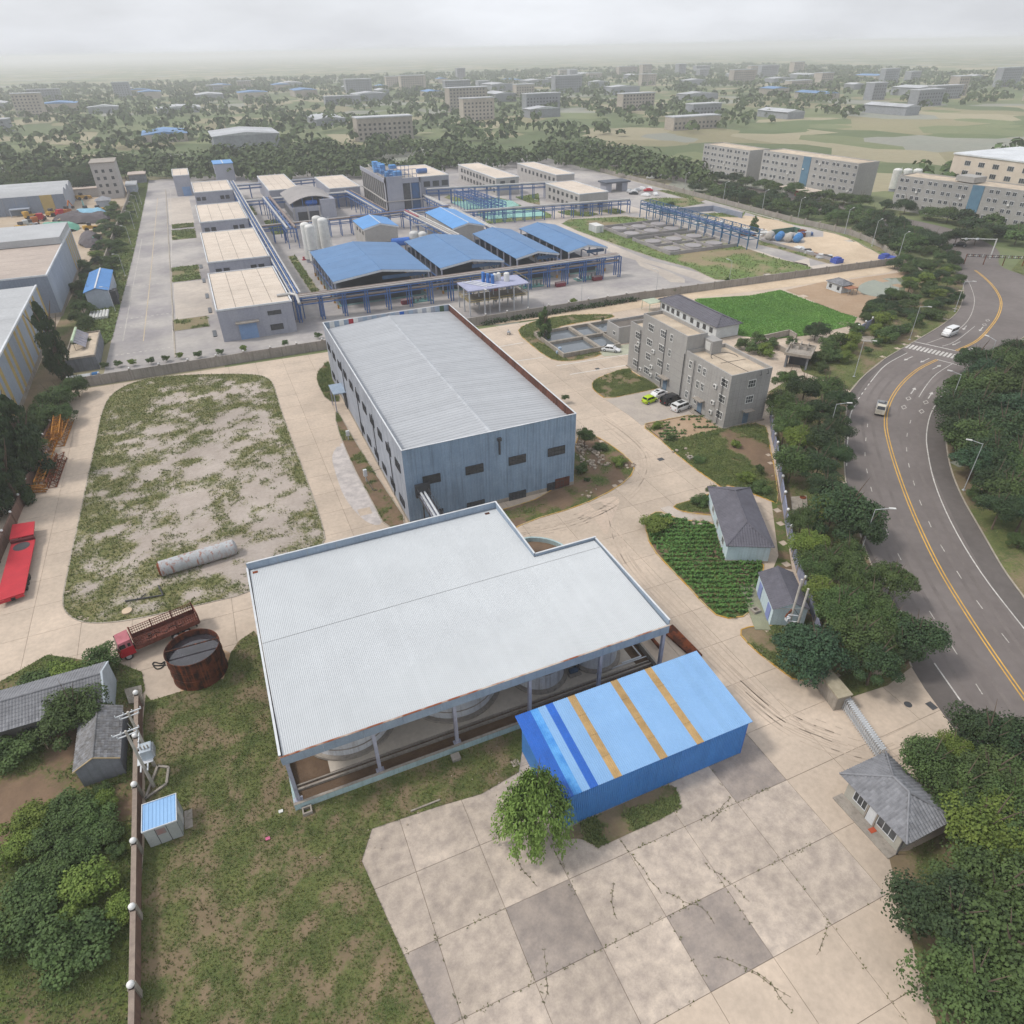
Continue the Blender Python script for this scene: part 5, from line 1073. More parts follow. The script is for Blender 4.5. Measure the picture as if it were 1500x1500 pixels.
for i in range(k):
    p, q = ga+gu*(L_*i/k), ga+gu*(L_*(i+1)/k); mb = MB()
    for s_ in (-.38, .38): mb.tube(P3(p+gn*s_, .1), P3(p+gn*s_, 1.55), .035, 5)
    mb.tube(P3(p-gn*.38, 1.55), P3(p+gn*.38, 1.55), .04, 5); mb.tube(P3(p-gn*.38, .5), P3(p+gn*.38, .5), .03, 4)
    for s_ in (-.38, .38): mb.tube(P3(p+gn*s_, .25), P3(q+gn*s_, 1.4), .022, 4); mb.tube(P3(p+gn*s_, 1.4), P3(q+gn*s_, .25), .022, 4)
    mb.tube(P3(p-gn*.38, 1.56), P3(q+gn*.38, 1.56), .03, 4); mb.tube(P3(p+gn*.38, 1.56), P3(q-gn*.38, 1.56), .03, 4); mb.box(p.x-.1, p.y-.45, .08, p.x+.1, p.y+.45, .16)
    mb.ob('lattice_frame', M_trim, gt, org=(p.x, p.y, 0))
hp = GP([(1369, 1240), (1395, 1246)]); ff = thing('railing_fence', 'blue-grey bar railing behind the gatehouse', 'fence', (49, 16.6, 0))
for i in range(26): MB().tube((49+i*.32, 16.4-i*.16, 0), (49+i*.32, 16.4-i*.16, 1.7), .03, 4).ob('bar', M_vf, ff, org=(49+i*.32, 16.4-i*.16, 0))
MB().tube((49, 16.4, 1.5), (57, 12.4, 1.5), .04, 4).tube((49, 16.4, .3), (57, 12.4, .3), .04, 4).ob('rail', M_vf, ff)
mh = G(*zoomed(1080, 950, 3.571)(892, 295)); tag(MB().cyl(*mh, .08, .095, .42, 16).ob('manhole_cover', M_frame, org=(*mh, .08)), 'round dark manhole cover on the entrance apron', 'manhole cover')
for q, lab in (((885, 262), 'square dark drain grate on the bend of the compound road'), ):
    c = G(*z4(*q)); tag(MB().box(c[0]-.55, c[1]-.45, .085, c[0]+.55, c[1]+.45, .1).ob('drain_grate', M_frame, org=(*c, .08)), lab, 'drain grate')
c = G(*z3(553, 395)); tag(MB().box(c[0]-.5, c[1]-.4, .085, c[0]+.5, c[1]+.4, .1).ob('drain_grate', M_frame, org=(*c, .08)), 'square dark drain grate near the parked white saloon', 'drain grate')
c = G(*zoomed(1080, 950, 3.571)(1015, 302)); tag(MB().box(c[0]-.4, c[1]-.5, .085, c[0]+.4, c[1]+.5, .1).ob('drain_grate', M_frame, org=(*c, .08)), 'small drain grate at the edge of entrance apron and asphalt', 'drain grate')
# hut by the pond
hu = thing('pond_hut', 'small white hut with grey hipped roof and rust-roofed porch beside the pond', 'hut', (163.8, 144.2, 0))
MB().box(163.8, 144.2, 0, 167.6, 149.8, 2.3).ob('wall', mat('white_plaster', 'c3c8ca'), hu); hip_roof(hu, 163.8, 167.6, 144.2, 149.8, 2.3, 3.4, M_tileg, .6, .6, .35, 200)
MB().box(163.9, 141.6, 1.9, 167.4, 144.15, 2.0).ob('porch_roof', mat('rusty_tile', '9a6a52'), hu)
for s_ in (145.4, 148.4): window(hu, 'W', s_, 163.8, 1.3, .9, 1.0, 2, 1)
for xx in (164, 165.6, 167.2): MB().box(xx, 141.7, 0, xx+.12, 141.82, 1.9).ob('porch_post', M_plinth, hu)
# rough concrete pads
for (q, nm, lab) in ((GP([(1158, 730), (1181, 728), (1183, 752), (1160, 755)]), 'concrete_pad', 'pale concrete pad with round lid under the roadside trees'), (ZP(z1, [(592, 188), (610, 165), (680, 165), (665, 200)]), 'concrete_pad', 'flat concrete pad in the grass beside the roadside lamp'), (GP([(183, 1012), (208, 1006), (211, 1030), (190, 1033)]), 'concrete_pad', 'broken pale concrete slab at the top end of the brown globe-topped wall')):
    o = MB().prism(q, .1, .3).ob(nm, M_plinth, org=(*q[0], 0)); tag(o, lab, 'concrete pad')
    if 'lid' in lab: c = ((q[0][0]+q[1][0])/2+.3, (q[0][1]+q[1][1])/2-.6); MB().cyl(c[0], c[1], .3, .38, .5, 14).ob('lid', M_rust, o)
# ================================================================ street lamps and poles
def lamp(base, h_, hd, L_=1.7, label='', name='street_lamp', group=None, double=False, r=.075):
    t = thing(name, label, 'street lamp', (*base, 0), group=group); x, y = base; d = Vector((math.cos(hd), math.sin(hd)))
    MB().tube((x, y, 0), (x, y, h_), r, 8, r2=r*.55).box(x-.2, y-.2, 0, x+.2, y+.2, .25).ob('pole', M_lamp, t)
    for s_ in ((1, -1) if double else (1,)):
        e_ = (x+d.x*L_*s_, y+d.y*L_*s_, h_+.35); MB().tube((x, y, h_-.1), e_, .05, 6).ob('arm', M_lamp, t)
        MB().bar((e_[0]-d.x*.1*s_, e_[1]-d.y*.1*s_, e_[2]), (e_[0]+d.x*.75*s_, e_[1]+d.y*.75*s_, e_[2]+.05), .28, .12).ob('lamp_head', M_white, t)
    return t
def roaddir(p):
    i = near_on(yn+yf, p); q = Vector((yn+yf)[i])-Vector(p); return math.atan2(q.y, q.x)
for px, h_, lab in (((1250.6, 552.6), 8.2, 'tall street lamp left of the main road just above the driveway mouth'), ((1332, 498.5), 8.2, 'tall street lamp left of the main road beside the white van'), ((1411, 719), 8.6, 'tall street lamp with ring bracket on the right verge of the main road'), ((1398, 457), 8, 'street lamp left of the main road on the upper bend')):
    c = G(*px); lamp(c, h_, roaddir(c), label=lab)
for px, lab in (((1226, 590), 'street lamp half hidden in the trees opposite the light truck'), ((1283, 744), 'street lamp poking out of the trees beside the lower main road'), ((1409, 547), 'street lamp head above the right-hand trees below the crosswalk'), ((1460, 497), 'street lamp above the right-hand trees beyond the crosswalk')):
    c = G(*px, 8.2); lamp(c, 8, roaddir(c), label=lab)
for k, xy in enumerate([(220.3, 244.9), (221, 224.5), (221.6, 200.2), (215.0, 181.1), (207.0, 163), (219.5, 270), (219.5, 300)]):
    lamp(xy, 8.5, math.radians(10), label=['fifth', 'fourth', 'third', 'second', 'nearest', 'sixth', 'farthest'][k]+' lamp along the curving far boundary wall, counted from the pond', group='lamps along the far boundary wall', r=.12)
for k, xy in enumerate([(-26.8, 260.3), (-26.3, 307.5), (-25.9, 339.2), (-25.0, 361), (-24.7, 380), (-24.0, 396), (-28.0, 220.5)]):
    lamp(xy, 6.8, math.radians(185), 1.2, label=['second', 'third', 'fourth', 'fifth', 'sixth', 'farthest', 'nearest'][k]+' lamp of the row along the long plant road, counted from the camera', group='lamps along the long plant road', r=.09)
for k, xy in enumerate([(65.9, 170.1), (92.9, 168.7), (116.7, 167.3), (142.0, 166.6)]):
    lamp(xy, 6.6, math.radians(120), 1.1, label=['nearest the blue platform', 'second from the blue platform', 'third from the blue platform', 'fourth from the blue platform'][k] and 'plant yard lamp '+['nearest the blue platform', 'second from the blue platform', 'third from the blue platform', 'farthest from the blue platform'][k], group='plant yard lamps behind the boundary wall')
M_cpole = mat('concrete_pole', 'b5b0a8', 'a19c94', s=1, rough=.85)
def xarm(mb, c, z, d, L_, ins=3):
    p, q = Vector((c[0], c[1], z))-Vector(d)*L_/2, Vector((c[0], c[1], z))+Vector(d)*L_/2; mb.bar(p, q, .09, .09)
    for i in range(ins): r_ = p.lerp(q, i/(ins-1)); mb.tube(r_, r_+Vector((0, 0, .25)), .05, 6)
pA, pB = G(226, 1153), (-17.3, 54.2)
tp = thing('transformer_poles', 'pair of leaning-looking concrete poles carrying a grey transformer above the globe-topped wall', 'utility poles', (*pA, 0))
for c, h_ in ((pA, 8.6), (pB, 8.4)):
    MB().tube((*c, 0), (*c, h_), .17, 10, r2=.11).ob('pole', M_cpole, tp)
    mb = MB(); xarm(mb, c, h_-.15, (1, .12, 0), 2.2, 4); xarm(mb, c, h_-.6, (1, .12, 0), 1.6, 2); mb.ob('crossarm', M_trim, tp)
MB().bar((pA[0]-.3, pA[1]-.4, 3.1), (pB[0]-.3, pB[1]+.4, 3.1), .12, .14).bar((pA[0]+.3, pA[1]-.4, 3.1), (pB[0]+.3, pB[1]+.4, 3.1), .12, .14).box(pA[0]-.6, pA[1]+.4, 3.15, pA[0]+.8, pB[1]-.4, 3.2).ob('platform', M_trim, tp)
tx, ty = pA[0]+.35, (pA[1]+pB[1])/2+.2
o = MB().box(tx-.45, ty-.7, 3.2, tx+.55, ty+.5, 4.35).ob('transformer', mat('pale_grey_enamel', 'b9c3cc'), tp)
mb = MB()
for i in range(3): mb.tube((tx-.25+i*.3, ty-.3, 4.35), (tx-.25+i*.3, ty-.3, 4.8), .07, 6)
mb.ob('insulators', M_plinth, o); mb = MB()
for i in range(7): mb.box(tx+.56, ty-.65+i*.17, 3.3, tx+.72, ty-.6+i*.17, 4.2)
mb.ob('cooling_fins', M_lamp, o)
mb = MB(); xarm(mb, (tx-.2, ty), 5.4, (0, 1, 0), 2.2, 4); mb.tube((tx, ty, 5.4), (tx-.4, ty, 8.0), .02, 4).tube((tx, ty-.6, 5.6), (tx-.2, ty-.3, 4.7), .02, 4); mb.ob('switch_arm', M_trim, tp)
pA, pB = G(1150, 934), G(1161, 940)
tp = thing('utility_poles', 'pair of plain concrete poles with rusty switchgear in front of the gabled pale-blue shed', 'utility poles', (*pA, 0))
for c, h_ in ((pA, 9.2), (pB, 8.4)): MB().tube((*c, 0), (*c, h_), .17, 10, r2=.12).ob('pole', M_cpole, tp)
mb = MB(); 
for i in range(3): mb.tube((pA[0]-.3-.25*i, pA[1]+.1, 4.1-.25*i), (pA[0]-.1-.25*i, pA[1]+.1, 4.6-.25*i), .1, 6)
mb.ob('insulators', M_rust, tp)
MB().bar((pA[0]-.6, pA[1], 3.0), (pB[0]+.4, pB[1], 3.0), .1, .1).bar((pA[0]-.6, pA[1], 4.0), (pB[0]+.4, pB[1], 4.0), .08, .08).box(pA[0]-.7, pA[1]-.2, 3.05, pA[0]-.2, pA[1]+.25, 3.5).ob('bracket', M_trim, tp)
mb = MB(); cpts = [Vector((pA[0]-.2, pA[1], 4.2)), Vector((pA[0]+.3, pA[1]+.2, 4.5)), Vector((pB[0]-.1, pB[1]+.1, 4.2)), Vector((pB[0], pB[1]-.15, 3.2)), Vector((pB[0]-.05, pB[1]-.2, 1.2))]; mb.path(cpts, .035, 5); mb.ob('cable', M_black, tp)
# brick kerb square by the pole
q = GP([(214, 1172), (245, 1150), (248, 1126), (232, 1124)]); mb = MB()
for a, b in zip(q, q[1:]+q[:1]): mb.bar((*a, .2), (*b, .2), .22, .25)
tag(mb.ob('brick_edging', M_conc, org=(*q[0], 0)), 'broken low concrete edging square at the foot of the transformer pole', 'edging')
# roadside equipment left of the warehouse
for i, (px, h_) in enumerate((((537, 706), 2.4), ((511, 645), 2.0))):
    c = G(*px); t = thing('switch_box', 'pale grey box on a post '+('with a hanging hose beside' if i == 0 else 'on the green verge by')+' the warehouse left wall', 'switch box', (*c, 0))
    MB().tube((*c, 0), (*c, h_*.6), .08, 6).ob('post', M_lamp, t); MB().box(c[0]-.3, c[1]-.2, h_*.5, c[0]+.3, c[1]+.2, h_).ob('cabinet', M_trim, t)
    if i == 0: MB().path([Vector((c[0], c[1]-.3, 1.0)), Vector((c[0], c[1]-2, .9)), Vector((c[0]+.3, c[1]-3.4, .3)), Vector((c[0]+.9, c[1]-3.6, .2))], .05, 5).tube((c[0], c[1], 1.6), (18.4, c[1]+.5, 1.7), .03, 4).ob('hose', M_frame, t)
# rusty pool tank
cx, cy2 = G(281, 949, 4.1); cx, cy2 = -12.3, 65.9; R_ = 2.95
ci = thing('rusty_tank', 'open round rusty brown steel tank brimming with dark water beside the red truck', 'tank', (cx, cy2, 0))
M_rt = mat('dark_rusted_steel', '5b2f1f', '2c1a15', s=.9, rough=.8, amt=.9, streak=('94502a', .55)); mb = MB()
mb.cyl(cx, cy2, .1, 4.1, R_, 44, cap=False); mb.cyl(cx, cy2, 4.1, 4.1, R_, 44, r2=R_-.06, cap=False)
vv = [(cx+(R_-.06)*math.cos(2*math.pi*i/44), cy2+(R_-.06)*math.sin(2*math.pi*i/44), z) for z in (4.1, 3.2) for i in range(44)]; mb.add(vv, [(i, (i+1) % 44, 44+(i+1) % 44, 44+i) for i in range(44)]); mb.ob('shell', M_rt, ci)
for z in (.15, 1.4, 2.7, 3.95): MB().cyl(cx, cy2, z, z+.09, R_+.05, 44).ob('hoop', M_rt, ci) if z < 3 else None
hr = MB(); 
for i in range(44):
    a0, a1 = 2*math.pi*i/44, 2*math.pi*(i+1)/44; hr.tube((cx+R_*math.cos(a0), cy2+R_*math.sin(a0), 4.1), (cx+R_*math.cos(a1), cy2+R_*math.sin(a1), 4.1), .06, 5)
hr.ob('rim', M_rt, ci)
MB().cyl(cx, cy2, 3.15, 3.3, R_-.07, 44).ob('water', mat('black_tank_water', '3c3a40', '29272b', s=1.6, rough=.05, spec=1.0), ci)
MB().bar((cx-R_+.03, cy2+.5, 4.0), (cx+R_-.03, cy2+.4, 4.0), .12, .1).ob('cross_bar', M_rt, ci)
pad = GP([(250, 1012), (326, 998), (333, 955), (300, 930)]); stn = patch('rust_stain', smooth_poly([(cx+(R_+.9)*math.cos(a), cy2+(R_+.7)*math.sin(a)) for a in np.linspace(-2.4, .9, 14)]+[(cx, cy2)], 1), .094, mat('rust_stained_concrete', 'b38a60', 'b9a58c', s=1.3, amt=.6), 2., parent=cy_, kind=None)
# hose on the pad
hz = [G(*p, .16) for p in ((243, 974), (232, 975), (224, 974), (226, 970), (236, 972), (241, 969), (238, 977), (230, 980), (225, 976))]
tag(MB().path([Vector((*p, .16)) for p in spline(hz, 4)], .07, 6).ob('hose', M_black, org=(*hz[0], 0)), 'black hose looped on the concrete left of the rusty tank', 'hose')
# steel cylinder lying in the lot
a, b = Vector((-16.4, 87.2, 1.15)), Vector((-6.6, 88.3, 1.15)); d = (b-a).normalized()
hc = thing('steel_cylinder', 'pale grey steel tank streaked with orange rust lying in the weedy lot', 'tank', (-11.5, 87.8, 0))
M_hc = mat('rust_streaked_white_steel', 'b4b8bb', 'a7a9ab', s=1.0, rough=.7, streak=('94502c', .95), s2=40)
MB().tube(a, b, 1.12, 28).ob('shell', M_hc, hc, smooth=False)
MB().tube(b, b+d*.3, 1.12, 28, r2=.75).tube(b+d*.3, b+d*.42, .75, 28, r2=.2).ob('end_dome', M_hc, hc); MB().tube(a, a-d*.28, 1.12, 28, r2=.8).ob('end_dome', M_rust, hc)
for t_ in (.28, .62, .85): p = a.lerp(b, t_); MB().tube(p, p+d*.06, 1.16, 28).ob('weld_band', M_hc, hc)
q = GP([(184, 883), (240, 874), (233, 860)]); tag(MB().path([Vector((*q[0], .3)), Vector((*q[1], .3)), Vector((*q[2], .3))], .1, 6).tube((*G(205, 880), .3), (*G(215, 872), .3), .08).ob('bent_pipe', M_frame, org=(*q[0], 0)), 'thin bent dark pipe lying near the bottom edge of the weedy lot', 'pipe')
q = G(187, 897); tag(MB().cyl(q[0], q[1], .1, .35, .62, 20).ob('concrete_disc', M_sand, org=(*q, 0)), 'pale round disc lying at the bottom of the weedy lot', 'disc')
# ================================================================ vehicles
M_glass = mat('car_glass', '20262c', '181c21', s=.5, rough=.08, spec=.8)
M_lightg = mat('lamp_glass', 'd8d8d2', rough=.2); M_redl = mat('tail_lamp', 'a02020', rough=.3)
def wheel(parent, x, y, r, w):
    o = kid('wheel', WHEELM(r, w)[0], parent, (x, y, r)); kid('rim', WHEELM(r, w)[1], o)
WH = {}
def WHEELM(r, w):
    k = (r, w)
    if k not in WH:
        a = MB(); a.tube((0, -w/2, 0), (0, w/2, 0), r, 18); b = MB(); b.tube((0, -w/2-.012, 0), (0, w/2+.012, 0), r*.6, 12); WH[k] = (a.mesh('tyre', M_black), b.mesh('rim', M_lamp))
    return WH[k]
def loft(secs, name, m, parent, smooth=True):
    "sections: (x, [(y, z)...]) closed rings with the same count, from rear to front"
    mb = MB(); n = len(secs[0][1]); vv = []
    for x, ring in secs: vv += [(x, y, z) for y, z in ring]
    ff = []
    for i in range(len(secs)-1):
        for j in range(n): a = i*n+j; b = i*n+(j+1) % n; ff.append((a, b, b+n, a+n))
    ff += [tuple(range(n))[::-1], tuple(range((len(secs)-1)*n, len(secs)*n))]; mb.add(vv, ff[:])
    me = mb.mesh(name, m)
    import bmesh
    bm = bmesh.new(); bm.from_mesh(me); bmesh.ops.recalc_face_normals(bm, faces=bm.faces); bm.to_mesh(me); bm.free()
    if smooth: me.polygons.foreach_set('use_smooth', [True]*len(me.polygons)); me.update()
    try: me.set_sharp_from_angle(angle=math.radians(38))
    except Exception: pass
    return kid(name, me, parent)
def car(px, heading, L_, Wd, H_, m, label, style='saloon', name='parked_car', z0=.1, cat='car'):
    c = G(*px); t = thing(name, label, cat, (*c, z0), heading); h2 = Wd/2; gc = .2; bl = H_*.58
    def ring(w, zb, zt, rr=.12): return [(-w, zb+.08), (-w+.06, zb), (w-.06, zb), (w, zb+.08), (w, zt-rr), (w-rr, zt), (-w+rr, zt), (-w, zt-rr)]
    rear, front = -L_/2, L_/2; hoodz = bl*.93 if style != 'van' else bl; tail = bl*(1.0 if style != 'saloon' else .98)
    S = [(rear, ring(h2*.84, gc+.2, tail*.85)), (rear+.12, ring(h2*.95, gc, tail)), (rear+L_*.3, ring(h2, gc, bl)), (front-L_*.33, ring(h2, gc, bl)), (front-.3, ring(h2*.93, gc, hoodz*.88)), (front, ring(h2*.78, gc+.16, hoodz*.66))]
    body = loft(S, 'body', m, t)
    if style == 'saloon': cab = [(rear+L_*.09, .9, bl-.02), (rear+L_*.26, .76, H_-.05), (rear+L_*.5, .78, H_), (rear+L_*.62, .78, H_-.07), (front-L_*.24, .92, bl-.02)]
    elif style == 'hatch': cab = [(rear+.05, .9, bl-.02), (rear+.3, .8, H_-.07), (rear+L_*.45, .82, H_), (rear+L_*.62, .8, H_-.06), (front-L_*.2, .92, bl-.02)]
    else: cab = [(rear+.04, .92, bl-.02), (rear+.22, .86, H_-.05), (rear+L_*.45, .87, H_), (rear+L_*.72, .86, H_-.05), (front-L_*.13, .93, bl-.02)]
    def cr(w, zt): w = w*h2; return [(-w*1.07, bl-.05), (w*1.07, bl-.05), (w, zt-.05), (w-.1, zt), (-w+.1, zt), (-w, zt-.05)]
    loft([(x, cr(w, max(zt, bl+.0))) for x, w, zt in cab], 'cabin', m, t)
    def gl(pts, nm='window'): kid(nm, MB().add(pts, [tuple(range(len(pts)))]).mesh(nm, M_glass), t)
    (xa, wa, _), (xb, wb, zb), (xc, wc, zc), (xd, wd_, zd), (xe, we, _) = cab; e = .012
    def side(s):
        yb, yt = s*(h2*wc*1.065+e), s*(h2*wc*1.0+.02+e); p = [(xa+.22, yb, bl+.02), (xe-.28, yb, bl+.02), (xd-.05, yt, zd-.12), (xb+.08, yt, zb-.12)]; p = p if s < 0 else p[::-1]; xm = (xb+xd)/2+.1
        A_ = [(xa+.25, yb, bl+.03), (xm-.05, yb, bl+.03), (xm-.05, yt, zd-.1), (xb+.1, yt, zd-.12)]; B_ = [(xm+.05, yb, bl+.03), (xe-.3, yb, bl+.03), (xd-.02, yt, zd-.12), (xm+.05, yt, zd-.1)]
        for q in (A_, B_): gl(q if s < 0 else q[::-1])
    side(-1); side(1); w1, w2 = h2*we*.95, h2*wd_*.86
    gl([(xe-.06, -w1, bl+.03), (xe-.06, w1, bl+.03), (xd+.03, w2, zd-.02), (xd+.03, -w2, zd-.02)], 'windscreen'); w1, w2 = h2*wa*.9, h2*wb*.84
    gl([(xa+.03, w1, bl+.05), (xa+.03, -w1, bl+.05), (xb-.03, -w2, zb-.02), (xb-.03, w2, zb-.02)], 'rear_window')
    for s in (-1, 1):
        kid('headlight', MB().box(front-.2, s*h2*.58-.16, hoodz*.62, front+.0, s*h2*.58+.16, hoodz*.78).mesh('headlight', M_lightg), t)
        kid('tail_light', MB().box(rear-.01, s*h2*.66-.14, tail*.62, rear+.1, s*h2*.66+.14, tail*.84).mesh('tail_light', M_redl), t)
        kid('mirror', MB().box(xe-.5, s*(h2+.02), bl, xe-.33, s*(h2+.17), bl+.13).mesh('mirror', m), t)
        for x in (rear+L_*.19, front-L_*.2): wheel(t, x, s*(h2-.1), .31 if L_ < 4 else .34, .22)
    return t, (xb, xc, xd, zc, wc*h2, bl)
P_w = mat('white_car_paint', 'd9dadb', 'd4d5d6', rough=.25, spec=.6); P_l = mat('lime_car_paint', 'b6d523', 'aecb20', rough=.3, spec=.6); P_k = mat('black_car_paint', '1d1f26', '181a20', rough=.2, spec=.7)
R90 = math.radians
a0 = math.atan2(*(Vector(G(978, 573))-Vector(G(950, 583))).yx)
t, q = car((962.5, 582), a0+math.pi, 4.6, 1.8, 1.45, P_w, 'white saloon with sunroof nosed away beside the lime green hatchback')
kid('sunroof', MB().box(q[1]-.2, -.4, q[3]-.01, q[1]+.4, .4, q[3]+.012).mesh('sunroof', M_glass), t)
car((951.5, 589.5), a0, 3.4, 1.55, 1.5, P_l, 'lime green small hatchback parked before the office', 'hatch')
car((982, 590), a0, 4.7, 1.85, 1.75, P_k, 'black people carrier between the lime hatchback and the white crossover', 'suv')
t, q = car((997, 600), a0, 4.5, 1.85, 1.68, P_w, 'white crossover with black sunroof, nearest the office side door', 'suv'); kid('sunroof', MB().box(q[1]-.7, -.5, q[3]-.03, q[1]+.7, .5, q[3]+.012).mesh('sunroof', M_glass), t)
a1 = math.atan2(*(Vector(G(903, 516))-Vector(G(886, 514))).yx); car((895, 515), a1, 4.5, 1.8, 1.45, P_w, 'white saloon parked alone beside the settling ponds')
c = Vector(G(1390, 492)); vd = roaddir(c)
def roadheading(px, rev=False):
    p = G(*px); L_ = yn+yf; i = near_on(L_, p); a, b = Vector(L_[i-1]), Vector(L_[i+1]); d = (a-b) if rev else (b-a); return math.atan2(d.y, d.x)
t, q = car((1390, 491), roadheading((1400, 500), True), 5.0, 1.95, 2.05, P_w, 'silver-white van driving down the main road above the crosswalk', 'van', name='van', cat='van', z0=.04)
# small truck
c = G(1289, 603); hd = roadheading((1300, 600), True); lt = thing('light_truck', 'small white flatbed truck with dark load driving down the main road', 'truck', (*c, .04), hd)
kid('cab', MB().box(1.0, -.85, .5, 2.55, .85, 1.35).add([(1.0, -.85, 1.35), (2.5, -.85, 1.35), (2.15, -.76, 2.05), (1.05, -.76, 2.05), (1.0, .85, 1.35), (2.5, .85, 1.35), (2.15, .76, 2.05), (1.05, .76, 2.05)], [(0, 1, 2, 3), (7, 6, 5, 4), (3, 2, 6, 7), (1, 5, 6, 2), (0, 3, 7, 4)]).mesh('cab', mat('cream_truck_paint', 'cfc9bb', rough=.4)), lt)
kid('windscreen', MB().add([(2.5, -.72, 1.42), (2.5, .72, 1.42), (2.2, .66, 1.98), (2.2, -.66, 1.98)], [(0, 1, 2, 3)]).mesh('windscreen', M_glass), lt)
for s in (-1, 1): kid('side_window', MB().box(1.25, s*.83-.02, 1.4, 2.1, s*.83+.02, 1.85).mesh('side_window', M_glass), lt); [wheel(lt, x, s*.72, .36, .24) for x in (-1.5, 1.9)]
kid('chassis', MB().box(-2.6, -.5, .45, 1.0, .5, .65).mesh('chassis', M_frame), lt); kid('bed', MB().box(-2.7, -.9, .66, .9, .9, .8).box(-2.7, -.9, .8, -2.64, .9, 1.2).box(-2.64, -.9, .8, .9, -.84, 1.2).box(-2.64, .84, .8, .9, .9, 1.2).box(.84, -.84, .8, .9, .84, 1.5).mesh('bed', M_lamp), lt)
tag(MB().box(-.3, -.5, .8, .6, .4, 1.5).box(-1.8, -.6, .8, -.7, .3, 1.2).box(-1.5, .3, .8, .2, .7, 1.6).ob('truck_load', M_frame, None, org=(0, 0, 0)), 'dark bundled load on the bed of the small white truck', 'load'); ld = bpy.data.objects['truck_load']; ld.location = (*c, .04); ld.rotation_euler = (0, 0, hd)
# red stake-side truck
M_red = mat('faded_red_paint', 'b0182c', '9c1526', s=1, rough=.45); M_redp = mat('sun_bleached_red', 'b8707a', '93545a', s=1, rough=.6); M_brown = mat('rusty_red_steel', '75463c', '5a352c', s=.7, rough=.85, amt=.8)
b0, b1 = Vector((-20.6, 72.2)), Vector((-11.8, 74.4)); d = (b1-b0).normalized(); hd = math.atan2(-d.y, -d.x)
rt = thing('stake_truck', 'faded red stake-sided truck with an open rusty cargo bed parked by the rusty tank', 'truck', (-16.6, 73.4, .09), hd)
kid('cab', MB().box(2.9, -1.15, .7, 4.6, 1.15, 1.9).mesh('cab', M_red), rt)
kid('cab_roof', MB().add([(2.9, -1.15, 1.9), (4.6, -1.15, 1.9), (4.35, -1.02, 2.75), (2.95, -1.05, 2.85), (2.9, 1.15, 1.9), (4.6, 1.15, 1.9), (4.35, 1.02, 2.75), (2.95, 1.05, 2.85)], [(0, 1, 2, 3), (7, 6, 5, 4), (3, 2, 6, 7), (1, 5, 6, 2), (0, 3, 7, 4)]).mesh('cab_roof', M_redp), rt)
kid('windscreen', MB().add([(4.6, -1.0, 1.98), (4.6, 1.0, 1.98), (4.4, .92, 2.65), (4.4, -.92, 2.65)], [(0, 1, 2, 3)]).mesh('windscreen', M_glass), rt)
for s in (-1, 1):
    kid('side_window', MB().box(3.7, s*1.12-.03, 1.95, 4.35, s*1.12+.03, 2.5).box(3.15, s*1.12-.03, 2.0, 3.45, s*1.12+.03, 2.45).mesh('side_window', M_glass), rt); kid('mirror', MB().box(4.4, s*1.3-.08, 1.9, 4.5, s*1.3+.08, 2.4).mesh('mirror', M_black), rt)
    for x in (3.8, -1.6, -2.9): wheel(rt, x, s*.95, .5, .3)
    kid('headlight', MB().box(4.58, s*.8-.2, .95, 4.64, s*.8+.2, 1.2).mesh('headlight', M_lightg), rt)
kid('bumper', MB().box(4.5, -1.15, .5, 4.72, 1.15, .8).mesh('bumper', M_black), rt); kid('chassis', MB().box(-4.5, -.45, .7, 3.0, .45, 1.0).box(-4.3, -.9, .5, -4.1, .9, .9).box(0, -1.05, .5, 1.4, -.6, 1.0).mesh('chassis', M_black), rt)
kid('bed_floor', MB().box(-4.6, -1.2, 1.05, 2.7, 1.2, 1.2).mesh('bed_floor', M_brown), rt)
for s in (-1, 1):
    kid('side_board', MB().box(-4.6, s*1.2-.04, 1.2, 2.7, s*1.2+.04, 1.75).mesh('side_board', M_brown), rt)
    mb = MB(); z1_, z2_ = 1.75, 2.75
    for z in (2.1, 2.45, 2.75): mb.box(-4.6, s*1.2-.03, z-.03, 2.7, s*1.2+.03, z+.03)
    for i in range(29): x = -4.6+i*7.3/28; mb.box(x-.025, s*1.2-.034, 1.75, x+.025, s*1.2+.034, 2.75)
    for x in (-4.58, -2.1, .3, 2.68): mb.box(x-.07, s*1.2-.05, 1.2, x+.07, s*1.2+.05, 2.9)
    kid('stake_side', mb.mesh('stake_side', M_brown), rt)
kid('headboard', MB().box(2.7, -1.2, 1.2, 2.8, 1.2, 3.0).mesh('headboard', M_brown), rt); kid('tailgate', MB().box(-4.7, -1.2, 1.2, -4.62, 1.2, 2.6).mesh('tailgate', M_brown), rt)
hz = [Vector((-3+i*.55, .35*math.sin(i*1.9), 1.25)) for i in range(9)]; o = tag(MB().path(hz, .05, 5).box(-.9+1.6, -.5, 1.2, -.5+1.6, -.1, 1.45).ob('loose_cable', M_black, None, org=(0, 0, 0)), 'black cable strewn over the bed of the red truck', 'cable'); o.location = rt.location; o.rotation_euler = rt.rotation_euler
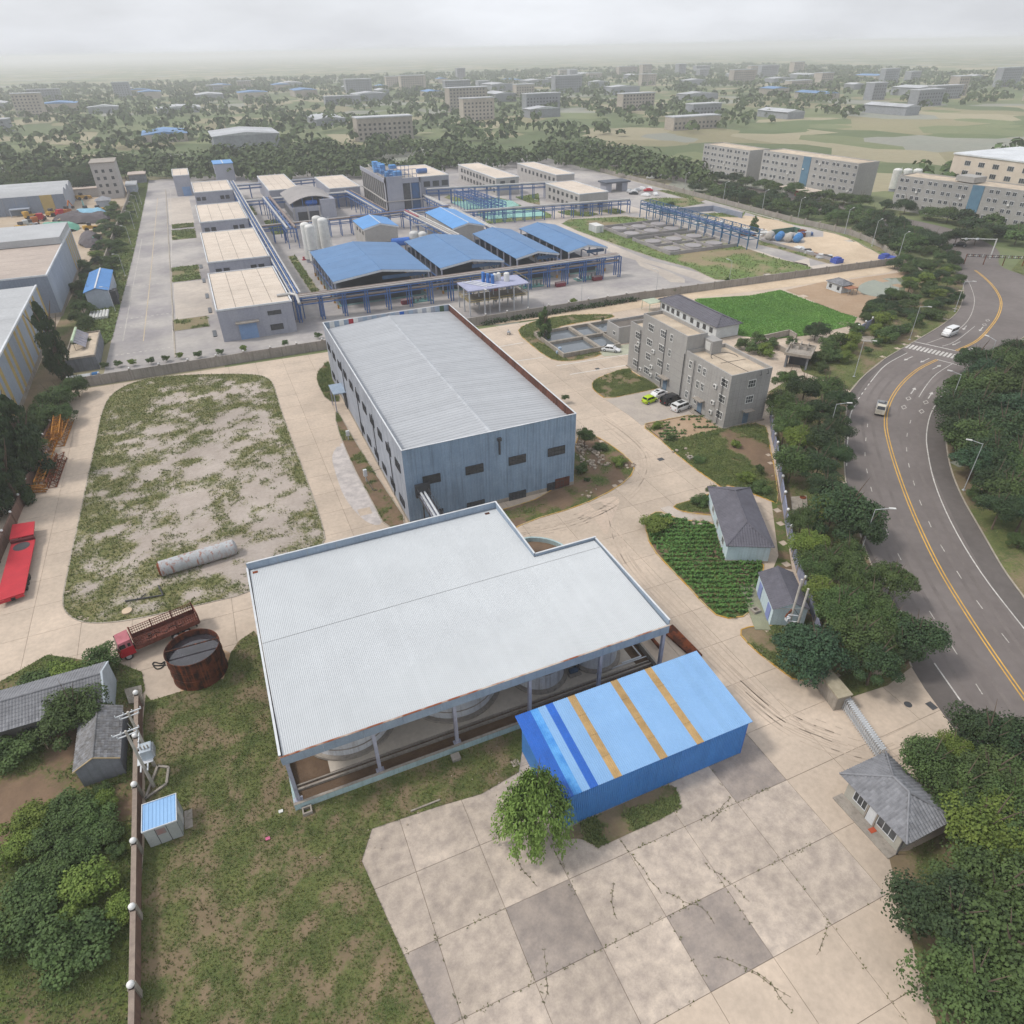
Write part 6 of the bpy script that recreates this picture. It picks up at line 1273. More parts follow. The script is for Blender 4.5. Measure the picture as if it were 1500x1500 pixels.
# red low trailer
M_rtr = mat('bright_red_deck', 'b8323c', 'a82a35', s=1.5, rough=.5, rv=.0)
tr = thing('lowbed_trailer', 'bright red empty low-bed trailer parked by the left wall', 'trailer', (-35.2, 97, .09))
def rpoly(pts, z0, z1, nm, m): MB().prism(pts, z0, z1).ob(nm, m, tr)
rpoly([(-36.3, 88.8), (-33.1, 89.4), (-33.4, 102.6), (-36.5, 102.6)], 1.0, 1.14, 'deck', M_rtr); rpoly([(-36.6, 103.2), (-33.5, 103.2), (-33.8, 107.0), (-36.8, 107.4)], 1.55, 1.7, 'gooseneck', M_rtr)
rpoly([(-36.5, 102.62), (-33.4, 102.62), (-33.5, 103.18), (-36.6, 103.18)], 1.0, 1.5, 'step', mat('dark_red_steel', '5e2328'))
MB().box(-35.4, 89, .55, -34.2, 107, .98).ob('chassis', M_black, tr); rpoly([(-36.2, 88.7), (-33.2, 89.3), (-33.2, 89.38), (-36.2, 88.78)], .6, 1.0, 'rear_bumper', M_rtr)
MB().cyl(-35, 101.4, 1.145, 1.155, 1.1, 14).ob('grease_patch', M_frame, tr)
wm = MB().tube((0, -.15, 0), (0, .15, 0), .48, 16).mesh('wheel', M_black)
for yy in (91.5, 92.7, 93.9):
    for xx in (-36.1, -33.4): put('wheel', wm, tr, (xx, yy, .55), math.pi/2)
for yy in (104.5,): MB().box(-36, yy, .1, -35.8, yy+.2, 1.6).box(-34.2, yy, .1, -34.0, yy+.2, 1.6).ob('landing_leg', M_black, tr)
# crane lattice scrap
M_yel = mat('weathered_crane_yellow', 'b27a2c', '7b4f26', s=.8, rough=.8, amt=.8)
def lattice(name, a, b, w, label, m=M_yel, n=8, rzv=0):
    a, b = Vector(a), Vector(b); d = (b-a)/n; u = d.normalized(); s_ = u.cross(Vector((0, 0, 1))).normalized()*w/2; up = Vector((0, 0, w/2))
    t = thing(name, label, 'crane section', tuple(a), group='scrap crane lattice sections'); co = [s_+up, s_-up, -s_-up, -s_+up]
    for c in co: MB().bar(a+c, b+c, .14, .14).ob('chord', m, t)
    mb = MB()
    for i in range(n):
        for j in range(4): mb.tube(a+d*i+co[j], a+d*(i+1)+co[(j+1) % 4], .045, 4); mb.tube(a+d*i+co[j], a+d*i+co[(j+1) % 4], .045, 4)
    mb.ob('lacing', m, t)
lattice('crane_section', (-33.8, 136, .9), (-33.0, 146.5, 1.2), 1.5, 'upright-edged yellow crane lattice, farthest of the scrap by the left wall')
lattice('crane_section', (-35.6, 134.2, .9), (-34.6, 145, 1.0), 1.4, 'rusty crane lattice lying against the reddish wall in the scrap heap')
lattice('crane_section', (-33.6, 135.5, 2.3), (-34.0, 144, 2.5), 1.2, 'crane lattice section stacked on top of the scrap heap')
lattice('crane_section', (-33.3, 120, .8), (-32.7, 130.5, .8), 1.2, 'flat rusty ladder-like crane lattice nearest the concrete road', M_rust)
lattice('crane_section', (-35.0, 120.5, .9), (-34.4, 132.5, .9), 1.3, 'orange-yellow crane lattice between the ladder-like one and the wall', n=9)
lattice('crane_section', (-37.6, 119.6, 1.2), (-34.0, 119.2, .6), .8, 'short yellow crane piece lying crosswise at the near end of the scrap', n=4)
for xy, lab in (((-35.8, 134.5), 'pale pink drum-shaped machine part beside the crane scrap'), ((-35.6, 131.5), 'white motor casing lying among the crane lattice')):
    tag(MB().tube((xy[0]-.7, xy[1], .9), (xy[0]+.7, xy[1]+.3, .9), .75, 14).tube((xy[0]-.9, xy[1], .9), (xy[0]-.7, xy[1], .9), .4, 10).ob('machine_part', mat('pinkish_white_enamel', 'c2aaa4', 'a08d88', s=.8), org=(*xy, 0)), lab, 'machine part')
# motor scooter on the yard
c = G(745, 489); sc_ = thing('scooter', 'small grey delivery tricycle standing on the yard beyond the warehouse', 'tricycle', (*c, .08), R90(70))
kid('frame', MB().box(-.7, -.12, .35, .5, .12, .55).tube((.45, 0, .3), (.3, 0, 1.0), .04, 6).mesh('frame', mat('scooter_blue_grey', '68718a')), sc_); kid('seat', MB().box(-.6, -.15, .65, 0, .15, .8).mesh('seat', M_black), sc_); kid('handlebar', MB().tube((.28, -.32, 1.02), (.28, .32, 1.02), .03, 6).mesh('handlebar', M_lamp), sc_); kid('cargo_box', MB().box(-1.2, -.4, .5, -.65, .4, .95).mesh('cargo_box', M_lamp), sc_)
for x, y in ((.5, 0), (-.9, .35), (-.9, -.35)): kid('wheel', MB().tube((x, y-.05, .26), (x, y+.05, .26), .26, 12).mesh('wheel', M_black), sc_)
# ================================================================ blue-roofed plant
M_cream = mat('cream_roof_panel', 'cbbfb1', 'bfb2a4', s=3, rough=.8, rv=.03); M_seam = mat('dark_roof_seam', '6c6663', s=1)
M_pwall = mat('plant_grey_cladding', '9b9da6', '9093a0', s=4, rough=.7, rv=.02, streak=('858893', .3)); M_pblue = mat('plant_blue_steel', '3d5f95', '4b699a', s=2, rough=.6)
M_broof = mat('plant_blue_roof', '5b7fa8', '54779f', s=4, s2=20, rough=.55, rv=.025, mo=.4); M_broof2 = mat('brighter_blue_roof', '5b93cc', '538bc3', mo=.4, s=4, rough=.5, rv=.02)
M_pipe = mat('silver_pipe', 'b9b8b6', 'a7a5a2', s=2, rough=.5); M_pipeb = mat('brown_stained_pipe', '8f8078', '766962', s=2, rough=.7); M_rdoor = mat('pale_blue_roller_door', '7e99bd', '748fb4', s=1.5)
def cream_block(x0, y0, x1, y1, z, label, nc=4, nr=9, door=True, win='high', name='white_roofed_workshop', wall=None, grp=None):
    t = thing(name, label, 'workshop', (x0, y0, 0), group=grp); wall = wall or M_pwall
    MB().box(x0+.1, y0+.1, 0, x1-.1, y1-.1, z-.35).ob('core', wall, t); MB().box(x0, y0, z-.4, x1, y1, z-.2).ob('roof_seams', M_seam, t)
    pw, ph_ = (x1-x0-.6)/nc, (y1-y0-.6)/nr; me = MB().box(.05, .03, 0, pw-.05, ph_-.03, .14).mesh('roof_panel', M_cream)
    for i in range(nc):
        for j in range(nr): put('roof_panel', me, t, (x0+.3+i*pw, y0+.3+j*ph_, z-.22))
    mb = MB()
    for q in ((x0-.1, y0-.1, x1+.1, y0+.2), (x0-.1, y1-.2, x1+.1, y1+.1), (x0-.1, y0+.2, x0+.2, y1-.2), (x1-.2, y0+.2, x1+.1, y1-.2)): mb.box(q[0], q[1], z-.3, q[2], q[3], z+.12)
    mb.ob('parapet', M_trim, t)
    n = max(3, int((x1-x0)/2)); w = (x1-x0)/n
    for i in range(n): MB().box(x0+i*w+.02, y0, 0, x0+(i+1)*w-.02, y0+.09, z-.3).ob('wall_panel', wall, t, org=(x0+i*w, y0, 0))
    n = max(3, int((y1-y0)/4)); w = (y1-y0-.2)/n
    for i in range(n): MB().box(x0, y0+.1+i*w+.02, 0, x0+.09, y0+.1+(i+1)*w-.02, z-.3).ob('wall_panel', wall, t, org=(x0, y0+i*w, 0))
    return t
b1 = cream_block(-1.6, 180.9, 16.4, 217.5, 8.0, 'nearest of the cream-roofed plant workshops, with pale blue roller door', nr=9)
zb = zoomed(300, 250, 5)
MB().box(2.6, 180.75, 0, 6.9, 180.88, 4.0).ob('roller_door', M_rdoor, b1); MB().box(2.0, 179.4, 4.3, 7.6, 180.9, 4.6).ob('canopy', M_conc, b1)
winpx(b1, 'S', 180.9, zb, [(457, 1030, 563, 1046), (476, 1115, 583, 1170)], nm=4, nh=1, d=.1)
MB().path([Vector((13.5, 186, 8.3)), Vector((17, 186, 8.3)), Vector((18.2, 184.5, 8.2)), Vector((18.2, 181, 7))], .35, 10).ob('roof_duct', M_pipe, b1)
b2 = cream_block(-1.0, 230.8, 17.0, 275.5, 8.0, 'second cream-roofed plant workshop from the camera', nr=11)
b3 = cream_block(-.3, 294.8, 16.7, 332.5, 8.0, 'third cream-roofed plant workshop from the camera', nr=9)
b4 = cream_block(.3, 366, 16.8, 398, 8.0, 'fourth cream-roofed plant workshop from the camera', nr=6)
for t, yy in ((b2, 230.8), (b3, 294.8), (b4, 366.0)):
    for xx in (1.6, 3.9, 11.8, 14.1): window(t, 'S', xx, yy, 5.2, 1.7, 1.5, 2, 1, d=.1)
b5 = cream_block(-7.6, 414, .2, 440, 9.5, 'narrow cream-roofed block at the far end of the long plant road', nc=2, nr=5); MB().box(-4.6, 413.85, 0, -.8, 413.98, 4.2).ob('roller_door', M_rdoor, b5)
b6 = thing('blue_roofed_block', 'small block with bright blue roof beyond the cream-roofed row', 'building', (14, 452, 0)); MB().box(14, 452, 0, 24, 468, 9).ob('wall', M_pwall, b6); MB().box(13.7, 451.7, 9, 24.3, 468.3, 9.3).ob('roof', M_broof2, b6); MB().box(18.7, 451.6, 9.31, 19.2, 468.3, 9.4).ob('ridge_cap', M_trim, b6)
b7 = cream_block(31.9, 356, 45.2, 405, 7.8, 'cream-roofed workshop directly behind the arched-roof building', nc=4, nr=8)
b8 = cream_block(57.5, 346, 71.5, 385, 8.0, 'cream-roofed workshop left of the tall plant tower', nc=4, nr=8)
M_cw = mat('cream_plant_wall', 'aca9a6', 'a19e9c', s=4, rough=.8)
b9 = cream_block(152.6, 282.6, 166.8, 316.5, 7.3, 'two-storey cream-roofed plant block beside the teal netted yard', nc=3, nr=8, wall=M_cw)
for i in range(7):
    for z in (2.0, 5.2): window(b9, 'W', 285.4+i*4.4, 152.6, z, 1.9, 1.4, 2, 1, d=.1)
for xx in (155.5, 163): window(b9, 'S', xx, 282.6, 2.2, 2.6, 2.2, 2, 1, d=.1)
b10 = cream_block(136, 337, 148, 392, 7.8, 'long two-storey cream-roofed block behind the teal netted yard', nc=3, nr=8, wall=M_cw)
for i in range(11):
    for z in (2.2, 5.6): window(b10, 'W', 340+i*4.6, 136, z, 2.2, 1.8, 2, 1, d=.1)
for xx in (139.3, 144.6): window(b10, 'S', xx, 337, 5.4, 2.4, 2.0, 2, 1, d=.1)
b11 = cream_block(166, 332, 176, 380, 7.8, 'cream-roofed block furthest right among the plant buildings', nc=3, nr=7, wall=M_cw)
for i in range(9): window(b11, 'W', 335+i*4.8, 166, 5.4, 2.0, 1.6, 2, 1, d=.1)
b12 = cream_block(98, 352, 117, 392, 9, 'grey plant block with cluttered roof right of the tall tower', nc=4, nr=7)
for i in range(4): window(b12, 'S', 101+i*4.6, 352, 5.6, 3.2, 2.4, 3, 1, d=.1)
MB().tube((104, 362, 10.2), (109, 362, 10.2), 1.1, 12).ob('roof_tank', M_pblue, b12)
# big open sheds with blue roofs
def blue_shed(x0, x1, y0, y1, ze, zr, label, m=M_broof, cols=True, seam=6.2, walls=None, name='blue_roofed_shed', front=True):
    t = thing(name, label, 'shed', (x0, y0, 0)); xm = (x0+x1)/2; n = max(2, round((y1-y0)/seam)); w = (y1-y0)/n
    for i in range(n):
        a, b = y0+i*w, y0+(i+1)*w-.05
        for s_, (xa, xb) in ((-1, (x0-.5, xm)), (1, (xm, x1+.5))):
            za, zb_ = (ze, zr) if s_ < 0 else (zr, ze)
            MB().add([(xa, a, za), (xb, a, zb_), (xb, b, zb_), (xa, b, za), (xa, a, za-.15), (xb, a, zb_-.15), (xb, b, zb_-.15), (xa, b, za-.15)], [(0, 1, 2, 3), (7, 6, 5, 4), (0, 4, 5, 1), (2, 6, 7, 3), (0, 3, 7, 4), (1, 5, 6, 2)]).ob('roof_panel', m, t, org=(xa, a, za))
    MB().box(xm-.15, y0, zr-.02, xm+.15, y1-.05, zr+.06).ob('ridge_cap', M_trim if m is M_broof2 else m, t)
    for yy in (y0-.05, y1+.02):
        mb = MB(); mb.bar((x0-.5, yy, ze-.35), (xm, yy, zr-.35), .12, .5); mb.bar((xm, yy, zr-.35), (x1+.5, yy, ze-.35), .12, .5); mb.ob('gable_beam', M_trim, t)
    if cols:
        for yy in np.linspace(y0+.3, y1-.4, 8):
            for xx in (x0, x1):
                o = MB().box(xx-.18, yy-.18, 0, xx+.18, yy+.18, ze-.15).ob('column', M_steelpost, t, org=(xx, yy, 0)); MB().box(xx-.25, yy-.25, 0, xx+.25, yy+.25, 1.0).ob('column_base', mat('orange_base', 'b98a45'), o)
        mb = MB()
        for xx in (x0, x1): mb.box(xx-.1, y0, 3.6, xx+.1, y1, 3.9)
        mb.ob('side_beam', M_pblue, t)
        if front: MB().box(xm-(x1-x0)*.0, y0+.6, ze-1.3, x1-.4, y0+.75, ze-.3).ob('gable_sheet', mat('dark_blue_sheet', '46607f', '3c546f', s=2), t)
        MB().box(x0+.5, y0+1.5, .05, x1-.5, y1-1, .12).ob('floor', mat('green_floor_tarp', '5f8583', '6f7f7e', s=5), t)
        MB().box(x0+1.2, y0+3, .12, x1-2, y1-3, 2.3).ob('interior_equipment', mat('shade_dark_equipment', '474f57', '3a4048', s=3), t); MB().box(x0+.3, y1-.6, .1, x1-.3, y1-.4, 5.5).ob('back_wall', mat('dim_sheet', '697888'), t)  # equipment block, its dark colour standing for the shade under the roof
    if walls: MB().box(x0, y0+.1, 0, x1, y1-.1, ze-.16).add([(x0, y0+.1, ze-.16), (x1, y0+.1, ze-.16), (xm, y0+.1, zr-.3), (x0, y1-.1, ze-.16), (x1, y1-.1, ze-.16), (xm, y1-.1, zr-.3)], [(0, 1, 2), (5, 4, 3)]).ob('wall', walls, t)
    return t
for a, b, lab in ((30, 57, 'widest blue-roofed open shed, leftmost of the four behind the long pipe rack'), (61, 80, 'second blue-roofed open shed from the left behind the long pipe rack'), (85, 98.5, 'third blue-roofed open shed from the left behind the long pipe rack'), (102.5, 115.5, 'rightmost blue-roofed open shed behind the long pipe rack')):
    blue_shed(a, b, 195, 232.5, 7.5, 9.2 if a < 40 else 8.9, lab)
t = blue_shed(52.5, 64.5, 256, 273, 7.7, 9.2, 'small beige building with bright blue gable roof behind the open sheds', M_broof2, False, walls=mat('beige_grey_plaster', 'a9a6a2', '9b9894', s=3)); [window(t, 'W', yy, 52.5, 5.8, 1.4, 1.1, 2, 1, d=.1) for yy in (259, 263.5, 268)]; MB().box(57, 255.9, 0, 62, 256.08, 2.6).ob('door_opening', M_louvre, t)
t = blue_shed(82.5, 94, 246, 279, 6.9, 8.3, 'low beige building with bright blue gable roof beside the diagonal pipes', M_broof2, False, walls=mat('beige_grey_plaster', 'a9a6a2')); [window(t, 'W', yy, 82.5, 4.6, 1.4, 1.1, 2, 1, d=.1) for yy in (250, 257, 264, 271)]
# arched-roof building
x0, x1, y0, y1 = 36.8, 54.6, 320.5, 350
ar = thing('arched_roof_building', 'grey plant building under a wide curved grey roof with a blue tank beneath', 'building', (x0, y0, 0))
MB().box(x0, y0+.2, 0, x1, y1, 5.6).ob('wall', M_pwall, ar); MB().box(48.6, y0-.3, 0, x1+.2, y0+7, 8.0).ob('stair_tower', M_pwall, ar)
for xx in (38.6, 43.4): MB().box(xx, y0+.1, .2, xx+4.0, y0+.19, 3.8).ob('opening', M_louvre, ar)
for xx in (37.2, 42.9, 47.8): MB().box(xx-.25, y0-.1, 0, xx+.25, y0+.1, 5.6).ob('column', M_cw, ar)
for i in range(6): MB().box(x0-.08, y0+2.5+i*4.6, .4, x0-.01, y0+5.6+i*4.6, 3.6).ob('opening', M_louvre, ar)
xm = (x0+x1)/2; nseg = 14
def arch(x): return 7.0+2.6*(1-((x-xm)/((x1-x0)/2+.8))**2)
for j in range(3):
    ya, yb_ = y0+1+j*10, y0+1+(j+1)*10-.08; mb = MB(); vv = []
    for i in range(nseg+1): x = x0-.8+(x1-x0+1.6)*i/nseg; vv += [(x, ya, arch(x)), (x, yb_, arch(x)), (x, ya, arch(x)-.25), (x, yb_, arch(x)-.25)]
    ff = []
    for i in range(nseg): a = 4*i; ff += [(a, a+4, a+5, a+1), (a+2, a+3, a+7, a+6), (a, a+2, a+6, a+4), (a+1, a+5, a+7, a+3)]
    mb.add(vv, ff); mb.ob('roof_panel', mat('grey_arched_roof', '9c9896', '908c8b', s=4, rough=.8, rv=.03), ar)
for i in range(5): x = x0+.3+i*(x1-x0-.6)/4; MB().box(x-.12, y0+1.2, 5.6, x+.12, y0+1.45, arch(x)-.25).box(x-.12, y1-1, 5.6, x+.12, y1-.8, arch(x)-.25).ob('roof_post', M_pblue, ar)
tag(MB().tube((43, 323.5, 6.75), (47.6, 323.5, 6.75), .95, 16).tube((42.6, 323.5, 6.75), (43, 323.5, 6.75), .5, 12).box(43.5, 323, 5.6, 44, 324, 6).box(46.5, 323, 5.6, 47, 324, 6).ob('blue_tank', mat('bright_tank_blue', '3f72c4'), org=(45, 323.5, 5.6)), 'bright blue horizontal tank standing under the curved grey roof', 'tank')
# tall tower building
x0, x1, y0, y1 = 77.3, 93.2, 320, 368
tb_ = thing('plant_tower', 'tall grey plant tower with dark framed bays and blue equipment on its roof', 'tower building', (x0, y0, 0))
MB().box(x0+.5, y0+.5, 0, x1-.5, y1-.5, 12.6).ob('core', M_louvre, tb_)
MB().box(x0, y0, 0, 85, y0+.6, 14.6).box(85, y0, 11.6, x1, y0+.6, 13.6).box(x0, y0, 12.0, x0+.5, y1, 13.6).box(x0, y0, 0, x0+.4, y0+2, 14.6).ob('wall', M_pwall, tb_)
MB().box(x0-.5, y0-.5, 4.6, x1+.4, y0+.1, 5.0).box(x0-.5, y0-.4, 4.6, x0+.1, y1, 5.0).ob('ledge', M_cw, tb_)
MB().box(x1-.6, y0, 0, x1, y0+.6, 13.5).box(88.3, y0+.05, 0, 88.8, y0+.55, 11.6).ob('pier', M_pwall, tb_)
for z0_, z1_ in ((.3, 4.4), (5.2, 11.4)):
    MB().box(85.2, y0+.25, z0_, 88.2, y0+.4, z1_).ob('glazing', M_louvre, tb_); MB().box(89, y0+.25, z0_, 92.4, y0+.4, z1_).ob('blue_glazing', mat('blue_glazing', '42566e', '3c5f8e', s=2, rough=.3), tb_)
for i in range(12):
    yy = y0+2.2+i*3.9; MB().box(x0+.02, yy, 0, x0+.48, yy+.7, 12).ob('pier', M_cw, tb_)
MB().box(x0+.3, y0+.6, 12.6, x1-.3, y1, 12.75).ob('roof', M_conc, tb_)
rq = MB(); r_ = random.Random(4)
for i in range(14): a, b = r_.uniform(x0+1.5, x1-3), r_.uniform(y0+6, y1-5); rq.box(a, b, 12.8, a+r_.uniform(1, 3.5), b+r_.uniform(1, 4), 12.8+r_.uniform(1, 3.4))
rq.ob('roof_plant', mat('bright_plant_blue', '4a8cc8', '5f86b4', s=2), tb_)
rf = MB()
for i in range(9): xx = x0+1+i*1.8; rf.tube((xx, y0+4, 12.7), (xx, y0+4, 16.5), .1, 5).tube((xx, y0+16, 12.7), (xx, y0+16, 16.5), .1, 5)
for z in (14.5, 16.5): rf.tube((x0+1, y0+4, z), (x1-.5, y0+4, z), .1, 5).tube((x0+1, y0+4, z), (x0+1, y0+30, z), .1, 5).tube((x0+1, y0+16, z), (x1-.5, y0+16, z), .1, 5)
rf.ob('roof_frame', M_pblue, tb_)
# white silo pairs
def silo(x, y, h_, r, label, grp=None):
    t = thing('white_silo', label, 'silo', (x, y, 0), group=grp); MB().cyl(x, y, 1.2, h_-1.0, r, 20).ob('shell', M_white, t, smooth=False)
    MB().sphere(x, y, h_-1.0, r, 20, .9).ob('dome', M_white, t, smooth=True); MB().cyl(x, y, 0, 1.2, r*.9, 12).ob('skirt', M_pwall, t)
    MB().path([Vector((x+r+.15, y, 1)), Vector((x+r+.15, y, h_))], .06, 5).path([Vector((x+r+.45, y, 1)), Vector((x+r+.45, y, h_))], .06, 5).ob('ladder', M_trim, t)
silo(32.6, 247.6, 12.8, 1.55, 'shorter white silo with thin blue band, front one of the pair'); silo(31.7, 250.8, 13.0, 1.55, 'white silo standing just behind the blue-banded one')
MB().cyl(32.6, 247.6, 4.6, 4.75, 1.57, 20).ob('blue_band', M_pblue, bpy.data.objects['white_silo'])
silo(38.1, 253.6, 13.4, 1.7, 'taller white silo right of the blue-banded one, nearer the sheds'); silo(36.7, 256.6, 13.6, 1.6, 'taller white silo behind, right of the blue-banded one')
silo(66.9, 243.5, 8.2, 1.6, 'squat white tank with pipe on top behind the second blue-roofed shed'); silo(69.6, 242.2, 8.0, 1.5, 'squat white tank right beside the one with the curved pipe')
MB().path([Vector((66.5, 243.5, 8.2)), Vector((66.5, 243.5, 9.8)), Vector((71.5, 243.5, 9.8)), Vector((71.5, 243.5, 9))], .2, 6).ob('top_pipe', M_pipe, bpy.data.objects['white_silo.004'])
t = thing('blue_cylinder_tank', 'blue horizontal cylinder tank left of the squat white tanks', 'tank', (62, 243, 0)); MB().tube((58.9, 243.4, 5), (65, 243.4, 5), 1.3, 16).ob('shell', mat('bright_tank_blue', '3f72c4'), t); MB().box(60, 242.8, 0, 60.6, 244, 4).box(63.4, 242.8, 0, 64, 244, 4).ob('saddle', M_conc, t)
# pipe racks
def rack(p, q, w, levels, label, sp=6.0, pipes=(), mt=None, name='pipe_rack', truss=0., legs=True, twin=False, top=True):
    p, q = Vector((*p, 0)), Vector((*q, 0)); L_ = (q-p).length; u = (q-p)/L_; nn = Vector((-u.y, u.x, 0)); t = thing(name, label, 'pipe rack', tuple(p)); mt = mt or M_pblue; k = max(1, round(L_/sp)); zt = max(levels); Z = Vector((0, 0, 1))
    for i in range(k+1):
        c = p+u*(L_*i/k)
        for s_ in (-w/2, w/2):
            if legs:
                for dd in ((-.35, .35) if twin else (0,)):
                    a = c+nn*s_+u*dd; MB().box(a.x-.14, a.y-.14, 0, a.x+.14, a.y+.14, zt+truss).ob('post', mt, t, org=tuple(a))
    for z in levels:
        mb = MB()
        for s_ in (-w/2, w/2): mb.bar(p+nn*s_+Z*z, q+nn*s_+Z*z, .2, .28)
        for i in range(k+1): c = p+u*(L_*i/k)+Z*z; mb.bar(c-nn*w/2, c+nn*w/2, .16, .22)
        mb.ob('beam', mt, t)
    if truss:
        mb = MB(); z0_ = zt; n2 = round(L_/2.4)
        for s_ in (-w/2, w/2):
            mb.bar(p+nn*s_+Z*(z0_+truss), q+nn*s_+Z*(z0_+truss), .14, .18)
            for i in range(n2): a = p+u*(L_*i/n2)+nn*s_; b = p+u*(L_*(i+1)/n2)+nn*s_; mb.tube(a+Z*z0_, b+Z*(z0_+truss), .07, 4); mb.tube(a+Z*z0_, a+Z*(z0_+truss), .07, 4)
        for i in range(n2+1): a = p+u*(L_*i/n2)+Z*(z0_+truss); mb.tube(a-nn*w/2, a+nn*w/2, .06, 4)
        mb.ob('truss', mt, t)
    for (o, z, r, m) in pipes: MB().tube(p+nn*o+Z*z, q+nn*o+Z*z, r, 8).ob('pipe', m, t)
    return t
rack((18.4, 188.9), (116.3, 188.9), 2.6, (4.6, 6.2), 'longest pipe rack, crossing in front of the four blue-roofed sheds', 6.1, [(-1.0, 6.6, .22, M_pipe), (-.5, 6.55, .16, M_pipeb), (0, 6.6, .25, M_pipeb), (.5, 6.6, .2, M_pipe), (1.0, 6.62, .28, M_pipeb), (-.9, 5.0, .2, M_pipeb), (-.2, 5.0, .16, M_pipe), (.6, 5.0, .2, M_pblue)], twin=True)
rack((18.6, 190.5), (18.6, 402), 2.6, (5.0, 6.4), 'pipe rack running along the right side of the cream-roofed workshops', 7.5, [(-1.25, 7.0, .28, M_pipe), (-.6, 6.8, .2, M_pblue), (0, 6.9, .2, M_pipe), (.6, 6.8, .16, M_pblue), (1.2, 7.0, .26, M_pipe)], truss=.01)
rack((29.6, 273), (29.2, 344), 3.6, (5.6, 6.8), 'short pipe rack left of the arched-roof building', 10, [(-1.5, 7.2, .5, M_pipeb), (1.3, 7.2, .4, M_pipe), (0, 7.0, .3, M_pblue)])
rack((20, 286), (54, 286.5), 2.6, (4.6, 6.0), 'cross pipe rack in front of the arched-roof building, left part', 4.4, [(-.8, 6.4, .3, M_pipeb), (.5, 6.4, .25, M_pipe)])
rack((54, 287), (96, 290), 2.6, (4.6, 6.0), 'cross pipe rack between arched-roof building and tall tower', 5, [(-.8, 6.4, .3, M_pipeb), (.5, 6.4, .3, M_pblue), (.9, 5, .25, M_pipe)])
rack((20, 343.5), (66, 343.5), 2.4, (4.6, 6.0), 'cross pipe rack behind the arched-roof building', 6, [(-.5, 6.4, .25, M_pipe), (.5, 6.4, .35, M_pipe)])
rack((20, 390), (64, 392), 2.4, (4.6, 6.0), 'farthest cross pipe rack behind the cream-roofed block', 6, [(-.5, 6.4, .35, M_pipe), (.5, 6.4, .3, M_pblue)])
rack((63, 392), (68.6, 290), 3.0, (4.8, 6.2), 'pipe rack running along the left side of the tall tower', 8, [(-1.2, 6.7, .3, M_pipe), (1.2, 6.7, .3, M_pipeb), (0, 6.6, .3, M_pblue)])
rack((77.0, 289), (80.6, 238), 3.2, (4.4, 5.8), 'pipe rack with red and white pipes left of the low blue-roofed building', 8, [(-1.2, 6.2, .3, M_pipe), (-.5, 6.15, .2, M_pipeb), (.2, 6.2, .22, M_pipe), (1.2, 6.3, .34, M_pipe)])
MB().tube((76.6, 289, 6.5), (77.6, 274, 6.5), .3, 8).ob('red_pipe', mat('faded_red_pipe', 'a8606a'), bpy.data.objects['pipe_rack.008'])
rack((95.2, 322), (97.6, 240), 2.2, (4.2, 5.4), 'pipe rack right of the low blue-roofed building', 9, [(-.8, 5.9, .45, M_pipe), (.7, 5.8, .25, M_pipe)])
rack((98.8, 331), (160, 320), 2.6, (4.8, 6.4), 'cross pipe rack behind the teal netted yard', 5.5, [(-.8, 6.9, .4, M_pipe), (.6, 6.8, .25, M_pblue)], truss=.01)
rack((98.6, 281), (171, 272), 2.6, (3.6, 5.0), 'cross pipe rack in front of the teal netted yard', 4.2, [(-.6, 5.5, .4, M_pipe), (.6, 5.4, .2, M_pblue)])
rack((112.6, 322), (114.9, 283), 7, (4.6, 5.8), 'wide blue lattice rack standing over the teal netted yard', 3.6, truss=1.2)
rack((172.8, 262), (175.6, 197), 4.6, (3.4, 5.0), 'long dark blue lattice rack beside the pale road and round basins', 4.6, [(-1.5, 5.3, .2, M_pblue), (0, 5.3, .2, M_pblue), (1.4, 5.3, .2, M_pipe)], truss=1.5, mt=mat('rack_dark_blue', '35577f', '3f6780', s=2))
# netted yard
M_teal = mat('teal_netting', '8fb9b0', '7ba79f', s=4, rough=.9)
bb_ = zoomed(640, 250, 5.77)
for q, lab in (([(330, 372), (440, 415), (900, 388), (912, 368), (850, 335), (560, 345)], 'pale teal netting spread in front part of the rack yard'), ([(120, 270), (250, 330), (560, 320), (700, 300), (640, 262), (520, 245)], 'pale teal netting spread at the back of the rack yard')):
    c = ZP(bb_, q); tag(MB().prism(c, .1, .35).ob('teal_net', M_teal, org=(*c[0], 0)), lab, 'netting')
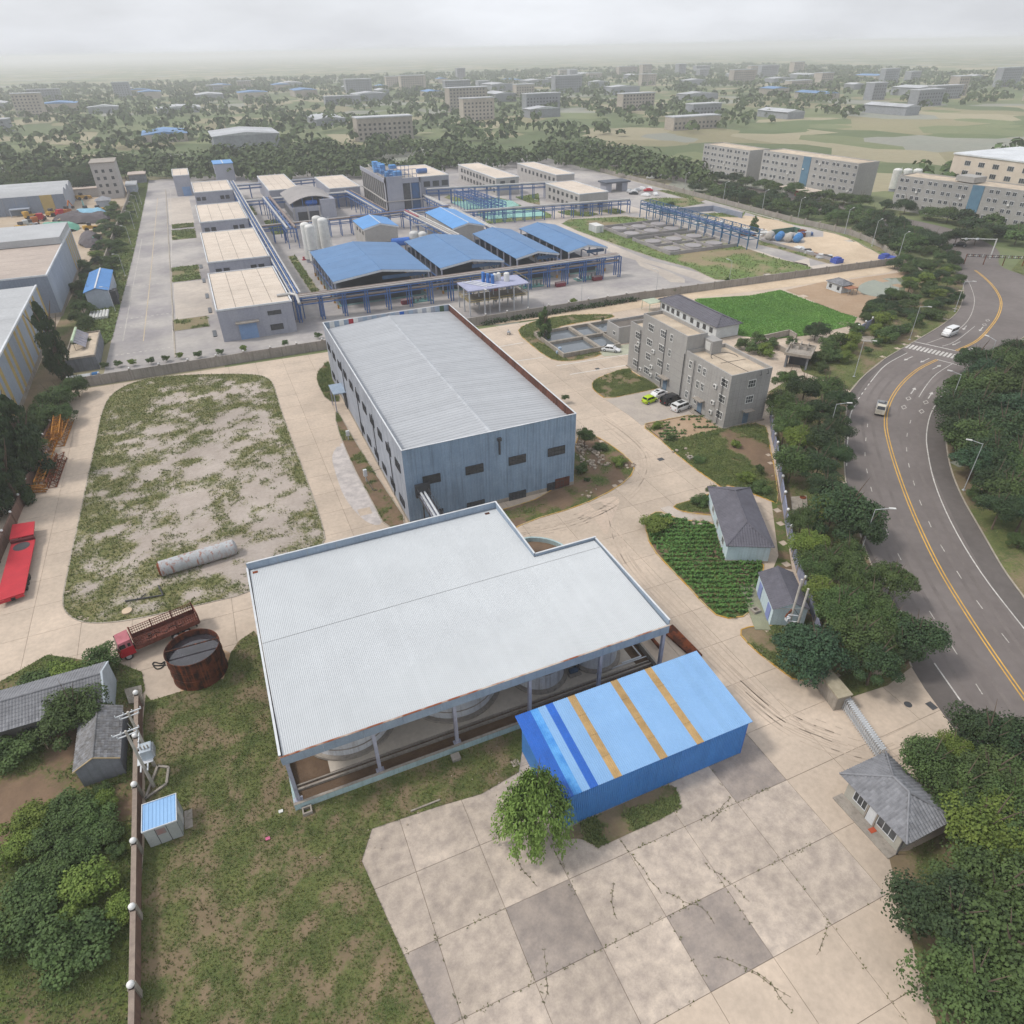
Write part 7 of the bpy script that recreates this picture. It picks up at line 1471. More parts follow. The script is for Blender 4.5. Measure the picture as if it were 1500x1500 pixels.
# basins with round footings
M_bas = mat('basin_grey', '9a9697', '8b8788', s=3)
for (x0, y0, x1, y1), lab in (((145.5, 230.8, 172.0, 249.2), 'far low-walled concrete basin with round footings'), ((145.5, 202.6, 173.2, 226.6), 'near low-walled concrete basin with round footings')):
    t = thing('low_basin', lab, 'basin', (x0, y0, 0)); MB().box(x0, y0, .08, x1, y1, .2).ob('floor', mat('weedy_basin_floor', '98908a', '7e8062', s=5, rough=.95), t); mb = MB()
    for q in ((x0-.3, y0-.3, x1+.3, y0), (x0-.3, y1, x1+.3, y1+.3), (x0-.3, y0, x0, y1), (x1, y0, x1+.3, y1), (x0, (y0+y1)/2-.15, x1, (y0+y1)/2+.15), (x0+9, y0, x0+9.3, y1), (x0+18, y0, x0+18.3, y1)): mb.box(q[0], q[1], .1, q[2], q[3], 1.2 if q[0] < x0+1 and q[2]-q[0] < 1 or q[3]-q[1] < .4 and q[0] < x0 else 1.0)
    mb.ob('basin_wall', M_bas, t)
    for i in range(3):
        for j in range(2): MB().cyl(x0+4.6+i*9, y0+(y1-y0)*(.25+.5*j), .2, .75+.1*((i+j) % 2), 3.0, 20).ob('round_footing', M_bas, t)
t = thing('white_container', 'white ribbed cabin container beside the far round-footed basin', 'container', (139.3, 243.6, 0)); MB().box(139.3, 243.6, .15, 142.6, 249.5, 2.7).ob('body', M_white, t)
for i in range(12): MB().box(139.22, 244+i*.45, .3, 139.29, 244.2+i*.45, 2.6).ob('rib', M_trim, t)
MB().box(141, 243.5, .3, 141.9, 243.58, 2.3).ob('door', M_lamp, t)
# blue-decked process platform
x0, y0, x1, y1 = 61, 172.4, 78.2, 181
pf = thing('process_platform', 'steel process platform with violet-blue deck and hoppers beneath in the plant yard', 'platform', (x0, y0, 0))
MB().box(x0-.3, y0-.3, 6.6, x1+.3, y1+.3, 6.85).ob('deck', mat('violet_blue_deck', 'a0a3bb', '8f93ac', s=3), pf)
for i in range(5):
    for yy in (y0, (y0+y1)/2, y1): xx = x0+i*(x1-x0)/4; MB().box(xx-.15, yy-.15, 0, xx+.15, yy+.15, 6.6).ob('post', M_lamp, pf)
mb = MB()
for z in (3.6, 4.2): mb.tube((x0, y0, z), (x1, y0, z), .07, 5).tube((x0, y1, z), (x1, y1, z), .07, 5).tube((x0, y0, z), (x0, y1, z), .07, 5).tube((x1, y0, z), (x1, y1, z), .07, 5)
mb.ob('yellow_rail', mat('railing_yellow', 'a8975c'), pf); MB().box(x0+.2, y0+1, 3.4, x1-.2, y1-1, 3.55).ob('lower_deck', mat('brown_grating', '7b7466'), pf)
mb = MB()
for i in range(9): xx = x0+i*(x1-x0)/8; mb.tube((xx, y1, 6.8), (xx, y1, 7.8), .05, 4)
mb.tube((x0, y1, 7.8), (x1, y1, 7.8), .05, 4).tube((x1, y0, 7.8), (x1, y1, 7.8), .05, 4).tube((x1, y0, 6.8), (x1, y0, 7.8), .05, 4).ob('deck_rail', mat('railing_yellow', 'a8975c'), pf)
for xx in (64.5, 70, 75): MB().cyl(xx, 176, 1.6, 3.4, .15, 10, r2=1.1).ob('hopper', M_lamp, pf)
for i, (a, b, h_) in enumerate(((67.2, 178, 2.6), (68.0, 176.6, 2.4), (68.9, 175.6, 2.2), (69.6, 177.4, 1.8))): tag(MB().box(a, b, 6.86, a+.6, b+1.2, 6.86+h_).ob('control_cabinet', mat('cabinet_blue', '3f76bb'), org=(a, b, 6.86)), ['tallest', 'second tallest', 'third tallest', 'lowest'][i]+' of the blue cabinets standing on the violet-blue platform deck', 'cabinet')
for i, (a, b, r) in enumerate(((70.8, 178.5, .6), (71.9, 178.2, .6), (73.6, 176.6, .8))): tag(MB().cyl(a, b, 6.86, 8.4+.2*i, r, 12).sphere(a, b, 8.4+.2*i, r, 10, .4).ob('vessel', M_white, org=(a, b, 6.86)), ['left', 'middle', 'right and largest'][i]+' of the white vessels on the violet-blue platform deck', 'vessel')
pfp = MB()
for k in range(3): pfp.tube((62+k*1.4, 180.5, 7.0), (66.5+k*1.4, 173.5, 7.0), .14, 6)
pfp.ob('deck_pipes', M_trim, pf)
# skips, equipment at the sheds' fronts
M_skip = mat('maroon_skip', '7f3b45', '6d323b')
for (x, y), lab in (((48.5, 190.8), 'maroon box in front of the widest blue-roofed shed'), ((75.5, 190.6), 'maroon box below the rack near the second blue-roofed shed'), ((95.3, 186.6), 'maroon box right of the violet-decked platform'), ((108.4, 187.4), 'maroon box nearest the right end of the long pipe rack')):
    t = thing('skip', lab, 'skip', (x, y, 0)); MB().box(x-1.5, y-.7, .1, x+1.5, y+.7, 1.2).ob('body', M_skip, t); MB().box(x-1.6, y-.8, 1.2, x+1.6, y+.8, 1.3).ob('lid', mat('greyish_red_lid', '937a7c'), t)
r_ = random.Random(9)
for x, y, lab in ((52.5, 191.8, 'teal pump group at the front of the widest blue-roofed shed'), (87.5, 190.5, 'teal filter group in front of the third blue-roofed shed'), (106, 190.3, 'pump group in front of the rightmost blue-roofed shed')):
    t = thing('pump_group', lab, 'pumps', (x, y, 0)); MB().box(x-3.6, y-1.6, .05, x+3.6, y+1.6, .22).ob('base_plate', mat('teal_base', '5e8a86'), t)
    for i in range(6): a = x-3+i*1.2; MB().cyl(a, y+r_.uniform(-.8, .8), .2, r_.uniform(.9, 1.9), .3, 8).ob('pump', mat('dull_grey_machine', '777d80'), t)
# blue hut with red contents etc. left of sheds
tag(MB().box(38.8, 330, 0, 39.8, 331, 1.2).ob('red_hydrant', mat('signal_red', 'b02433'), org=(39, 330, 0)), 'small red hydrant box beside the arched-roof building', 'hydrant') if False else None
for (px, lab) in (((445.5, 381), 'small red hydrant at the left of the widest blue-roofed shed'),):
    c = G(*px); tag(MB().cyl(*c, .05, 1.1, .35, 8).box(c[0]-.7, c[1]-.5, .05, c[0]+.7, c[1]+.5, .25).ob('hydrant', mat('faded_red', 'b0505a'), org=(*c, 0)), lab, 'hydrant')
# plant road paint
paint('yellow_centre_line', GP([(210, 500), (219, 420), (227, 335), (231, 290)]), .25, mat('faded_yellow_paint', 'b5a583', 'b3a698', s=1.2, amt=.7), z=.04, par=py_)
paint('white_edge_line', GP([(253, 500), (252, 430), (251, 350), (250, 280)]), .22, M_faint, z=.04, par=py_); paint('white_edge_line', GP([(180, 500), (193, 430), (208, 350)]), .2, M_faint, z=.04, par=py_)
for yy in (183, 205, 212, 246, 283): paint('speed_marks', [(-26.5, yy), (-13.4, yy)], .5, M_faint, z=.042, dash=(.6, .7), par=py_)
MB().box(-13.3, 175, .03, -13.0, 440, .15).ob('kerb', M_kerb, py_)
for (y0, y1) in ((205.5, 244), (265, 308), (341, 410)): 
    patch('apron', isl(-12.5, y0, -2.5, y1), .036, M_plantlight if y0 != 265 else M_plant, 6., parent=py_, kind=None)
for y0 in (186, 207, 222, 240, 259): MB().box(-3.9, y0, .03, -3.0, y0+5, .2).ob('drain_channel', M_louvre, py_)
# ================================================================ storage yard at right: tanks, piles, sheeted goods
M_st = mat('stainless_dull', 'b4afa9', 'a19b94', s=2)
for i, (x, y, m_, lab) in enumerate(((190.5, 205.5, M_st, 'pale steel vessel lying leftmost in the sandy storage yard'), (193.2, 203.2, mat('tarpaulin_blue', '4583bf'), 'first blue-sheeted vessel in the sandy storage yard, beside the pale steel one'), (195.0, 200.4, M_st, 'pale steel vessel between the two blue-sheeted ones'), (197.2, 198.2, mat('tarpaulin_blue', '4583bf'), 'blue-sheeted vessel at the right end of the row in the sandy yard'))):
    t = thing('process_vessel', lab, 'vessel', (x, y, .1)); d = Vector((.75, .55, 0)); c = Vector((x, y, 1.5)); MB().tube(c-d*2.4, c+d*2.2, 1.35, 14).tube(c+d*2.2, c+d*2.8, 1.35, 14, r2=.5).tube(c-d*2.9, c-d*2.4, .5, 14, r2=1.35).ob('shell', m_, t)
tag(MB().box(196.4, 211, 0, 207.4, 211.4, 1.8).box(207, 208.2, 0, 207.4, 211, 1.8).ob('green_screen', mat('dark_green_mesh', '4c6f63'), org=(200, 211, 0)), 'dark green screen fence behind the vessels in the sandy yard', 'screen')
for q, lab in (((205.2, 166.6), 'blue sheeted load, left of the two by the far wall corner'), ((204.2, 162.8), 'blue sheeted load, right of the two by the far wall corner'), ((188, 170.2), 'blue tarpaulin heap at the end of the low wall')):
    t = thing('sheeted_load', lab, 'load', (*q, .1)); x, y = q; MB().box(x-1.6, y-1.3, .1, x+1.6, y+1.3, 1.3).box(x-1.0, y-.9, 1.3, x+.9, y+.9, 1.8).ob('tarpaulin', mat('tarpaulin_violet_blue', '4457a4', '3b4c92'), t)
r_ = random.Random(21)
def junk(name, cx, cy2, rx, ry, n, mats_, label, zmax=1.0):
    t = thing(name, label, 'pile', (cx, cy2, .1))
    for i in range(n):
        a = r_.uniform(0, 6.28); rr = r_.random()**.5; x, y = cx+rx*rr*math.cos(a), cy2+ry*rr*math.sin(a); w, l, h_ = r_.uniform(.3, 1.1), r_.uniform(.4, 2.0), r_.uniform(.2, zmax); th = r_.uniform(0, 3.14); c, s = math.cos(th), math.sin(th)
        MB().prism([(x+u*c-v*s, y+u*s+v*c) for u, v in ((-w, -l), (w, -l), (w, l), (-w, l))], .1, .1+h_).ob('piece', r_.choice(mats_), t, org=(x, y, .1))
junk('scrap_row', 189, 181, 2.0, 9, 26, [M_white, M_lamp, M_rust, M_frame, M_trim], 'row of mixed white and grey scrap along the low wall of the sandy yard')
junk('material_pile', 193, 216, 6, 6, 22, [M_white, M_plinth, M_rust, M_lamp], 'scattered pale materials behind the green screen', .8)
junk('material_pile', 207, 205, 4, 3, 12, [M_lamp, M_rust, M_pblue], 'mixed machinery heap at the right end of the green screen', 1.4)
junk('material_pile', 187, 236, 7, 5, 18, [M_white, M_plinth, M_cream], 'white bagged materials behind the dark blue lattice rack', .7)
wallrun([(186, 204.5), (188.3, 173)], 1.0, .25, M_bas, 'low_wall', 'low grey wall between pale road and sandy storage yard', sp=4)
wallrun([(120+60, 262), (205, 258), (206, 240)], 2.2, .25, mat('blue_grey_hoarding', '8a92a3'), 'hoarding', 'blue-grey hoarding beyond the lattice rack', sp=5)
t = thing('entrance_canopy', 'dark flat gate building beside the parking area beyond the plant', 'gate building', (186, 318, 0)); MB().box(186, 318, 4, 200, 326, 4.7).ob('roof', mat('dark_canopy', '5d636e'), t); MB().box(187, 319, 0, 190, 325, 4).box(196, 319, 0, 199, 325, 4).ob('wall', M_pwall, t)
# cars in the far parking area: a few pixels each
r_ = random.Random(5); cm = []
for k, col in enumerate((P_w, P_k, M_lamp, M_red)):
    mb = MB(); mb.box(-2.2, -.85, .2, 2.2, .85, .85); mb.add([(-1.6, -.8, .85), (1.2, -.8, .85), (.7, -.65, 1.4), (-1.1, -.65, 1.4), (-1.6, .8, .85), (1.2, .8, .85), (.7, .65, 1.4), (-1.1, .65, 1.4)], [(0, 1, 2, 3), (7, 6, 5, 4), (3, 2, 6, 7), (1, 5, 6, 2), (0, 3, 7, 4)]); cm.append(mb.mesh('parked_car', col))
hh_ = zoomed(800, 250, 4.286)
cn_ = ['white', 'black', 'silver-grey', 'red']; seen = {}
for q in ((520, 135), (545, 140), (570, 130), (550, 150), (625, 160), (640, 130), (650, 120), (685, 155), (600, 120), (655, 50), (680, 40), (700, 48), (720, 38), (600, 20), (640, 18), (560, 25)):
    k = r_.choice((0, 0, 0, 1, 2)) if q != (640, 130) else 3
    o = bpy.data.objects.new('parked_car', cm[k]); C.objects.link(o); o.location = (*G(*hh_(*q)), .05); o.rotation_euler = (0, 0, r_.uniform(0, 3.1)); tag(o, cn_[k]+' car in the far parking area beyond the cream-roofed plant block', 'car', 'cars in the far parking area')
c = G(1405, 361.5); car((1405, 361), 2.2, 4.5, 1.8, 1.45, P_k, 'dark car waiting beyond the road gantry at the upper right')
# road gantry and barrier
p0, p1 = (227.5, 168), (239, 141)
gn_ = thing('road_gantry', 'white camera gantry arm over the upper end of the main road', 'gantry', (236, 152, 0)); MB().tube((236, 152, 0), (236, 152, 6.2), .2, 8).ob('mast', M_white, gn_); MB().tube((236, 152, 6), (226, 157, 6.3), .13, 6).ob('arm', M_white, gn_); MB().box(230, 154.4, 5.9, 231, 155, 6.4).box(227, 156, 5.9, 227.8, 156.6, 6.4).ob('camera_box', M_lamp, gn_)
br_ = thing('height_barrier', 'rusty striped height barrier beam spanning the main road at the upper bend', 'barrier', (224, 151, 0)); a, b = Vector((*G(*r5(1170, 512)), 0)), Vector((*G(*r5(1560, 530)), 0)); k = 22
for z in (2.4, 3.0): MB().bar(a+Vector((0, 0, z)), b+Vector((0, 0, z)), .18, .18).ob('beam', M_frame, br_)
for i in range(k+1):
    c = a.lerp(b, i/k); MB().box(c.x-.1, c.y-.1, 2.3 if i % 6 else 0, c.x+.1, c.y+.1, 3.1).ob('stripe_post', M_white if i % 2 else M_rust, br_, org=tuple(c))
# ================================================================ neighbours at far left
M_nwall = mat('pale_blue_grey_cladding', 'a4acb8', '98a1ae', s=4, rough=.6, rv=.03, streak=('858d9a', .3)); M_ystripe = mat('dull_yellow_sheet', 'b5a06a', 'a8935c', s=3); M_nroof = mat('neighbour_grey_roof', 'aeb0b2', 'a2a4a6', s=6, rough=.6, rv=.03); M_nroofb = mat('beige_roof', 'b3a69b', 'a69990', s=5, rough=.7, rv=.03)
def nhall(x0, y0, x1, y1, z, label, stripes, roofm=M_nroof, wm_=None, name='factory_hall', k=12, sl=.0):
    t = thing(name, label, 'factory hall', (x1, y0, 0)); MB().box(x0, y0+.1, 0, x1-.1, y1-.1, z-.25).ob('core', M_nwall, t); MB().box(x0, y0, 0, x1+.05, y1, 1.3).ob('plinth', M_plinth, t)
    n = round((y1-y0)/2.0); w = (y1-y0)/n; sm = sheet_mesh('wall_sheet', w, z-1.3, 4, .05, wm_ or M_nwall, 'wall')
    for i in range(n):
        st = i in stripes; put('wall_sheet', sm, t, (x1, y0+i*w, 1.3), math.pi/2, m=M_ystripe if st else None, label='dull yellow translucent wall sheet' if st else None)
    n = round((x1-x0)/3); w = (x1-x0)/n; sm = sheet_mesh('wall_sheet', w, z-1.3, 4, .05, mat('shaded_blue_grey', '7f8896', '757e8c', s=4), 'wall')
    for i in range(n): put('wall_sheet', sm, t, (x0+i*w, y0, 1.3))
    n = k; w = (y1-y0)/n
    for i in range(n): MB().box(x0, y0+i*w+.04, z-.24, x1-.3, y0+(i+1)*w-.04, z-.1).ob('roof_panel', roofm, t, org=(x1, y0+i*w, z))
    MB().box(x1-.3, y0-.1, z-.3, x1+.1, y1+.1, z+.12).box(x0, y0-.1, z-.3, x1-.3, y0+.2, z+.1).ob('coping', M_trim, t); return t
nhall(-112, 100, -42.8, 213, 11.2, 'nearest long factory hall at the left edge with pale blue wall striped dull yellow', {i for i in range(56) if i % 6 in (1, 3)})
h2 = nhall(-112, 222.2, -41.4, 287, 11.4, 'middle factory hall at the left edge with beige roof and grey side wall', {24, 26, 28, 30}, roofm=M_nroofb)
MB().box(-112, 262, 11.45, -41.6, 287, 13.4).ob('raised_roof', M_nroof, h2)
t = thing('vaulted_hall', 'far-left blue-grey hall with three barrel-vaulted white roofs', 'factory hall', (-55, 396.5, 0)); x0, x1 = -150, -55.0
for j in range(3):
    ya, yb_ = 396.5+j*11.5, 396.5+(j+1)*11.5; n = 9; vv = []; 
    for i in range(n+1): s_ = i/n; y = ya+(yb_-ya)*s_; z = 7.6+1.9*math.sin(math.pi*s_); vv += [(x0, y, z), (x1, y, z)]
    mb = MB(); mb.add(vv, [(2*i, 2*i+1, 2*i+3, 2*i+2) for i in range(n)])
    mb.ob('vault_roof', M_nroof, t)
    mb = MB(); mb.add([(x1, y, z) for _, y, z in vv[1::2]]+[(x1, yb_, 0), (x1, ya, 0)], [tuple(range(n+3))]); mb.ob('end_wall', M_nwall, t)
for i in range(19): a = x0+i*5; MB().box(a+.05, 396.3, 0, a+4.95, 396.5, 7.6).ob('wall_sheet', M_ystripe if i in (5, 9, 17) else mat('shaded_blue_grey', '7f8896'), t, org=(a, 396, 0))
MB().box(-78, 392.5, 2.9, -70, 396.3, 3.2).box(-78, 392.6, 0, -77.7, 392.9, 2.9).box(-70.3, 392.6, 0, -70, 392.9, 2.9).ob('porch', M_nwall, t)
t = thing('apartment_slab', 'tall pale slab building beside the far-left tree line', 'building', (-43, 424, 0)); MB().box(-43.5, 424, 0, -32.5, 442, 16).ob('wall', mat('pale_render', 'a9a5a2', '9e9a97', s=5, streak=('8f8b89', .3)), t); MB().box(-43.8, 423.7, 16, -32.2, 442.3, 16.5).ob('roof', M_conc, t)
for z in (3, 6.2, 9.4, 12.6): [window(t, 'S', xx, 424, z, 1.3, 1.4, 2, 1, d=.1) for xx in (-41.5, -38.5, -35)]
t = thing('blue_roofed_store', 'small pale metal store with blue gabled roof beside the long plant road', 'store', (-34.6, 225, 0)); x0, x1, y0, y1 = -34.6, -28.8, 225, 248.5
blue_ = blue_shed; MB().box(x0, y0, 0, x1, y1, 4.9).add([(x0, y0, 4.9), (x1, y0, 4.9), ((x0+x1)/2, y0, 5.7), (x0, y1, 4.9), (x1, y1, 4.9), ((x0+x1)/2, y1, 5.7)], [(0, 1, 2), (5, 4, 3)]).ob('wall', M_nwall, t); xm = (x0+x1)/2
for i in range(4):
    a, b = y0-.3+i*6.02, y0-.3+(i+1)*6.0
    for (xa, za, xb, zb_) in ((x0-.4, 5.0, xm, 5.95), (xm, 5.95, x1+.4, 5.0)): MB().add([(xa, a, za), (xb, a, zb_), (xb, b, zb_), (xa, b, za), (xa, a, za-.1), (xb, a, zb_-.1), (xb, b, zb_-.1), (xa, b, za-.1)], [(0, 1, 2, 3), (7, 6, 5, 4), (0, 4, 5, 1), (2, 6, 7, 3), (0, 3, 7, 4), (1, 5, 6, 2)]).ob('roof_panel', mat('store_blue_roof', '5787be', '4f7db2', s=3), t)
MB().box(xm-.2, y0-.3, 5.95, xm+.2, y1+.3, 6.03).ob('ridge_cap', M_trim, t); MB().box(x1+.01, 227, 0, x1+1.6, 229, 4).box(x1+.01, 232, 0, x1+1.2, 236, 2.6).ob('side_shelter', M_frame, t)
sb = thing('solar_panel_house', 'small flat-roofed grey house with a slanted solar water heater on its roof', 'house', (-35.6, 175.3, 0)); x0, x1, y0, y1, z = -35.6, -29.4, 175.3, 193.5, 3.3
MB().box(x0, y0, 0, x1, y1, z-.3).ob('wall', M_wallg, sb); MB().box(x0+.2, y0+.2, z-.29, x1-.2, y1-.2, z-.22).ob('roof', M_offroof, sb); mb = MB()
for q in ((x0, y0, x1, y0+.2), (x0, y1-.2, x1, y1), (x0, y0+.2, x0+.2, y1-.2), (x1-.2, y0+.2, x1, y1-.2)): mb.box(q[0], q[1], z-.295, q[2], q[3], z+.12)
mb.ob('parapet', M_plinth, sb)
s2 = thing('solar_heater', 'slanted solar water heater with pale green tank edge on the flat roof', 'solar heater', (-33, 184, z-.2)); mb = MB()
for i in range(6): a = 181+i*1.7; mb.add([(-33.8, a, z+1.9), (-33.8, a+1.55, z+1.9), (-31.6, a+1.55, z+.3), (-31.6, a, z+.3)], [(0, 1, 2, 3)])
mb.ob('tube_panel', mat('solar_tubes', '8f8a92', '6f6b78', s=.6, rough=.3), s2); MB().tube((-33.9, 180.8, z+2.1), (-33.9, 191.2, z+2.1), .3, 8).ob('tank', mat('pale_green_tank', 'b9cbae'), s2)
mb = MB()
for a in (181.2, 185.5, 190.8): mb.tube((-33.8, a, z-.2), (-33.8, a, z+1.9), .06, 4).tube((-33.8, a, z-.2), (-31.7, a, z+.3), .05, 4)
mb.ob('stand', M_frame, s2)
tag(MB().box(-30.6, 170.2, .1, -29.2, 171.4, .8).ob('blue_tarp_heap', mat('tarpaulin_blue', '4583bf'), org=(-30, 171, 0)), 'small blue sheeted heap before the flat-roofed solar house', 'heap'); tag(MB().box(-35, 169, .1, -30.8, 170.9, .9).ob('white_boards', M_white, org=(-33, 170, 0)), 'stack of white boards at the wall below the solar house', 'boards')
for k in range(6):
    x = -34.0+k*.82; t = thing('concrete_pipe', 'white concrete pipe, number '+['one', 'two', 'three', 'four', 'five', 'six'][k]+' from the left of the row beside the blue-roofed store', 'pipe', (x, 217, .1), group='row of white concrete pipes'); mb = MB(); mb.tube((x, 214.3, .55), (x, 221.0, .55), .38, 12); mb.ob('shell', M_white, t)
t = thing('hip_roofed_hut', 'small blue-grey hut with pyramid roof in the neighbour yard', 'hut', (-43.4, 400, 0)); MB().box(-43.4, 400, 0, -37.6, 406, 2.9).ob('wall', M_nwall, t); MB().add([(-44, 399.4, 2.9), (-37, 399.4, 2.9), (-37, 406.6, 2.9), (-44, 406.6, 2.9), (-40.5, 403, 4.6)], [(0, 1, 4), (1, 2, 4), (2, 3, 4), (3, 0, 4)]).ob('roof', mat('grey_pyramid_roof', '8f9196'), t)
t = thing('low_shed', 'low beige-roofed shed left of the tall pale slab building', 'shed', (-55, 432, 0)); MB().box(-56, 434, 0, -43.6, 446, 4).ob('wall', M_cw, t); MB().box(-56.4, 433.6, 4, -43.3, 446.4, 4.3).ob('roof', M_nroofb, t)
t = thing('low_shed', 'dark flat-roofed gate shed at the far end of the grass strip', 'shed', (-29, 470, 0)); MB().box(-31, 470, 0, -22.5, 482, 4.5).ob('wall', M_wallg, t); MB().box(-31.4, 469.6, 4.5, -22.1, 482.4, 4.9).ob('roof', M_nroofb, t)
t = thing('low_shed', 'small shed with grey mono roof between tall slab and grass strip', 'shed', (-32, 436, 0)); MB().box(-31.6, 436, 0, -26.6, 452, 3.6).ob('wall', M_nwall, t); MB().box(-31.9, 435.6, 3.6, -26.3, 452.4, 3.9).ob('roof', M_nroof, t)
# heaps and machines
def mound(pts, h_, m, name, label, seed=1):
    c = np.mean(np.array(pts), 0); zf = lambda x, y: h_*np.clip(edge_dist(x, y, pts)/3.0, 0, 1)**.7*(.7+.5*fbm(x, y, 5, seed)); o = patch(name, smooth_poly(pts, 2), .1, m, 1.2, zf=zf, kind=None); tag(o, label, 'heap')
mound([(-64, 350), (-49, 343), (-46, 352), (-52, 360), (-62, 360)], 2.6, mat('green_dust_net', '6fa893', '629a86', s=3), 'dust_net_heap', 'green netted heap behind the beige-roofed hall', 3)
mound([(-60, 366), (-47, 360), (-36, 358), (-36.5, 376), (-46, 381), (-58, 379)], 3.0, mat('coal_heap', '5b5558', '4a4548', s=3), 'dark_heap', 'dark aggregate heap in the neighbour yard', 4)
mound([(-50, 371), (-37, 366), (-37, 378), (-46, 383), (-53, 381)], 3.6, mat('blue_dust_net', '7fa9bd', '74a0b6', s=3), 'dust_net_heap', 'pale blue netted heap on the dark aggregate', 5)
mound([(-45, 312), (-37.5, 308), (-36.6, 326), (-40, 336), (-46, 334)], 2.6, mat('coal_heap', '5b5558'), 'dark_heap', 'smaller dark heap beside the wall of the beige-roofed hall', 6); mound([(-42, 312), (-38, 310), (-37.4, 324), (-41, 325)], 3.2, mat('green_dust_net', '6fa893'), 'dust_net_heap', 'teal net over the smaller dark heap', 7)
M_my = mat('machine_yellow', 'b8923c', 'a8833a'); M_mo = mat('machine_orange', 'b56a34'); M_mt = mat('machine_teal', '6fa3a0')
def machine(x, y, rz, m, label, kind='loader'):
    t = thing('wheel_loader' if kind == 'loader' else 'excavator' if kind == 'excavator' else 'dumper', label, 'construction machine', (x, y, .1), rz)
    kid('body', MB().box(-2.6, -1.1, .8, .6, 1.1, 2.1).box(.6, -.8, .9, 2.4, .8, 1.6).mesh('body', m), t); kid('cab', MB().box(-.8, -.8, 2.1, .6, .8, 3.2).mesh('cab', M_frame), t)
    if kind == 'excavator': kid('boom', MB().bar((.8, 0, 1.8), (3.6, 0, 5.0), .4, .5).bar((3.6, 0, 5.0), (5.6, 0, 2.2), .3, .4).mesh('boom', m), t); kid('tracks', MB().box(-2.4, -1.4, 0, 2.2, -.8, .8).box(-2.4, .8, 0, 2.2, 1.4, .8).mesh('tracks', M_black), t); kid('bucket', MB().box(5.1, -.5, 1.2, 6.1, .5, 2.2).mesh('bucket', M_frame), t)
    else:
        for xx in (-1.6, 1.6):
            for yy in (-1.1, 1.1): kid('wheel', WHEELM(.75, .5)[0], t, (xx, yy, .75))
        kid('bucket' if kind == 'loader' else 'tipper', (MB().box(3.2, -1.4, .3, 4.2, 1.4, 1.4).bar((1.8, -.6, 1.4), (3.3, -.6, 1.0), .2, .3).bar((1.8, .6, 1.4), (3.3, .6, 1.0), .2, .3) if kind == 'loader' else MB().box(-2.8, -1.2, 2.1, -.9, 1.2, 3.2)).mesh('bucket', m), t)
machine(-42.5, 344, 0.3, M_my, 'yellow wheel loader standing alone on the pale ground by the smaller dark heap'); machine(-47, 387, 1.8, M_mt, 'teal excavator with raised boom behind the blue netted heap', 'excavator'); machine(-42, 385, 2.8, M_my, 'yellow wheel loader beside the teal excavator')
machine(-55, 390, 1.2, M_mo, 'orange excavator in front of the vaulted hall end', 'excavator'); machine(-66, 370, 2.0, M_mo, 'orange dumper left of the green netted heap', 'dumper'); machine(-69, 359, 1.0, M_my, 'yellow loader nearest the beige-roofed hall in the machine park')
machine(-69, 385, .6, M_my, 'yellow dumper at the left of the parked machines', 'dumper'); machine(-64, 378, 1.5, M_red, 'red dumper in the middle of the parked machines', 'dumper'); machine(-61, 387, 1.1, M_my, 'yellow loader before the porch of the vaulted hall')
machine(-58, 384, 2.2, M_red, 'red machine with high body right of the parked machines', 'dumper'); machine(-66, 363, .3, M_lamp, 'grey dumper behind the green netted heap', 'dumper'); machine(-52, 428, .5, M_my, 'small yellow loader by the vaulted hall end wall')
# ================================================================ apartments at right
M_ap = mat('apartment_grey_render', 'a5a39f', '9b9996', s=6, rough=.85); M_apw = mat('white_window_frame', 'd0d2d4'); M_cyan = mat('stair_glazing', '5f7f93', '54748a', s=2, rough=.2, spec=.6)
WM2 = MB().box(-.75, -.08, -.75, .75, 0, .75).mesh('window', M_apw); WP2 = MB().box(-.66, -.1, -.62, -.05, -.082, .62).box(.05, -.1, -.62, .66, -.082, .62).mesh('pane', M_louvre)
def apartment(p, q, depth, z, storeys, label, stairs=(), skip=()):
    p, q = Vector(p), Vector(q); L_ = (q-p).length; rz = math.atan2(q.y-p.y, q.x-p.x); t = thing('apartment_block', label, 'apartment block', (*p, 0), rz)
    with local(t):
        MB().box(0, 0, 0, L_, depth, z-.5).ob('wall', M_ap, t); MB().box(.3, .3, z-.49, L_-.3, depth-.3, z-.4).ob('roof', M_offroof, t); mb = MB()
        for a in ((0, 0, L_, .3), (0, depth-.3, L_, depth), (0, .3, .3, depth-.3), (L_-.3, .3, L_, depth-.3)): mb.box(a[0], a[1], z-.495, a[2], a[3], z)
        mb.ob('parapet', M_ap, t); n = int(L_/2.9); sh = (z-1.0)/storeys
        for i in range(n):
            x = (i+.5)*L_/n
            if any(abs(x-s_*L_) < 3.4 for s_ in stairs): continue
            xx = x+(.35 if i % 2 else -.35)*-1
            for k in range(storeys): o = kid('window', WM2, t, (xx, -.003, .9+sh*(k+.5))); kid('pane', WP2, o)
        for s_ in stairs:
            x = s_*L_; MB().box(x-2.2, -.2, 3.4, x+2.2, -.01, z-.2).ob('stair_glazing', M_cyan, t); MB().box(x-3, -2.5, 3.0, x+3, -.01, 3.3).ob('porch', M_conc, t)
        for i in range(0, n, 3): kid('air_conditioner', MB().box(-.4, -.5, -.3, .4, -.01, .3).mesh('air_conditioner', M_white), t, (i*L_/n+.3, 0, .9+sh*((i*2 % storeys)+.5)-.8))
    return t
apartment((273.4, 226.2), (288, 150), 13, 13.2, 4, 'long grey four-storey block at the right edge with a blue-glazed stairwell', stairs=(.42,))
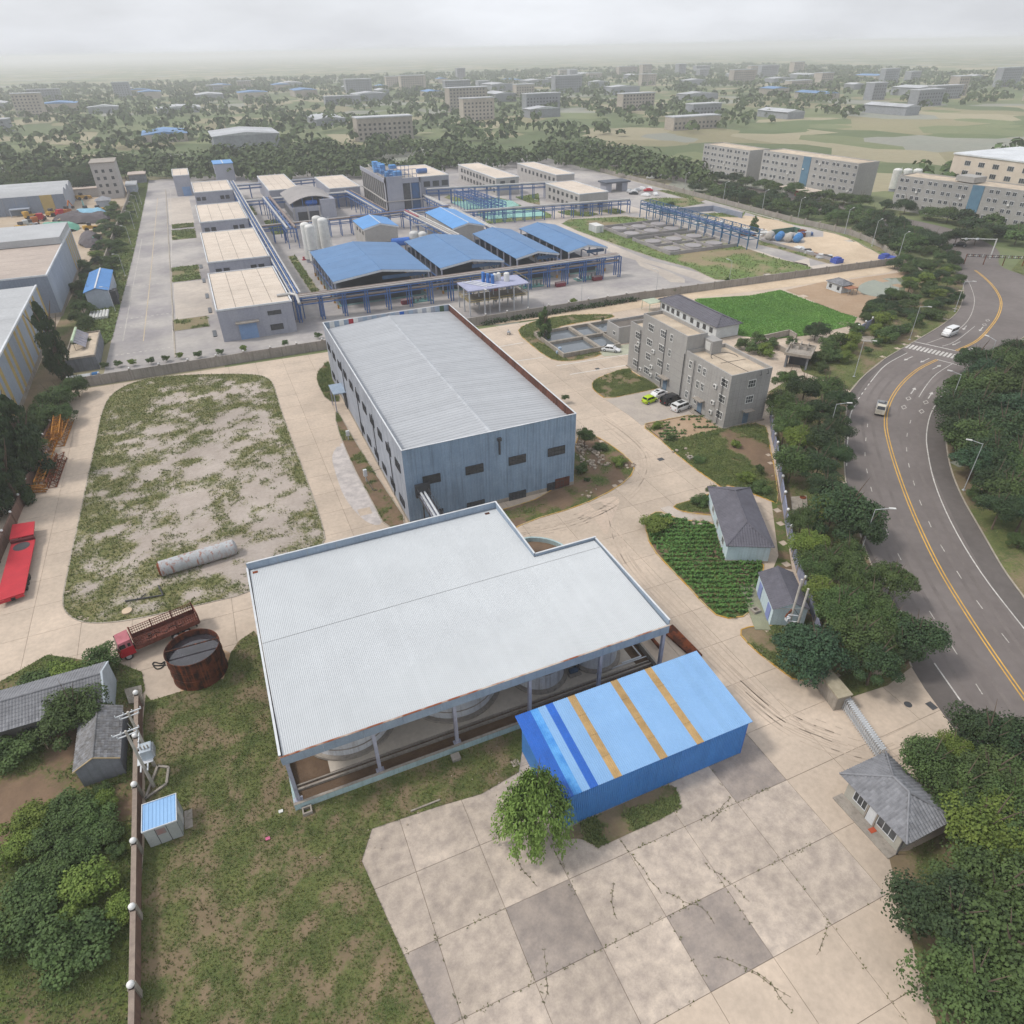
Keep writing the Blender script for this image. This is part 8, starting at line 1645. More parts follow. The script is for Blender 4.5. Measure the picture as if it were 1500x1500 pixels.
apartment((264, 300), (268.2, 243.5), 13, 16.0, 5, 'grey five-storey block left of the long one, with blue-glazed stairwell', stairs=(.5,))
apartment((262, 345), (263.5, 309), 13, 15, 5, 'pale five-storey block furthest left behind the tree belt')
tag(MB().box(281, 198, 13.2, 288, 206, 15.2).ob('roof_hut', M_ap, org=(284, 202, 13.2)), 'grey roof hut standing on the long four-storey block', 'roof hut')
t = thing('red_fronted_entrance', 'low building with red sign panel at the foot of the five-storey block', 'shop', (262, 262, 0)); MB().box(256, 256, 0, 263, 274, 3.6).ob('wall', M_cw, t); MB().box(255.8, 262, 1.2, 255.95, 265, 3.2).ob('sign_panel', M_red, t); MB().box(255, 255.5, 3.6, 263.5, 274.5, 3.9).ob('roof', M_cream, t)
# industrial background behind the apartments
r_ = random.Random(31)
for i in range(3):
    x, y = 309+i*3.6, 257-i*2.5; silo(x, y, 10, 2.0, ['left', 'middle', 'right'][i]+' dark-footed silo in the gap between the apartment blocks', 'silos between the apartment blocks')
t = thing('tall_white_works', 'large white works building behind the long four-storey block', 'works', (330, 215, 0)); MB().box(335, 180, 0, 380, 250, 15).ob('wall', M_cream, t); MB().box(334.6, 179.6, 15, 380.4, 250.4, 15.6).ob('roof', M_trim, t); [window(t, 'W', 186+i*7, 335, z, 3, 2, 3, 1, d=.1, mf=M_apw) for i in range(9) for z in (8, 12)]
# ================================================================ far districts towards the horizon
r_ = random.Random(77); farm = [mat('far_white_roof', 'b9bcc0', rv=.1), mat('far_blue_roof', '6f93bd', rv=.1), mat('far_beige_wall', 'aaa297', rv=.12), mat('far_grey_wall', '8f9399', rv=.1)]
kinds = (('white-roofed factory hall', 0), ('blue-roofed factory hall', 1), ('beige multi-storey block', 2), ('grey multi-storey block', 3)); n_far = 0
spots = []
while len(spots) < 120:
    x, y = r_.uniform(-520, 1300), r_.uniform(500, 1700)
    if x > 230+(y-500)*.1 and y < 560 and x < 300: continue
    if all(abs(x-a)+abs(y-b) > 62 for a, b in spots): spots.append((x, y))
for x, y in spots:
    nm, k = r_.choice(kinds); w, l, h_ = (r_.uniform(16, 50), r_.uniform(18, 60), r_.uniform(5, 10)) if k < 2 else (r_.uniform(18, 48), r_.uniform(11, 16), r_.uniform(9, 24))
    t = thing('far_building', 'distant hazy '+nm+' on the plain towards the horizon', 'building', (x, y, 0), group='distant '+nm+'s towards the horizon'); MB().box(x, y, 0, x+w, y+l, h_).ob('wall', farm[3] if k == 0 else farm[max(2, k)], t)
    if k < 2:
        n = 3
        for i in range(n): a, b = y+l*i/n, y+l*(i+1)/n-.3; MB().add([(x-1, a, h_), (x+w/2, a, h_+2), (x+w+1, a, h_), (x-1, b, h_), (x+w/2, b, h_+2), (x+w+1, b, h_), ], [(0, 1, 4, 3), (1, 2, 5, 4), (0, 2, 1), (3, 4, 5), (0, 3, 5, 2)]).ob('roof', farm[k], t)
    else:
        MB().box(x-.4, y-.4, h_, x+w+.4, y+l+.4, h_+.8).ob('roof', farm[0], t); mb = MB()
        for i in range(int(w/4)):
            for j in range(int(h_/3.2)): mb.box(x+1.2+i*4, y-.1, 1+j*3.2, x+3+i*4, y-.01, 2.6+j*3.2)
        mb.ob('windows', M_louvre, t, kind='stuff')
# ================================================================ trees and shrubs
LEAF = [mat('leaf_mid_green', '3b4d2a', '506436', s=1.4, s2=6, rough=.75, rv=.16, hv=.012, amt=.7), mat('leaf_dark_green', '2d3f28', '3b4d2d', s=1.3, s2=6, rough=.75, rv=.14, hv=.01, amt=.7), mat('leaf_yellow_green', '586b2e', '6b7b36', s=1.2, rough=.75, rv=.1, hv=.01, amt=.8), mat('leaf_bluish_green', '314835', '3d5739', s=1.2, rough=.75, rv=.1), mat('leaf_willow', '607a38', '738c45', s=.8, rough=.75, rv=.05)]
M_bark = mat('bark', '6b5d50', '544a41', s=.6, rough=.95)
def quads(Cn, N, size, seed, elong=1.0, up=None):
    rs_ = np.random.RandomState(seed); n = len(Cn); N = N/np.maximum(1e-6, np.linalg.norm(N, axis=1))[:, None]
    R_ = rs_.normal(size=(n, 3)) if up is None else up; U = np.cross(N, R_); U /= np.maximum(1e-6, np.linalg.norm(U, axis=1))[:, None]; Vv = np.cross(N, U); s_ = size*rs_.uniform(.6, 1.3, (n, 1))
    V = np.stack([Cn-U*s_*.5-Vv*s_*.5*elong, Cn+U*s_*.5-Vv*s_*.35*elong, Cn+U*s_*.35+Vv*s_*.6*elong, Cn-U*s_*.5+Vv*s_*.4*elong], 1)
    return V.reshape(-1, 3)
def leafmesh(name, V, m, k=4):
    me = bpy.data.meshes.new(name); nv = len(V); me.vertices.add(nv); me.vertices.foreach_set('co', V.astype(np.float32).ravel()); me.loops.add(nv); me.loops.foreach_set('vertex_index', np.arange(nv, dtype=np.int32)); me.polygons.add(nv//k)
    me.polygons.foreach_set('loop_start', np.arange(0, nv, k, dtype=np.int32)); me.materials.append(m); me.update(calc_edges=True); return me
def crown(seed, n_cl=24, per=270, leaf=.058, kind='broad', m=None):
    r_ = np.random.RandomState(seed); cc = []; rr = []
    for i in range(n_cl):
        if kind == 'broad':
            v = r_.normal(size=3); v /= np.linalg.norm(v); v[2] = abs(v[2])*1.15-.5; q = r_.uniform(.4, .9); c = v*q; c[2] *= .8; cc.append(c); rr.append(r_.uniform(.17, .40))
        elif kind == 'column':
            z = r_.uniform(-1, 1); w = (1-((z+.25)/1.25)**2) if z > -.25 else 1-.25*((z+.25)/.75)**2; w = max(.06, w**(1.1 if z > 0 else .6))*.6; a = r_.uniform(0, 6.28); cc.append([w*math.cos(a), w*math.sin(a), z]); rr.append(r_.uniform(.22, .36)*(1 if z < .3 else 1.25-.8*z))
        elif kind == 'bush':
            a = r_.uniform(0, 6.28); q = r_.uniform(0, .75)**.7; cc.append([q*math.cos(a), q*math.sin(a), r_.uniform(-.6, .45)*(1-q*.4)]); rr.append(r_.uniform(.28, .42))
    cc, rr = np.array(cc), np.array(rr); Cs, Ns = [], []
    for c, r in zip(cc, rr):
        v = r_.normal(size=(per, 3)); v /= np.linalg.norm(v, axis=1)[:, None]; v[:, 2] = np.where(r_.rand(per) < .55, np.abs(v[:, 2]), v[:, 2])
        d = r*(.72+.32*r_.rand(per, 1)**.5+.12*r_.normal(size=(per, 1))); sc = np.array([1, 1, .8 if kind != 'column' else .55]); Cs.append(c+v*d*sc); Ns.append(v+r_.normal(0, .55, (per, 3))+np.array([0, 0, .35]))
    Cs, Ns = np.concatenate(Cs), np.concatenate(Ns)
    return leafmesh('crown', quads(Cs, Ns, leaf, seed), m)
def willow(seed, m):
    r_ = np.random.RandomState(seed); Cs = []; Ns = []
    for i in range(90):
        a = r_.uniform(0, 6.28); q = r_.uniform(.1, .85); z0 = .85-q*q*.9+r_.uniform(-.2, .15); L_ = r_.uniform(.35, .9); n = 150; s_ = r_.rand(n, 1)
        p = np.array([[q*math.cos(a), q*math.sin(a), z0]])+s_*np.array([[.22*math.cos(a), .22*math.sin(a), -L_]])+r_.normal(0, .075, (n, 3)); Cs.append(p); Ns.append(np.array([math.cos(a), math.sin(a), .5])+r_.normal(0, .5, (n, 3)))
    return leafmesh('crown', quads(np.concatenate(Cs), np.concatenate(Ns), .036, seed, 2.0, up=np.tile([[0, 0, 1.]], (90*150, 1))+r_.normal(0, .2, (13500, 3))), m)
def trunk_mesh(seed, limbs=5):
    r_ = random.Random(seed); mb = MB(); p = Vector((0, 0, 0)); r = .075
    for i in range(4): q = p+Vector((r_.uniform(-.04, .04), r_.uniform(-.04, .04), .22)); mb.tube(p, q, r, 7, r2=r*.8); p = q; r *= .8
    for i in range(limbs):
        a = i*6.28/limbs+r_.uniform(-.3, .3); b = Vector((p.x, p.y, .5+.07*i)); e_ = b+Vector((math.cos(a)*.34, math.sin(a)*.34, r_.uniform(.25, .4))); mb.tube(b, e_, .035, 5, r2=.018); f = e_+Vector((math.cos(a)*.2, math.sin(a)*.2, .2)); mb.tube(e_, f, .018, 4, r2=.006)
    return mb.mesh('trunk', M_bark)
CR = {'mid': [crown(100+i, 32, 400, .044, 'broad', LEAF[0]) for i in range(4)], 'dark': [crown(120+i, 32, 400, .044, 'broad', LEAF[1]) for i in range(3)], 'yellow': [crown(140+i, 32, 400, .044, 'broad', LEAF[2]) for i in range(2)],
      'blue': [crown(150+i, 32, 400, .044, 'broad', LEAF[3]) for i in range(2)], 'column': [crown(160+i, 46, 230, .06, 'column', LEAF[1]) for i in range(2)], 'poplar': [crown(170, 34, 150, .075, 'column', LEAF[0])],
      'bush': [crown(180+i, 20, 220, .07, 'bush', LEAF[2 if i == 1 else 0]) for i in range(3)], 'far': [crown(190+i, 18, 130, .1, 'broad', LEAF[i % 2]) for i in range(4)], 'willow': [willow(200, LEAF[4])]}
TR = [trunk_mesh(i) for i in range(4)]; tcount = [0]
def tree(x, y, r, h_, kind, label, name='tree', cat='tree', group=None, rz_=None):
    i = tcount[0]; tcount[0] += 1; rr = random.Random(i*7+3); t = thing(name, label, cat, (x, y, .05), rr.uniform(0, 6.28), group)
    vz = rz_ or (r*1.02 if kind not in ('column', 'poplar') else h_*.5); vz = min(vz, h_*.54)
    c = bpy.data.objects.new('crown', CR[kind][i % len(CR[kind])]); C.objects.link(c); c.parent = t; c.location = (0, 0, h_-vz*(.95 if kind != 'willow' else 1.0)); c.scale = (r*1.12*rr.uniform(.92, 1.1), r*1.12*rr.uniform(.92, 1.1), vz*1.05)
    if kind != 'bush':
        k = bpy.data.objects.new('trunk', TR[i % 4]); C.objects.link(k); k.parent = t; k.scale = (max(1.2, h_*.35), max(1.2, h_*.35), h_*.82)
    return t
def trees_px(lst, kind, h_of, lab, cat='tree', group=None, name='tree'):
    for k, q in enumerate(lst):
        px, py, rp = q[:3]; kd = q[3] if len(q) > 3 else kind
        x, y = G(px, py, 4.0); D_ = math.sqrt(x*x+y*y+56*56); r = rp*D_/FPX*1.06; h_ = h_of(r); x, y = G(px, py, h_*.62)
        tree(x, y, r, h_, kd, lab[k] if isinstance(lab, list) else lab, name, cat, group)
ORD = ['first', 'second', 'third', 'fourth', 'fifth', 'sixth', 'seventh', 'eighth', 'ninth', 'tenth', 'eleventh', 'twelfth', 'thirteenth', 'fourteenth', 'fifteenth', 'sixteenth', 'seventeenth', 'eighteenth', 'nineteenth', 'twentieth', 'twenty-first', 'twenty-second', 'twenty-third', 'twenty-fourth', 'twenty-fifth', 'twenty-sixth', 'twenty-seventh', 'twenty-eighth', 'twenty-ninth', 'thirtieth', 'thirty-first', 'thirty-second', 'thirty-third', 'thirty-fourth']
KD = {'mid': 'leafy green', 'dark': 'dark green', 'yellow': 'yellow-green', 'blue': 'bluish-green'}
L1 = [(1155, 556, 17, 'mid'), (1180, 566, 20, 'dark'), (1213, 566, 20, 'mid'), (1145, 588, 20, 'mid'), (1170, 602, 22, 'mid'), (1205, 598, 22, 'dark'), (1232, 585, 17, 'dark'), (1152, 622, 20, 'mid'), (1172, 640, 20, 'yellow'), (1205, 640, 26, 'dark'), (1228, 625, 18, 'dark'), (1163, 672, 26, 'mid'), (1200, 680, 22, 'dark'), (1228, 665, 18, 'dark'), (1212, 712, 20, 'dark'), (1245, 738, 40, 'dark'), (1268, 772, 26, 'dark'), (1222, 742, 22, 'yellow'), (1175, 762, 18, 'mid'), (1188, 800, 24, 'yellow'), (1213, 820, 26, 'mid'), (1196, 836, 20, 'mid'), (1245, 812, 24, 'mid'), (1258, 845, 26, 'mid'), (1310, 848, 24, 'mid'), (1205, 868, 22, 'yellow'), (1235, 880, 30, 'mid'), (1225, 900, 24, 'mid'), (1278, 880, 26, 'mid'), (1262, 930, 36, 'mid'), (1285, 965, 30, 'dark'), (1346, 930, 34, 'dark'), (1322, 955, 18, 'dark'), (1300, 910, 22, 'mid')]
trees_px(L1, 'mid', lambda r: 4.0+r*1.05, [KD[q[3]]+' tree between fence and main road, '+ORD[i]+' from the driveway towards the gate' for i, q in enumerate(L1)], group='roadside trees between fence and main road')
trees_px([(1196, 943, 46)], 'blue', lambda r: 3.2+r, ['large round bluish-green tree beside the pale gate block'])
L2 = [(1392, 590, 26), (1412, 560, 30), (1436, 590, 32), (1462, 556, 34), (1490, 590, 34), (1400, 625, 28), (1432, 632, 34), (1468, 622, 36), (1500, 630, 30), (1428, 668, 26), (1458, 662, 36), (1492, 668, 34), (1455, 700, 26), (1480, 712, 34), (1502, 745, 24), (1430, 520, 24), (1466, 524, 22), (1490, 512, 22), (1500, 530, 26), (1445, 540, 24), (1466, 742, 24), (1495, 690, 20)]
L2 = [(a+(9 if a < 1425 else 2), b, c*.86, ('dark', 'mid', 'dark', 'mid', 'blue')[i % 5]) for i, (a, b, c) in enumerate(L2)]
trees_px(L2, 'dark', lambda r: 4.0+r*1.0, ['dark green tree right of the main road, '+ORD[i]+' in the stand beside the crosswalk' for i in range(len(L2))], group='stand of trees right of the main road')
trees_px([(1432, 722, 12)], 'mid', lambda r: 2.6, ['small lone young tree beside the right-hand road lamp']); trees_px([(1497, 788, 13)], 'mid', lambda r: 3, ['small young staked tree at the right edge of the photograph'])
L3 = [(1362, 1112, 34, 'mid'), (1395, 1100, 20, 'yellow'), (1408, 1150, 36, 'mid'), (1450, 1072, 40, 'dark'), (1492, 1082, 40, 'dark'), (1452, 1130, 40, 'mid'), (1492, 1152, 40, 'mid'), (1452, 1208, 46, 'yellow'), (1497, 1222, 38, 'mid'), (1418, 1190, 24, 'mid')]
trees_px(L3, 'mid', lambda r: 3.6+r, [KD[q[3]]+' tree behind the gatehouse, '+ORD[i]+' counted from the folding gate' for i, q in enumerate(L3)], group='trees behind the gatehouse')
trees_px([(1470, 1300, 50, 'mid'), (1400, 1340, 46, 'dark'), (1490, 1390, 60, 'mid'), (1430, 1440, 50, 'mid')], 'mid', lambda r: 3.6+r, [ORD[i]+' leafy tree below the gatehouse towards the bottom right corner' for i in range(4)])
wx, wy = G(783, 1188, 4.2); tree(wx, wy, 3.0, 8.6, 'willow', 'bright green weeping willow against the left end of the blue shed', rz_=4.2)
# left side
def onb(px, py): return G(px, py, 0)
for (bx, by, h_, r, lab) in (((100, 560, 16.5, 2.6, 'tall dark green cypress-like tree at the wall corner near the solar house')), (62, 700, 14, 3.0, 'dark column tree nearest the lattice scrap behind the brick wall'), (30, 690, 16, 3.2, 'dark column tree at the left edge behind the brick wall'), (5, 760, 15, 3.2, 'lowest dark column tree at the left edge above the red trailer'), (32, 745, 13, 2.9, 'shorter dark column tree between scrap and red trailer')):
    x, y = onb(bx, by); tree(x-.5, y+1, r, h_, 'column', lab)
L4 = [(75, 580, 20), (62, 602, 20), (40, 618, 18), (92, 600, 12), (108, 560, 16), (118, 500, 12), (88, 572, 14), (20, 650, 24), (125, 470, 10), (118, 445, 12), (128, 430, 12), (140, 410, 12), (152, 395, 10), (112, 462, 10), (160, 380, 10), (165, 355, 10), (172, 335, 9), (182, 315, 9)]
trees_px(L4, 'mid', lambda r: 2.5+r, [ORD[i]+' green shrub tree along the far-left wall, counted from the brick wall' for i in range(len(L4))], group='shrub trees along the far-left wall')
trees_px([(106, 1034, 38)], 'mid', lambda r: 2.6+r, ['large spreading green tree overhanging the long low grey house'])
trees_px([(142, 963, 20, 'bush')], 'bush', lambda r: 2*r, ['round clipped bush above the white gable end'], 'bush', name='bush'); trees_px([(58, 992, 22, 'bush'), (88, 984, 20, 'bush')], 'bush', lambda r: 1.8*r, ['left half of the wide bush behind the long low house', 'right half of the wide bush behind the long low house'], 'bush', name='bush')
L5 = [(12, 1090, 30), (150, 1148, 12), (62, 1186, 20), (100, 1178, 28), (135, 1195, 26), (30, 1200, 28), (70, 1215, 26), (120, 1228, 28), (20, 1240, 26), (160, 1212, 18), (90, 1250, 26), (150, 1170, 18), (170, 1240, 12), (50, 1290, 34), (120, 1300, 36), (20, 1350, 40), (100, 1380, 44), (165, 1330, 24)]
L5 = [(a, b+4, c*.78) for a, b, c in L5]
trees_px(L5, 'bush', lambda r: 1.3*r+.5, [ORD[i]+' leafy shrub in the bottom-left thicket, counted down from the long house' for i in range(len(L5))], 'shrub', 'bottom-left thicket shrubs', 'shrub')
# middle
x, y = G(797, 497); tree(x, y, 1.9, 7.8, 'poplar', 'slim pale poplar at the corner of the settling ponds')
x, y = G(883, 475); tree(x, y, .5, 1.8, 'poplar', 'tiny sapling behind the settling ponds')
Lm = [((857, 640, 13), 'mid', 4.5, 'leafy tree against the right front corner of the blue-grey warehouse'), ((852, 685, 9), 'bush', 2.0, 'bright bush low against the right end of the blue-grey warehouse'), ((880, 652, 10), 'bush', 1.6, 'bush in the rock heap beside the warehouse'), ((908, 676, 11), 'bush', 1.6, 'bush at the tip of the bare plot by the road bend'), ((860, 702, 4), 'bush', .8, 'tiny bush in the bare plot below the rock heap'), ((828, 583, 5), 'bush', 2.2, 'small shrub peeping over the rusty warehouse parapet side'),
      ((963, 623, 8), 'bush', 1.5, 'round clipped shrub at the garden corner nearest the cars'), ((983, 640, 7), 'bush', 1.4, 'round clipped shrub below the corner one in the garden'), ((1025, 672, 8), 'bush', 1.4, 'round clipped shrub at the left edge of the garden'), ((1092, 698, 11), 'bush', 2.2, 'loose shrub at the right of the garden by the slate-roofed house'), ((1113, 687, 6), 'bush', 2.0, 'narrow shrub at the garden fence'), ((1112, 712, 13), 'bush', 2.0, 'broad shrub behind the slate-roofed house'), ((1080, 650, 8), 'bush', 1.5, 'low shrub in the middle of the garden greenery'), ((1026, 731, 12), 'bush', 1.9, 'broad shrub in the small bed before the slate-roofed house'), ((1043, 718, 8), 'mid', 2.4, 'small round tree in the small bed before the slate-roofed house'), ((962, 764, 20), 'bush', 2.4, 'large spreading shrub at the top corner of the vegetable rows'),
      ((1197, 481, 17), 'dark', 5.5, 'fluffy dark tree at the lower corner of the bright green field'), ((1285, 444, 10), 'dark', 4.5, 'round dark tree on the bare ground below the pond'), ((1279, 457, 7), 'dark', 3.5, 'smaller dark tree just below the round one by the pond'), ((1267, 455, 4), 'poplar', 3.4, 'thin young tree left of the round dark one by the pond'), ((1305, 428, 8), 'mid', 4.0, 'loose tree at the water edge of the pond'), ((1318, 432, 9), 'mid', 4.0, 'tree right of the water edge one at the pond'), ((1334, 391, 7), 'dark', 3.2, 'dark shrub at the right end of the wall above the pond'),
      ((785, 398+2, 6), 'bush', 2.2, 'bush inside the plant yard near the lamp right of the platform') if False else ((984, 424, 7), 'bush', 2.4, 'lone bush behind the boundary wall left of the bright field'), ((841, 441, 5), 'bush', 2.0, 'small bush inside the plant yard below the second lamp'), ((1065, 413, 5), 'poplar', 2.6, 'narrow bush at the foot of the farthest plant lamp'), ((982, 300, 5), 'dark', 4, 'tree behind the dark blue lattice rack, left one'), ((1105, 330, 6), 'poplar', 6.5, 'pointed green tree in the storage yard behind the lattice rack')]
for (px, py, rp), kd, h_, lab in Lm:
    x, y = G(px, py, h_*.55); D_ = math.sqrt(x*x+y*y+58*58); tree(x, y, rp*D_/FPX, h_, kd, lab, *(('bush', 'bush') if kd == 'bush' else ('tree', 'tree')))
Ls = [(1088, 500, 9), (1105, 505, 10), (1120, 508, 10), (1132, 500, 8), (1112, 492, 9), (1128, 516, 7), (1215, 500, 12), (1232, 490, 12), (1250, 492, 12), (1200, 520, 10), (1222, 515, 12), (1240, 520, 9), (1205, 535, 8), (1285, 498, 6), (1295, 494, 6), (1272, 512, 5), (1160, 498, 7), (1245, 505, 9), (1255, 478, 9), (1300, 484, 12), (1285, 480, 9)]
trees_px(Ls, 'bush', lambda r: 1.5*r+.8, [ORD[i]+' shrub around the gate pavilion and upper verge, counted from the office side' for i in range(len(Ls))], 'shrub', 'shrubs around the gate pavilion', 'shrub')
# little round trees behind the boundary wall
for i, (x, y) in enumerate([(-28.1, 174.3), (-25.2, 174.3), (-22.2, 173.7), (-18.4, 173.0), (-15.0, 173.1), (-12.1, 173.4), (-8.0, 172.4), (-3, 172), (2.5, 171.5), (12, 171), (20.5, 173), (25, 173)]):
    tree(x, y, .85, 1.9, 'bush', ORD[i]+' small round shrub behind the long boundary wall, counted from the solar house', 'shrub', 'shrub', 'row of small round shrubs behind the boundary wall')
# ivy on the boundary wall
q_ = []
for x in np.arange(62, 108, 1.3): q_.append((x+rs.uniform(-.4, .4), 164.2-rs.uniform(0, .3)))
ivy = leafmesh('wall_creeper', quads(np.array([(x+rs.normal(0, .5), y-rs.uniform(0, .5), rs.uniform(.1, 1.0)+.8*rs.rand()**2) for x, y in q_ for _ in range(26)]), rs.normal(size=(len(q_)*26, 3))+np.array([0, -1.2, .5]), .35, 5), LEAF[1]); o = bpy.data.objects.new('wall_creeper', ivy); C.objects.link(o); tag(o, 'dark creeper growing along the foot of the boundary wall above the ponds', 'creeper', kind='stuff')
# belts: many trees, each its own object
def belt(poly, dmin, kind, rlo, rhi, hlo, hhi, label, group, seed, name='tree', cat='tree', mx=400):
    r_ = np.random.RandomState(seed); P = np.array(poly); a, b = P.min(0), P.max(0); out = []
    for _ in range(12000):
        p = r_.uniform(a, b)
        if not inpoly(p[None], poly)[0]: continue
        if out and min((p[0]-q[0])**2+(p[1]-q[1])**2 for q in out) < dmin*dmin: continue
        out.append(p)
        if len(out) >= mx: break
    out.sort(key=lambda p: p[0]**2+p[1]**2)
    for p in out: r = r_.uniform(rlo, rhi); tree(float(p[0]), float(p[1]), r, r_.uniform(hlo, hhi), kind if isinstance(kind, str) else kind[r_.randint(len(kind))], label, name, cat, group)
bl1 = GP([(1283, 478), (1262, 468), (1300, 438), (1320, 416), (1338, 395), (1350, 372), (1385, 368), (1402, 392), (1410, 418), (1400, 444), (1372, 466), (1338, 484), (1310, 500)], 0)
belt(bl1, 4.4, ('mid', 'dark', 'bush'), 1.7, 2.6, 2.4, 4.4, 'bushy roadside tree on the verge between pond and upper main road', 'trees between pond and upper main road', 3, mx=46)
belt([(208, 166), (222, 182), (229, 200), (226, 228), (225, 300), (234, 300), (243, 262), (246, 215), (243, 186), (230, 168)], 7.0, ('mid', 'dark', 'far'), 3.4, 4.8, 5.0, 7.5, 'leafy tree in the dense belt beyond the curving boundary wall', 'tree belt beyond the curving boundary wall', 5, mx=60)
belt([(238, 172), (262, 172), (268, 190), (266, 232), (256, 262), (252, 320), (260, 320), (259, 250), (270, 220), (272, 188), (276, 160), (244, 160)], 7.6, ('mid', 'dark', 'far'), 3.6, 5.0, 5.0, 8, 'leafy tree in front of the grey apartment blocks', 'tree belt in front of the apartment blocks', 6, mx=42)
belt([(196, 156), (204, 158), (210, 150), (200, 146)], 4.6, ('mid', 'dark'), 1.8, 2.6, 3, 5, 'dark tree near the pond end of the curving wall', 'trees at the pond end of the curving wall', 9, mx=5)
belt([(-37.5, 228), (-35.2, 284), (-32.4, 400), (-37, 400), (-40, 330), (-40.5, 250)], 6.5, ('mid', 'dark', 'bush'), 1.8, 2.6, 2.5, 4, 'green tree between neighbour yard and the stained pale wall', 'trees between neighbour yard and pale wall', 12, mx=24)
belt([(-32.8, 250), (-30.0, 400), (-27, 480), (-24.8, 480), (-27, 310), (-29.2, 250)], 8, ('bush', 'far'), 1.0, 1.6, 1.2, 2.2, 'low bushy tree on the grass strip beside the long plant road', 'bushy trees on the grass strip', 13, mx=14)
belt([(-110, 440), (-56, 440), (-46, 452), (-30, 492), (-30, 520), (-110, 520)], 11, ('far', 'dark', 'mid'), 5, 7, 9, 12, 'tall tree in the dense far-left wood behind the vaulted hall', 'far-left wood behind the vaulted hall', 14, mx=34)
# far woods as masses
def wood(poly, n, name, label, seed, hz=9., size=2.2):
    r_ = np.random.RandomState(seed); Q_ = scatter_pts(poly, n*3, r_)[:n]; m_ = fbm(Q_[:, 0], Q_[:, 1], 60, seed) > .43; Q_ = Q_[m_]; k = 16; Cs = np.repeat(np.c_[Q_, np.zeros(len(Q_))], k, 0); R_ = r_.normal(size=(len(Cs), 3)); R_ /= np.linalg.norm(R_, axis=1)[:, None]; R_[:, 2] = np.abs(R_[:, 2])
    h_ = np.repeat(r_.uniform(.6, 1.2, len(Q_)), k)[:, None]; Cs = Cs+R_*np.array([5.5, 5.5, 5.0])*h_+np.c_[np.zeros((len(Cs), 2)), hz*.35*h_]
    o = bpy.data.objects.new(name, leafmesh(name, quads(Cs, R_+r_.normal(0, .3, R_.shape), size*1.4, seed), LEAF[0])); C.objects.link(o); tag(o, label, 'wood', kind='stuff')
wood([(-28, 488), (60, 422), (130, 410), (200, 420), (236, 300), (262, 345), (262, 470), (100, 560), (-300, 600), (-300, 450), (-112, 450), (-100, 530)], 2600, 'far_wood', 'tree masses just beyond the plant and far-left halls', 9, 8., 1.2)
wood([(300, 130), (340, 150), (340, -60), (140, -60), (124, 50), (160, 84), (205, 92), (235, 112), (262, 132)], 1500, 'far_wood', 'woodland mass right of the upper main road', 19, 8., 1.2)
wood([(-700, 560), (-60, 500), (400, 520), (1500, 700), (1800, 2200), (-1000, 2200)], 9000, 'far_wood', 'hazy far woods filling the plain towards the horizon', 4)
wood([(300, 260), (420, 300), (1400, 500), (1400, -100), (420, -60), (330, 140)], 2200, 'far_wood', 'far woods behind the apartments at the right', 5)
wood([(-700, 100), (-170, 100), (-170, 560), (-700, 560)], 1500, 'far_wood', 'woods beyond the left halls', 6)
# ================================================================ vegetable rows
def inside_span(poly, p, d, lo=-60, hi=60, n=240):
    ts_ = np.linspace(lo, hi, n); Q_ = np.array([(p[0]+d[0]*t, p[1]+d[1]*t) for t in ts_]); m_ = inpoly(Q_, poly); 
    if not m_.any(): return None
    return ts_[m_][0], ts_[m_][-1]
def rows(name, label, poly, p0, p1, n, m, w=.42, h_=.45, gap=.12, cat='crop rows'):
    p0, p1 = Vector(G(*p0)), Vector(G(*p1)); d = Vector((RIGHT.x, RIGHT.y)).normalized(); t = thing(name, label, cat, (*p0, .13)); r_ = np.random.RandomState(n)
    for i in range(n):
        c = p0.lerp(p1, i/(n-1)); s_ = inside_span(poly, c, d)
        if not s_: continue
        k = int((s_[1]-s_[0])/.05*1.4); tt = r_.uniform(s_[0], s_[1], k); keep = fbm(tt+i*9, np.full(k, i*3.3), 1.6, 5) > gap+.22; tt = tt[keep]; k = len(tt); off = r_.normal(0, w*.45, k)
        Cs = np.c_[c.x+d.x*tt-d.y*off, c.y+d.y*tt+d.x*off, .15+h_*r_.rand(k)*np.exp(-(off/w)**2)]; N_ = r_.normal(0, .6, (k, 3))+np.array([0, 0, 1.]); 
        o = bpy.data.objects.new('crop_row', leafmesh('crop_row', quads(Cs-np.array([*p0, .13]), N_, .26, i), m)); C.objects.link(o); o.parent = t
rows('vegetable_rows', 'dense dark green vegetable rows left of the pale-blue sheds', VEG, (985, 758), (1085, 905), 24, mat('dark_crop_leaf', '456634', '577a3c', s=1, rough=.85), w=.36, h_=.5, gap=-.05)
GA = ZP(z4, [(800, 84), (1085, 25), (1200, 95), (1120, 130), (900, 165)]); rows('seedling_rows', 'sparse seedling rows on tan soil below the parked cars', GA, (995, 612), (1010, 645), 9, mat('seedling_leaf', '4b6636', '5b7340', s=1), w=.25, h_=.35, gap=.28)
plot('seedling_soil', GA, M_tan, .135, 1.5)
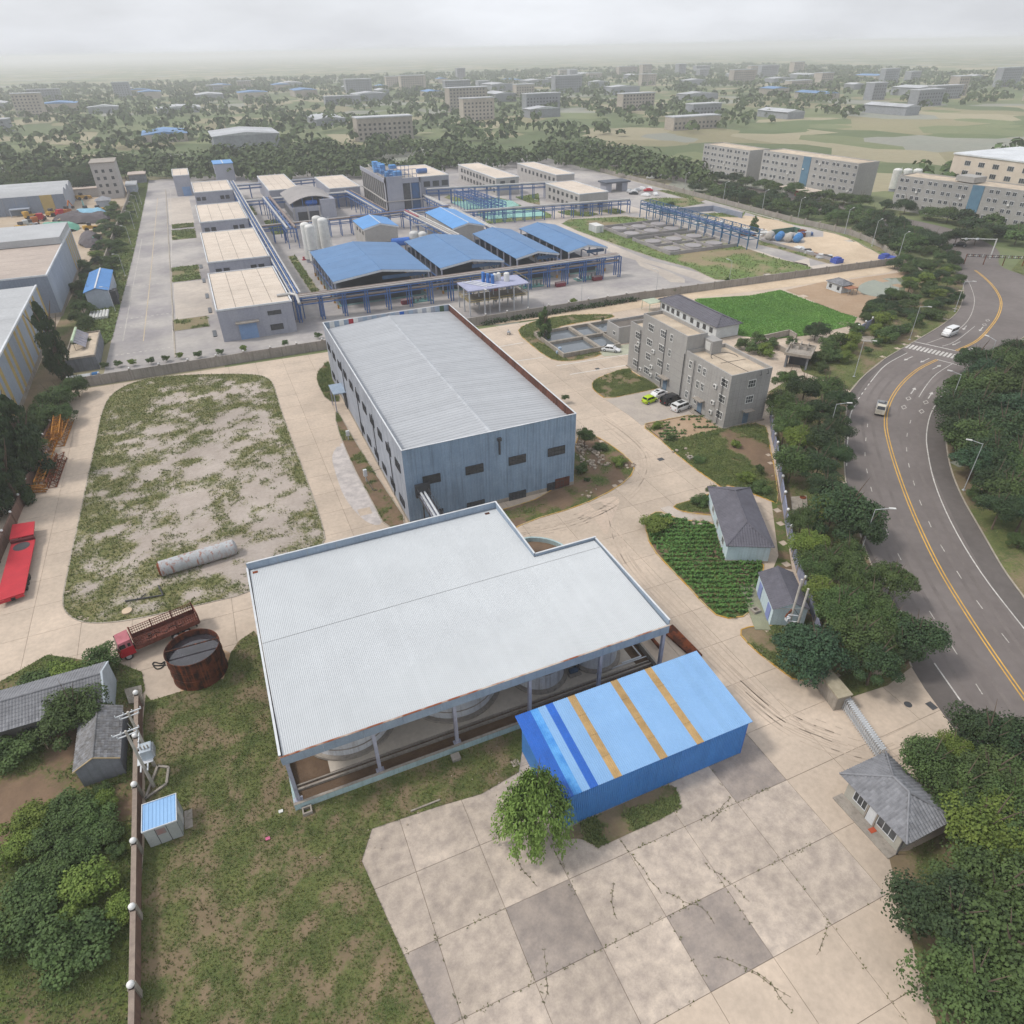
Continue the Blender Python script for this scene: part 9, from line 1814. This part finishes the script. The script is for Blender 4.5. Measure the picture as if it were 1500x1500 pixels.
# ================================================================ stones, litter, small things
M_stone = mat('pale_stone', 'b3a594', '94887a', s=.6, rough=.95, rv=.15)
def rock_mesh(seed):
    r_ = random.Random(seed); mb = MB(); mb.sphere(0, 0, 0, 1, 6); mb.v = [(x*r_.uniform(.7, 1.2), y*r_.uniform(.7, 1.2), z*r_.uniform(.5, .8)) for x, y, z in mb.v]; return mb.mesh('stone', M_stone)
RK = [rock_mesh(i) for i in range(5)]; r_ = random.Random(2)
def rocks(name, label, pts, n, r0, r1, cat='stones', m=None):
    c = pts[0]; t = thing(name, label, cat, (*c, .13))
    for i in range(n):
        a = r_.choice(pts); x, y = a[0]+r_.gauss(0, .55), a[1]+r_.gauss(0, .55); s_ = r_.uniform(r0, r1); o = put('stone', r_.choice(RK), t, (x, y, .13+s_*.4), r_.uniform(0, 6.3), sc=(s_, s_*r_.uniform(.6, 1), s_*.8), m=m)
rocks('stone_heap', 'heap of pale broken stones beside the right wall of the blue-grey warehouse', GP([(850, 660), (853, 668), (858, 676), (866, 680), (872, 685), (864, 658), (872, 662), (880, 670), (884, 680), (850, 650)]), 110, .14, .42)
for pts, lab in ((GP([(988, 663), (1000, 665), (1004, 661)]), 'flat pale stones at the left edge of the garden'), (GP([(870, 722), (862, 727)]), 'two pale stones at the kerb of the bare plot'), (GP([(925, 680), (923, 684)]), 'pale stones at the tip of the bare plot'), (GP([(1008, 736), (1024, 768)]), 'pale stones by the footpath to the hipped house'), (GP([(1285, 985), (1316, 982)]), 'grey garden rocks under the trees by the entrance')):
    rocks('edge_stones', lab, pts, 6, .2, .45 if 'garden rocks' not in lab else .9)
t = GP([(960, 750), (990, 746), (1030, 752), (1062, 757), (1062, 765), (1020, 765), (985, 760)]); MB().prism(ZP(z4, [(880, 520), (930, 508), (1000, 545), (1060, 560), (1235, 562), (1225, 595), (1190, 592), (1060, 590), (1000, 582), (940, 560)]), .08, .16).ob('footpath', M_pale, kind='structure')
# old slab cracks with grass and dark damp patches
cr = MB(); r_ = random.Random(12); Qc = []
for k in range(13):
    x, y = r_.uniform(2, 36), r_.uniform(6, 31); a = r_.choice((0, math.pi/2))+r_.uniform(-.5, .5)
    for s_ in range(r_.randint(6, 16)):
        a += r_.uniform(-.35, .35); nx, ny = x+math.cos(a)*.5, y+math.sin(a)*.5
        if not inpoly(np.array([[nx, ny]]), gl_)[0] and not (17.4 < nx < 38.2 and ny > 31.1): cr.bar((x, y, .096), (nx, ny, .096), r_.uniform(.015, .05), .006); Qc += [(nx+r_.gauss(0, .06), ny+r_.gauss(0, .06)) for _ in range(2)]
        x, y = nx, ny
cr.ob('cracks', mat('crack_dirt', '6b6255'), cy_, label='ragged cracks across the old bottom slabs')
for gx_ in np.arange(-2, 38, 6.0):
    for _ in range(90):
        y = r_.uniform(4, 31); 
        if fbm(np.array([gx_*1.]), np.array([y]), 4, 3)[0] > .5: Qc.append((gx_+r_.gauss(0, .12), y))
for gy_ in np.arange(3, 31, 6.0):
    for _ in range(160):
        x = r_.uniform(0, 38)
        if fbm(np.array([x]), np.array([gy_*1.]), 4, 8)[0] > .52: Qc.append((x, gy_+r_.gauss(0, .12)))
Qc = np.array(Qc); Qc = Qc[~inpoly(Qc, gl_)]; tufts('crack_weeds', Qc, .12, .04, M_tuft2, seed=31, z=.08, label='weeds growing in the joints and cracks of the old slabs', cat='weeds')
blot = lambda nm, pts, m_, z: patch(nm, smooth_poly(pts, 2), z, m_, 2., parent=cy_, kind=None)
zb5 = zoomed(700, 950, 3.75)
strip_b = ZP(zb5, [(480, 1000), (560, 960), (850, 830), (1050, 745), (1090, 770), (1120, 880), (960, 960), (850, 1010), (660, 1100), (560, 1040), (470, 1060)])
patch('weedy_strip', smooth_poly(strip_b, 2), .115, M_grass, 1., grassmask(.35, 3, 91), parent=cy_, kind=None); Q = scatter_pts(strip_b, 4000, rs, grassmask(.35, 3, 91), .5); tufts('grass', Q, .22, .05, M_tuft, seed=33, z=.11, label='grass and weeds along the foot of the blue shed wall', cat='grass')
blot('tyre_stain', ZP(z4, [(420, 560), (560, 470), (690, 450), (620, 600), (600, 680), (540, 560)]), mat('faint_tyre_film', 'b3a395', 'bcaa98', s=4), .0925); blot('white_spill', ZP(zoomed(460, 440, 3.75), [(90, 840), (180, 760), (220, 900), (300, 1000), (400, 1230), (300, 1240), (170, 1100), (120, 960)]), mat('pale_spill', 'bdb6b2', 'a59f9d', s=1.5, amt=.8), .0925)
# tyre arcs
ty = MB(); M_ty = mat('tyre_marks', 'a6988a', 'b5a594', s=.8)
for k in range(7):
    o_ = k*.35
    for arc in ([(760, 778), (800, 775), (850, 762), (905, 735), (938, 700), (940, 668), (915, 640), (880, 615)], [(850, 762), (890, 745), (905, 790), (930, 835), (1000, 910), (1060, 975), (1140, 1045), (1230, 1085)], [(1080, 1000), (1150, 1060), (1230, 1095), (1290, 1105), (1360, 1075)]):
        L_ = offset_line(spline(GP(arc), 6), o_*(1.6 if k % 2 else .9)-1.2)
        for a, b in zip(L_[:-1], L_[1:]):
            if (k*7+int(a[0]*2)) % 3: ty.bar((*a, .0925), (*b, .0925), .13, .004)
ty.ob('tyre_marks', M_ty, cy_)
# litter on the grass in front of the shed
for (px, py), lab in (((393, 1230), 'small pink scrap lying in the rough grass at the bottom'), ((412, 1190), 'white scrap in the grass at the bottom')):
    c = G(px, py); tag(MB().box(c[0]-.2, c[1]-.15, .14, c[0]+.2, c[1]+.15, .24).ob('litter', mat('pink_scrap', 'c76a8c') if 'pink' in lab else M_white, org=(*c, .1)), lab, 'litter')
rocks('white_rubble', 'white rubble specks strewn in the grass before the open shed', [G(r_.uniform(420, 730), 0) for _ in range(0)]+[(r_.uniform(-4, 16), r_.uniform(36, 42.6)) for _ in range(20)], 30, .04, .10)
c = GP([(602, 1190), (645, 1173)]); tag(MB().bar((*c[0], .2), (*c[1], .2), .16, .1).ob('timber_plank', M_plinth, org=(*c[0], .1)), 'pale broken plank lying in the grass before the open shed', 'plank')
c = G(1277, 1218); tag(MB().prism([(c[0]-.35, c[1]-.2), (c[0]+.3, c[1]-.25), (c[0]+.35, c[1]+.2), (c[0]-.3, c[1]+.25)], .2, .24).ob('red_mat', mat('orange_red_mat', 'b8563a'), org=(*c, .2)), 'small orange-red mat on the ground beside the gatehouse', 'mat')
# ================================================================ haze
hz = MB().box(-8500, -2500, -1.2, 8500, 14000, 66).ob('haze', None, kind='stuff') if False else None
me = MB().box(-8500, -2500, -1.2, 8500, 14000, 66).mesh('haze', []); ho = bpy.data.objects.new('haze', me); C.objects.link(ho); tag(ho, 'thin pale summer haze over the whole district', 'haze', kind='stuff')
HM = bpy.data.materials.new('haze'); HM.use_nodes = True; n_ = HM.node_tree.nodes; n_.remove(n_['Principled BSDF']); pvn = n_.new('ShaderNodeVolumePrincipled'); pvn.inputs['Density'].default_value = .00028; pvn.inputs['Color'].default_value = (.96, .97, 1, 1); pvn.inputs['Anisotropy'].default_value = .2
HM.node_tree.links.new(pvn.outputs[0], n_['Material Output'].inputs['Volume']); me.materials.append(HM)
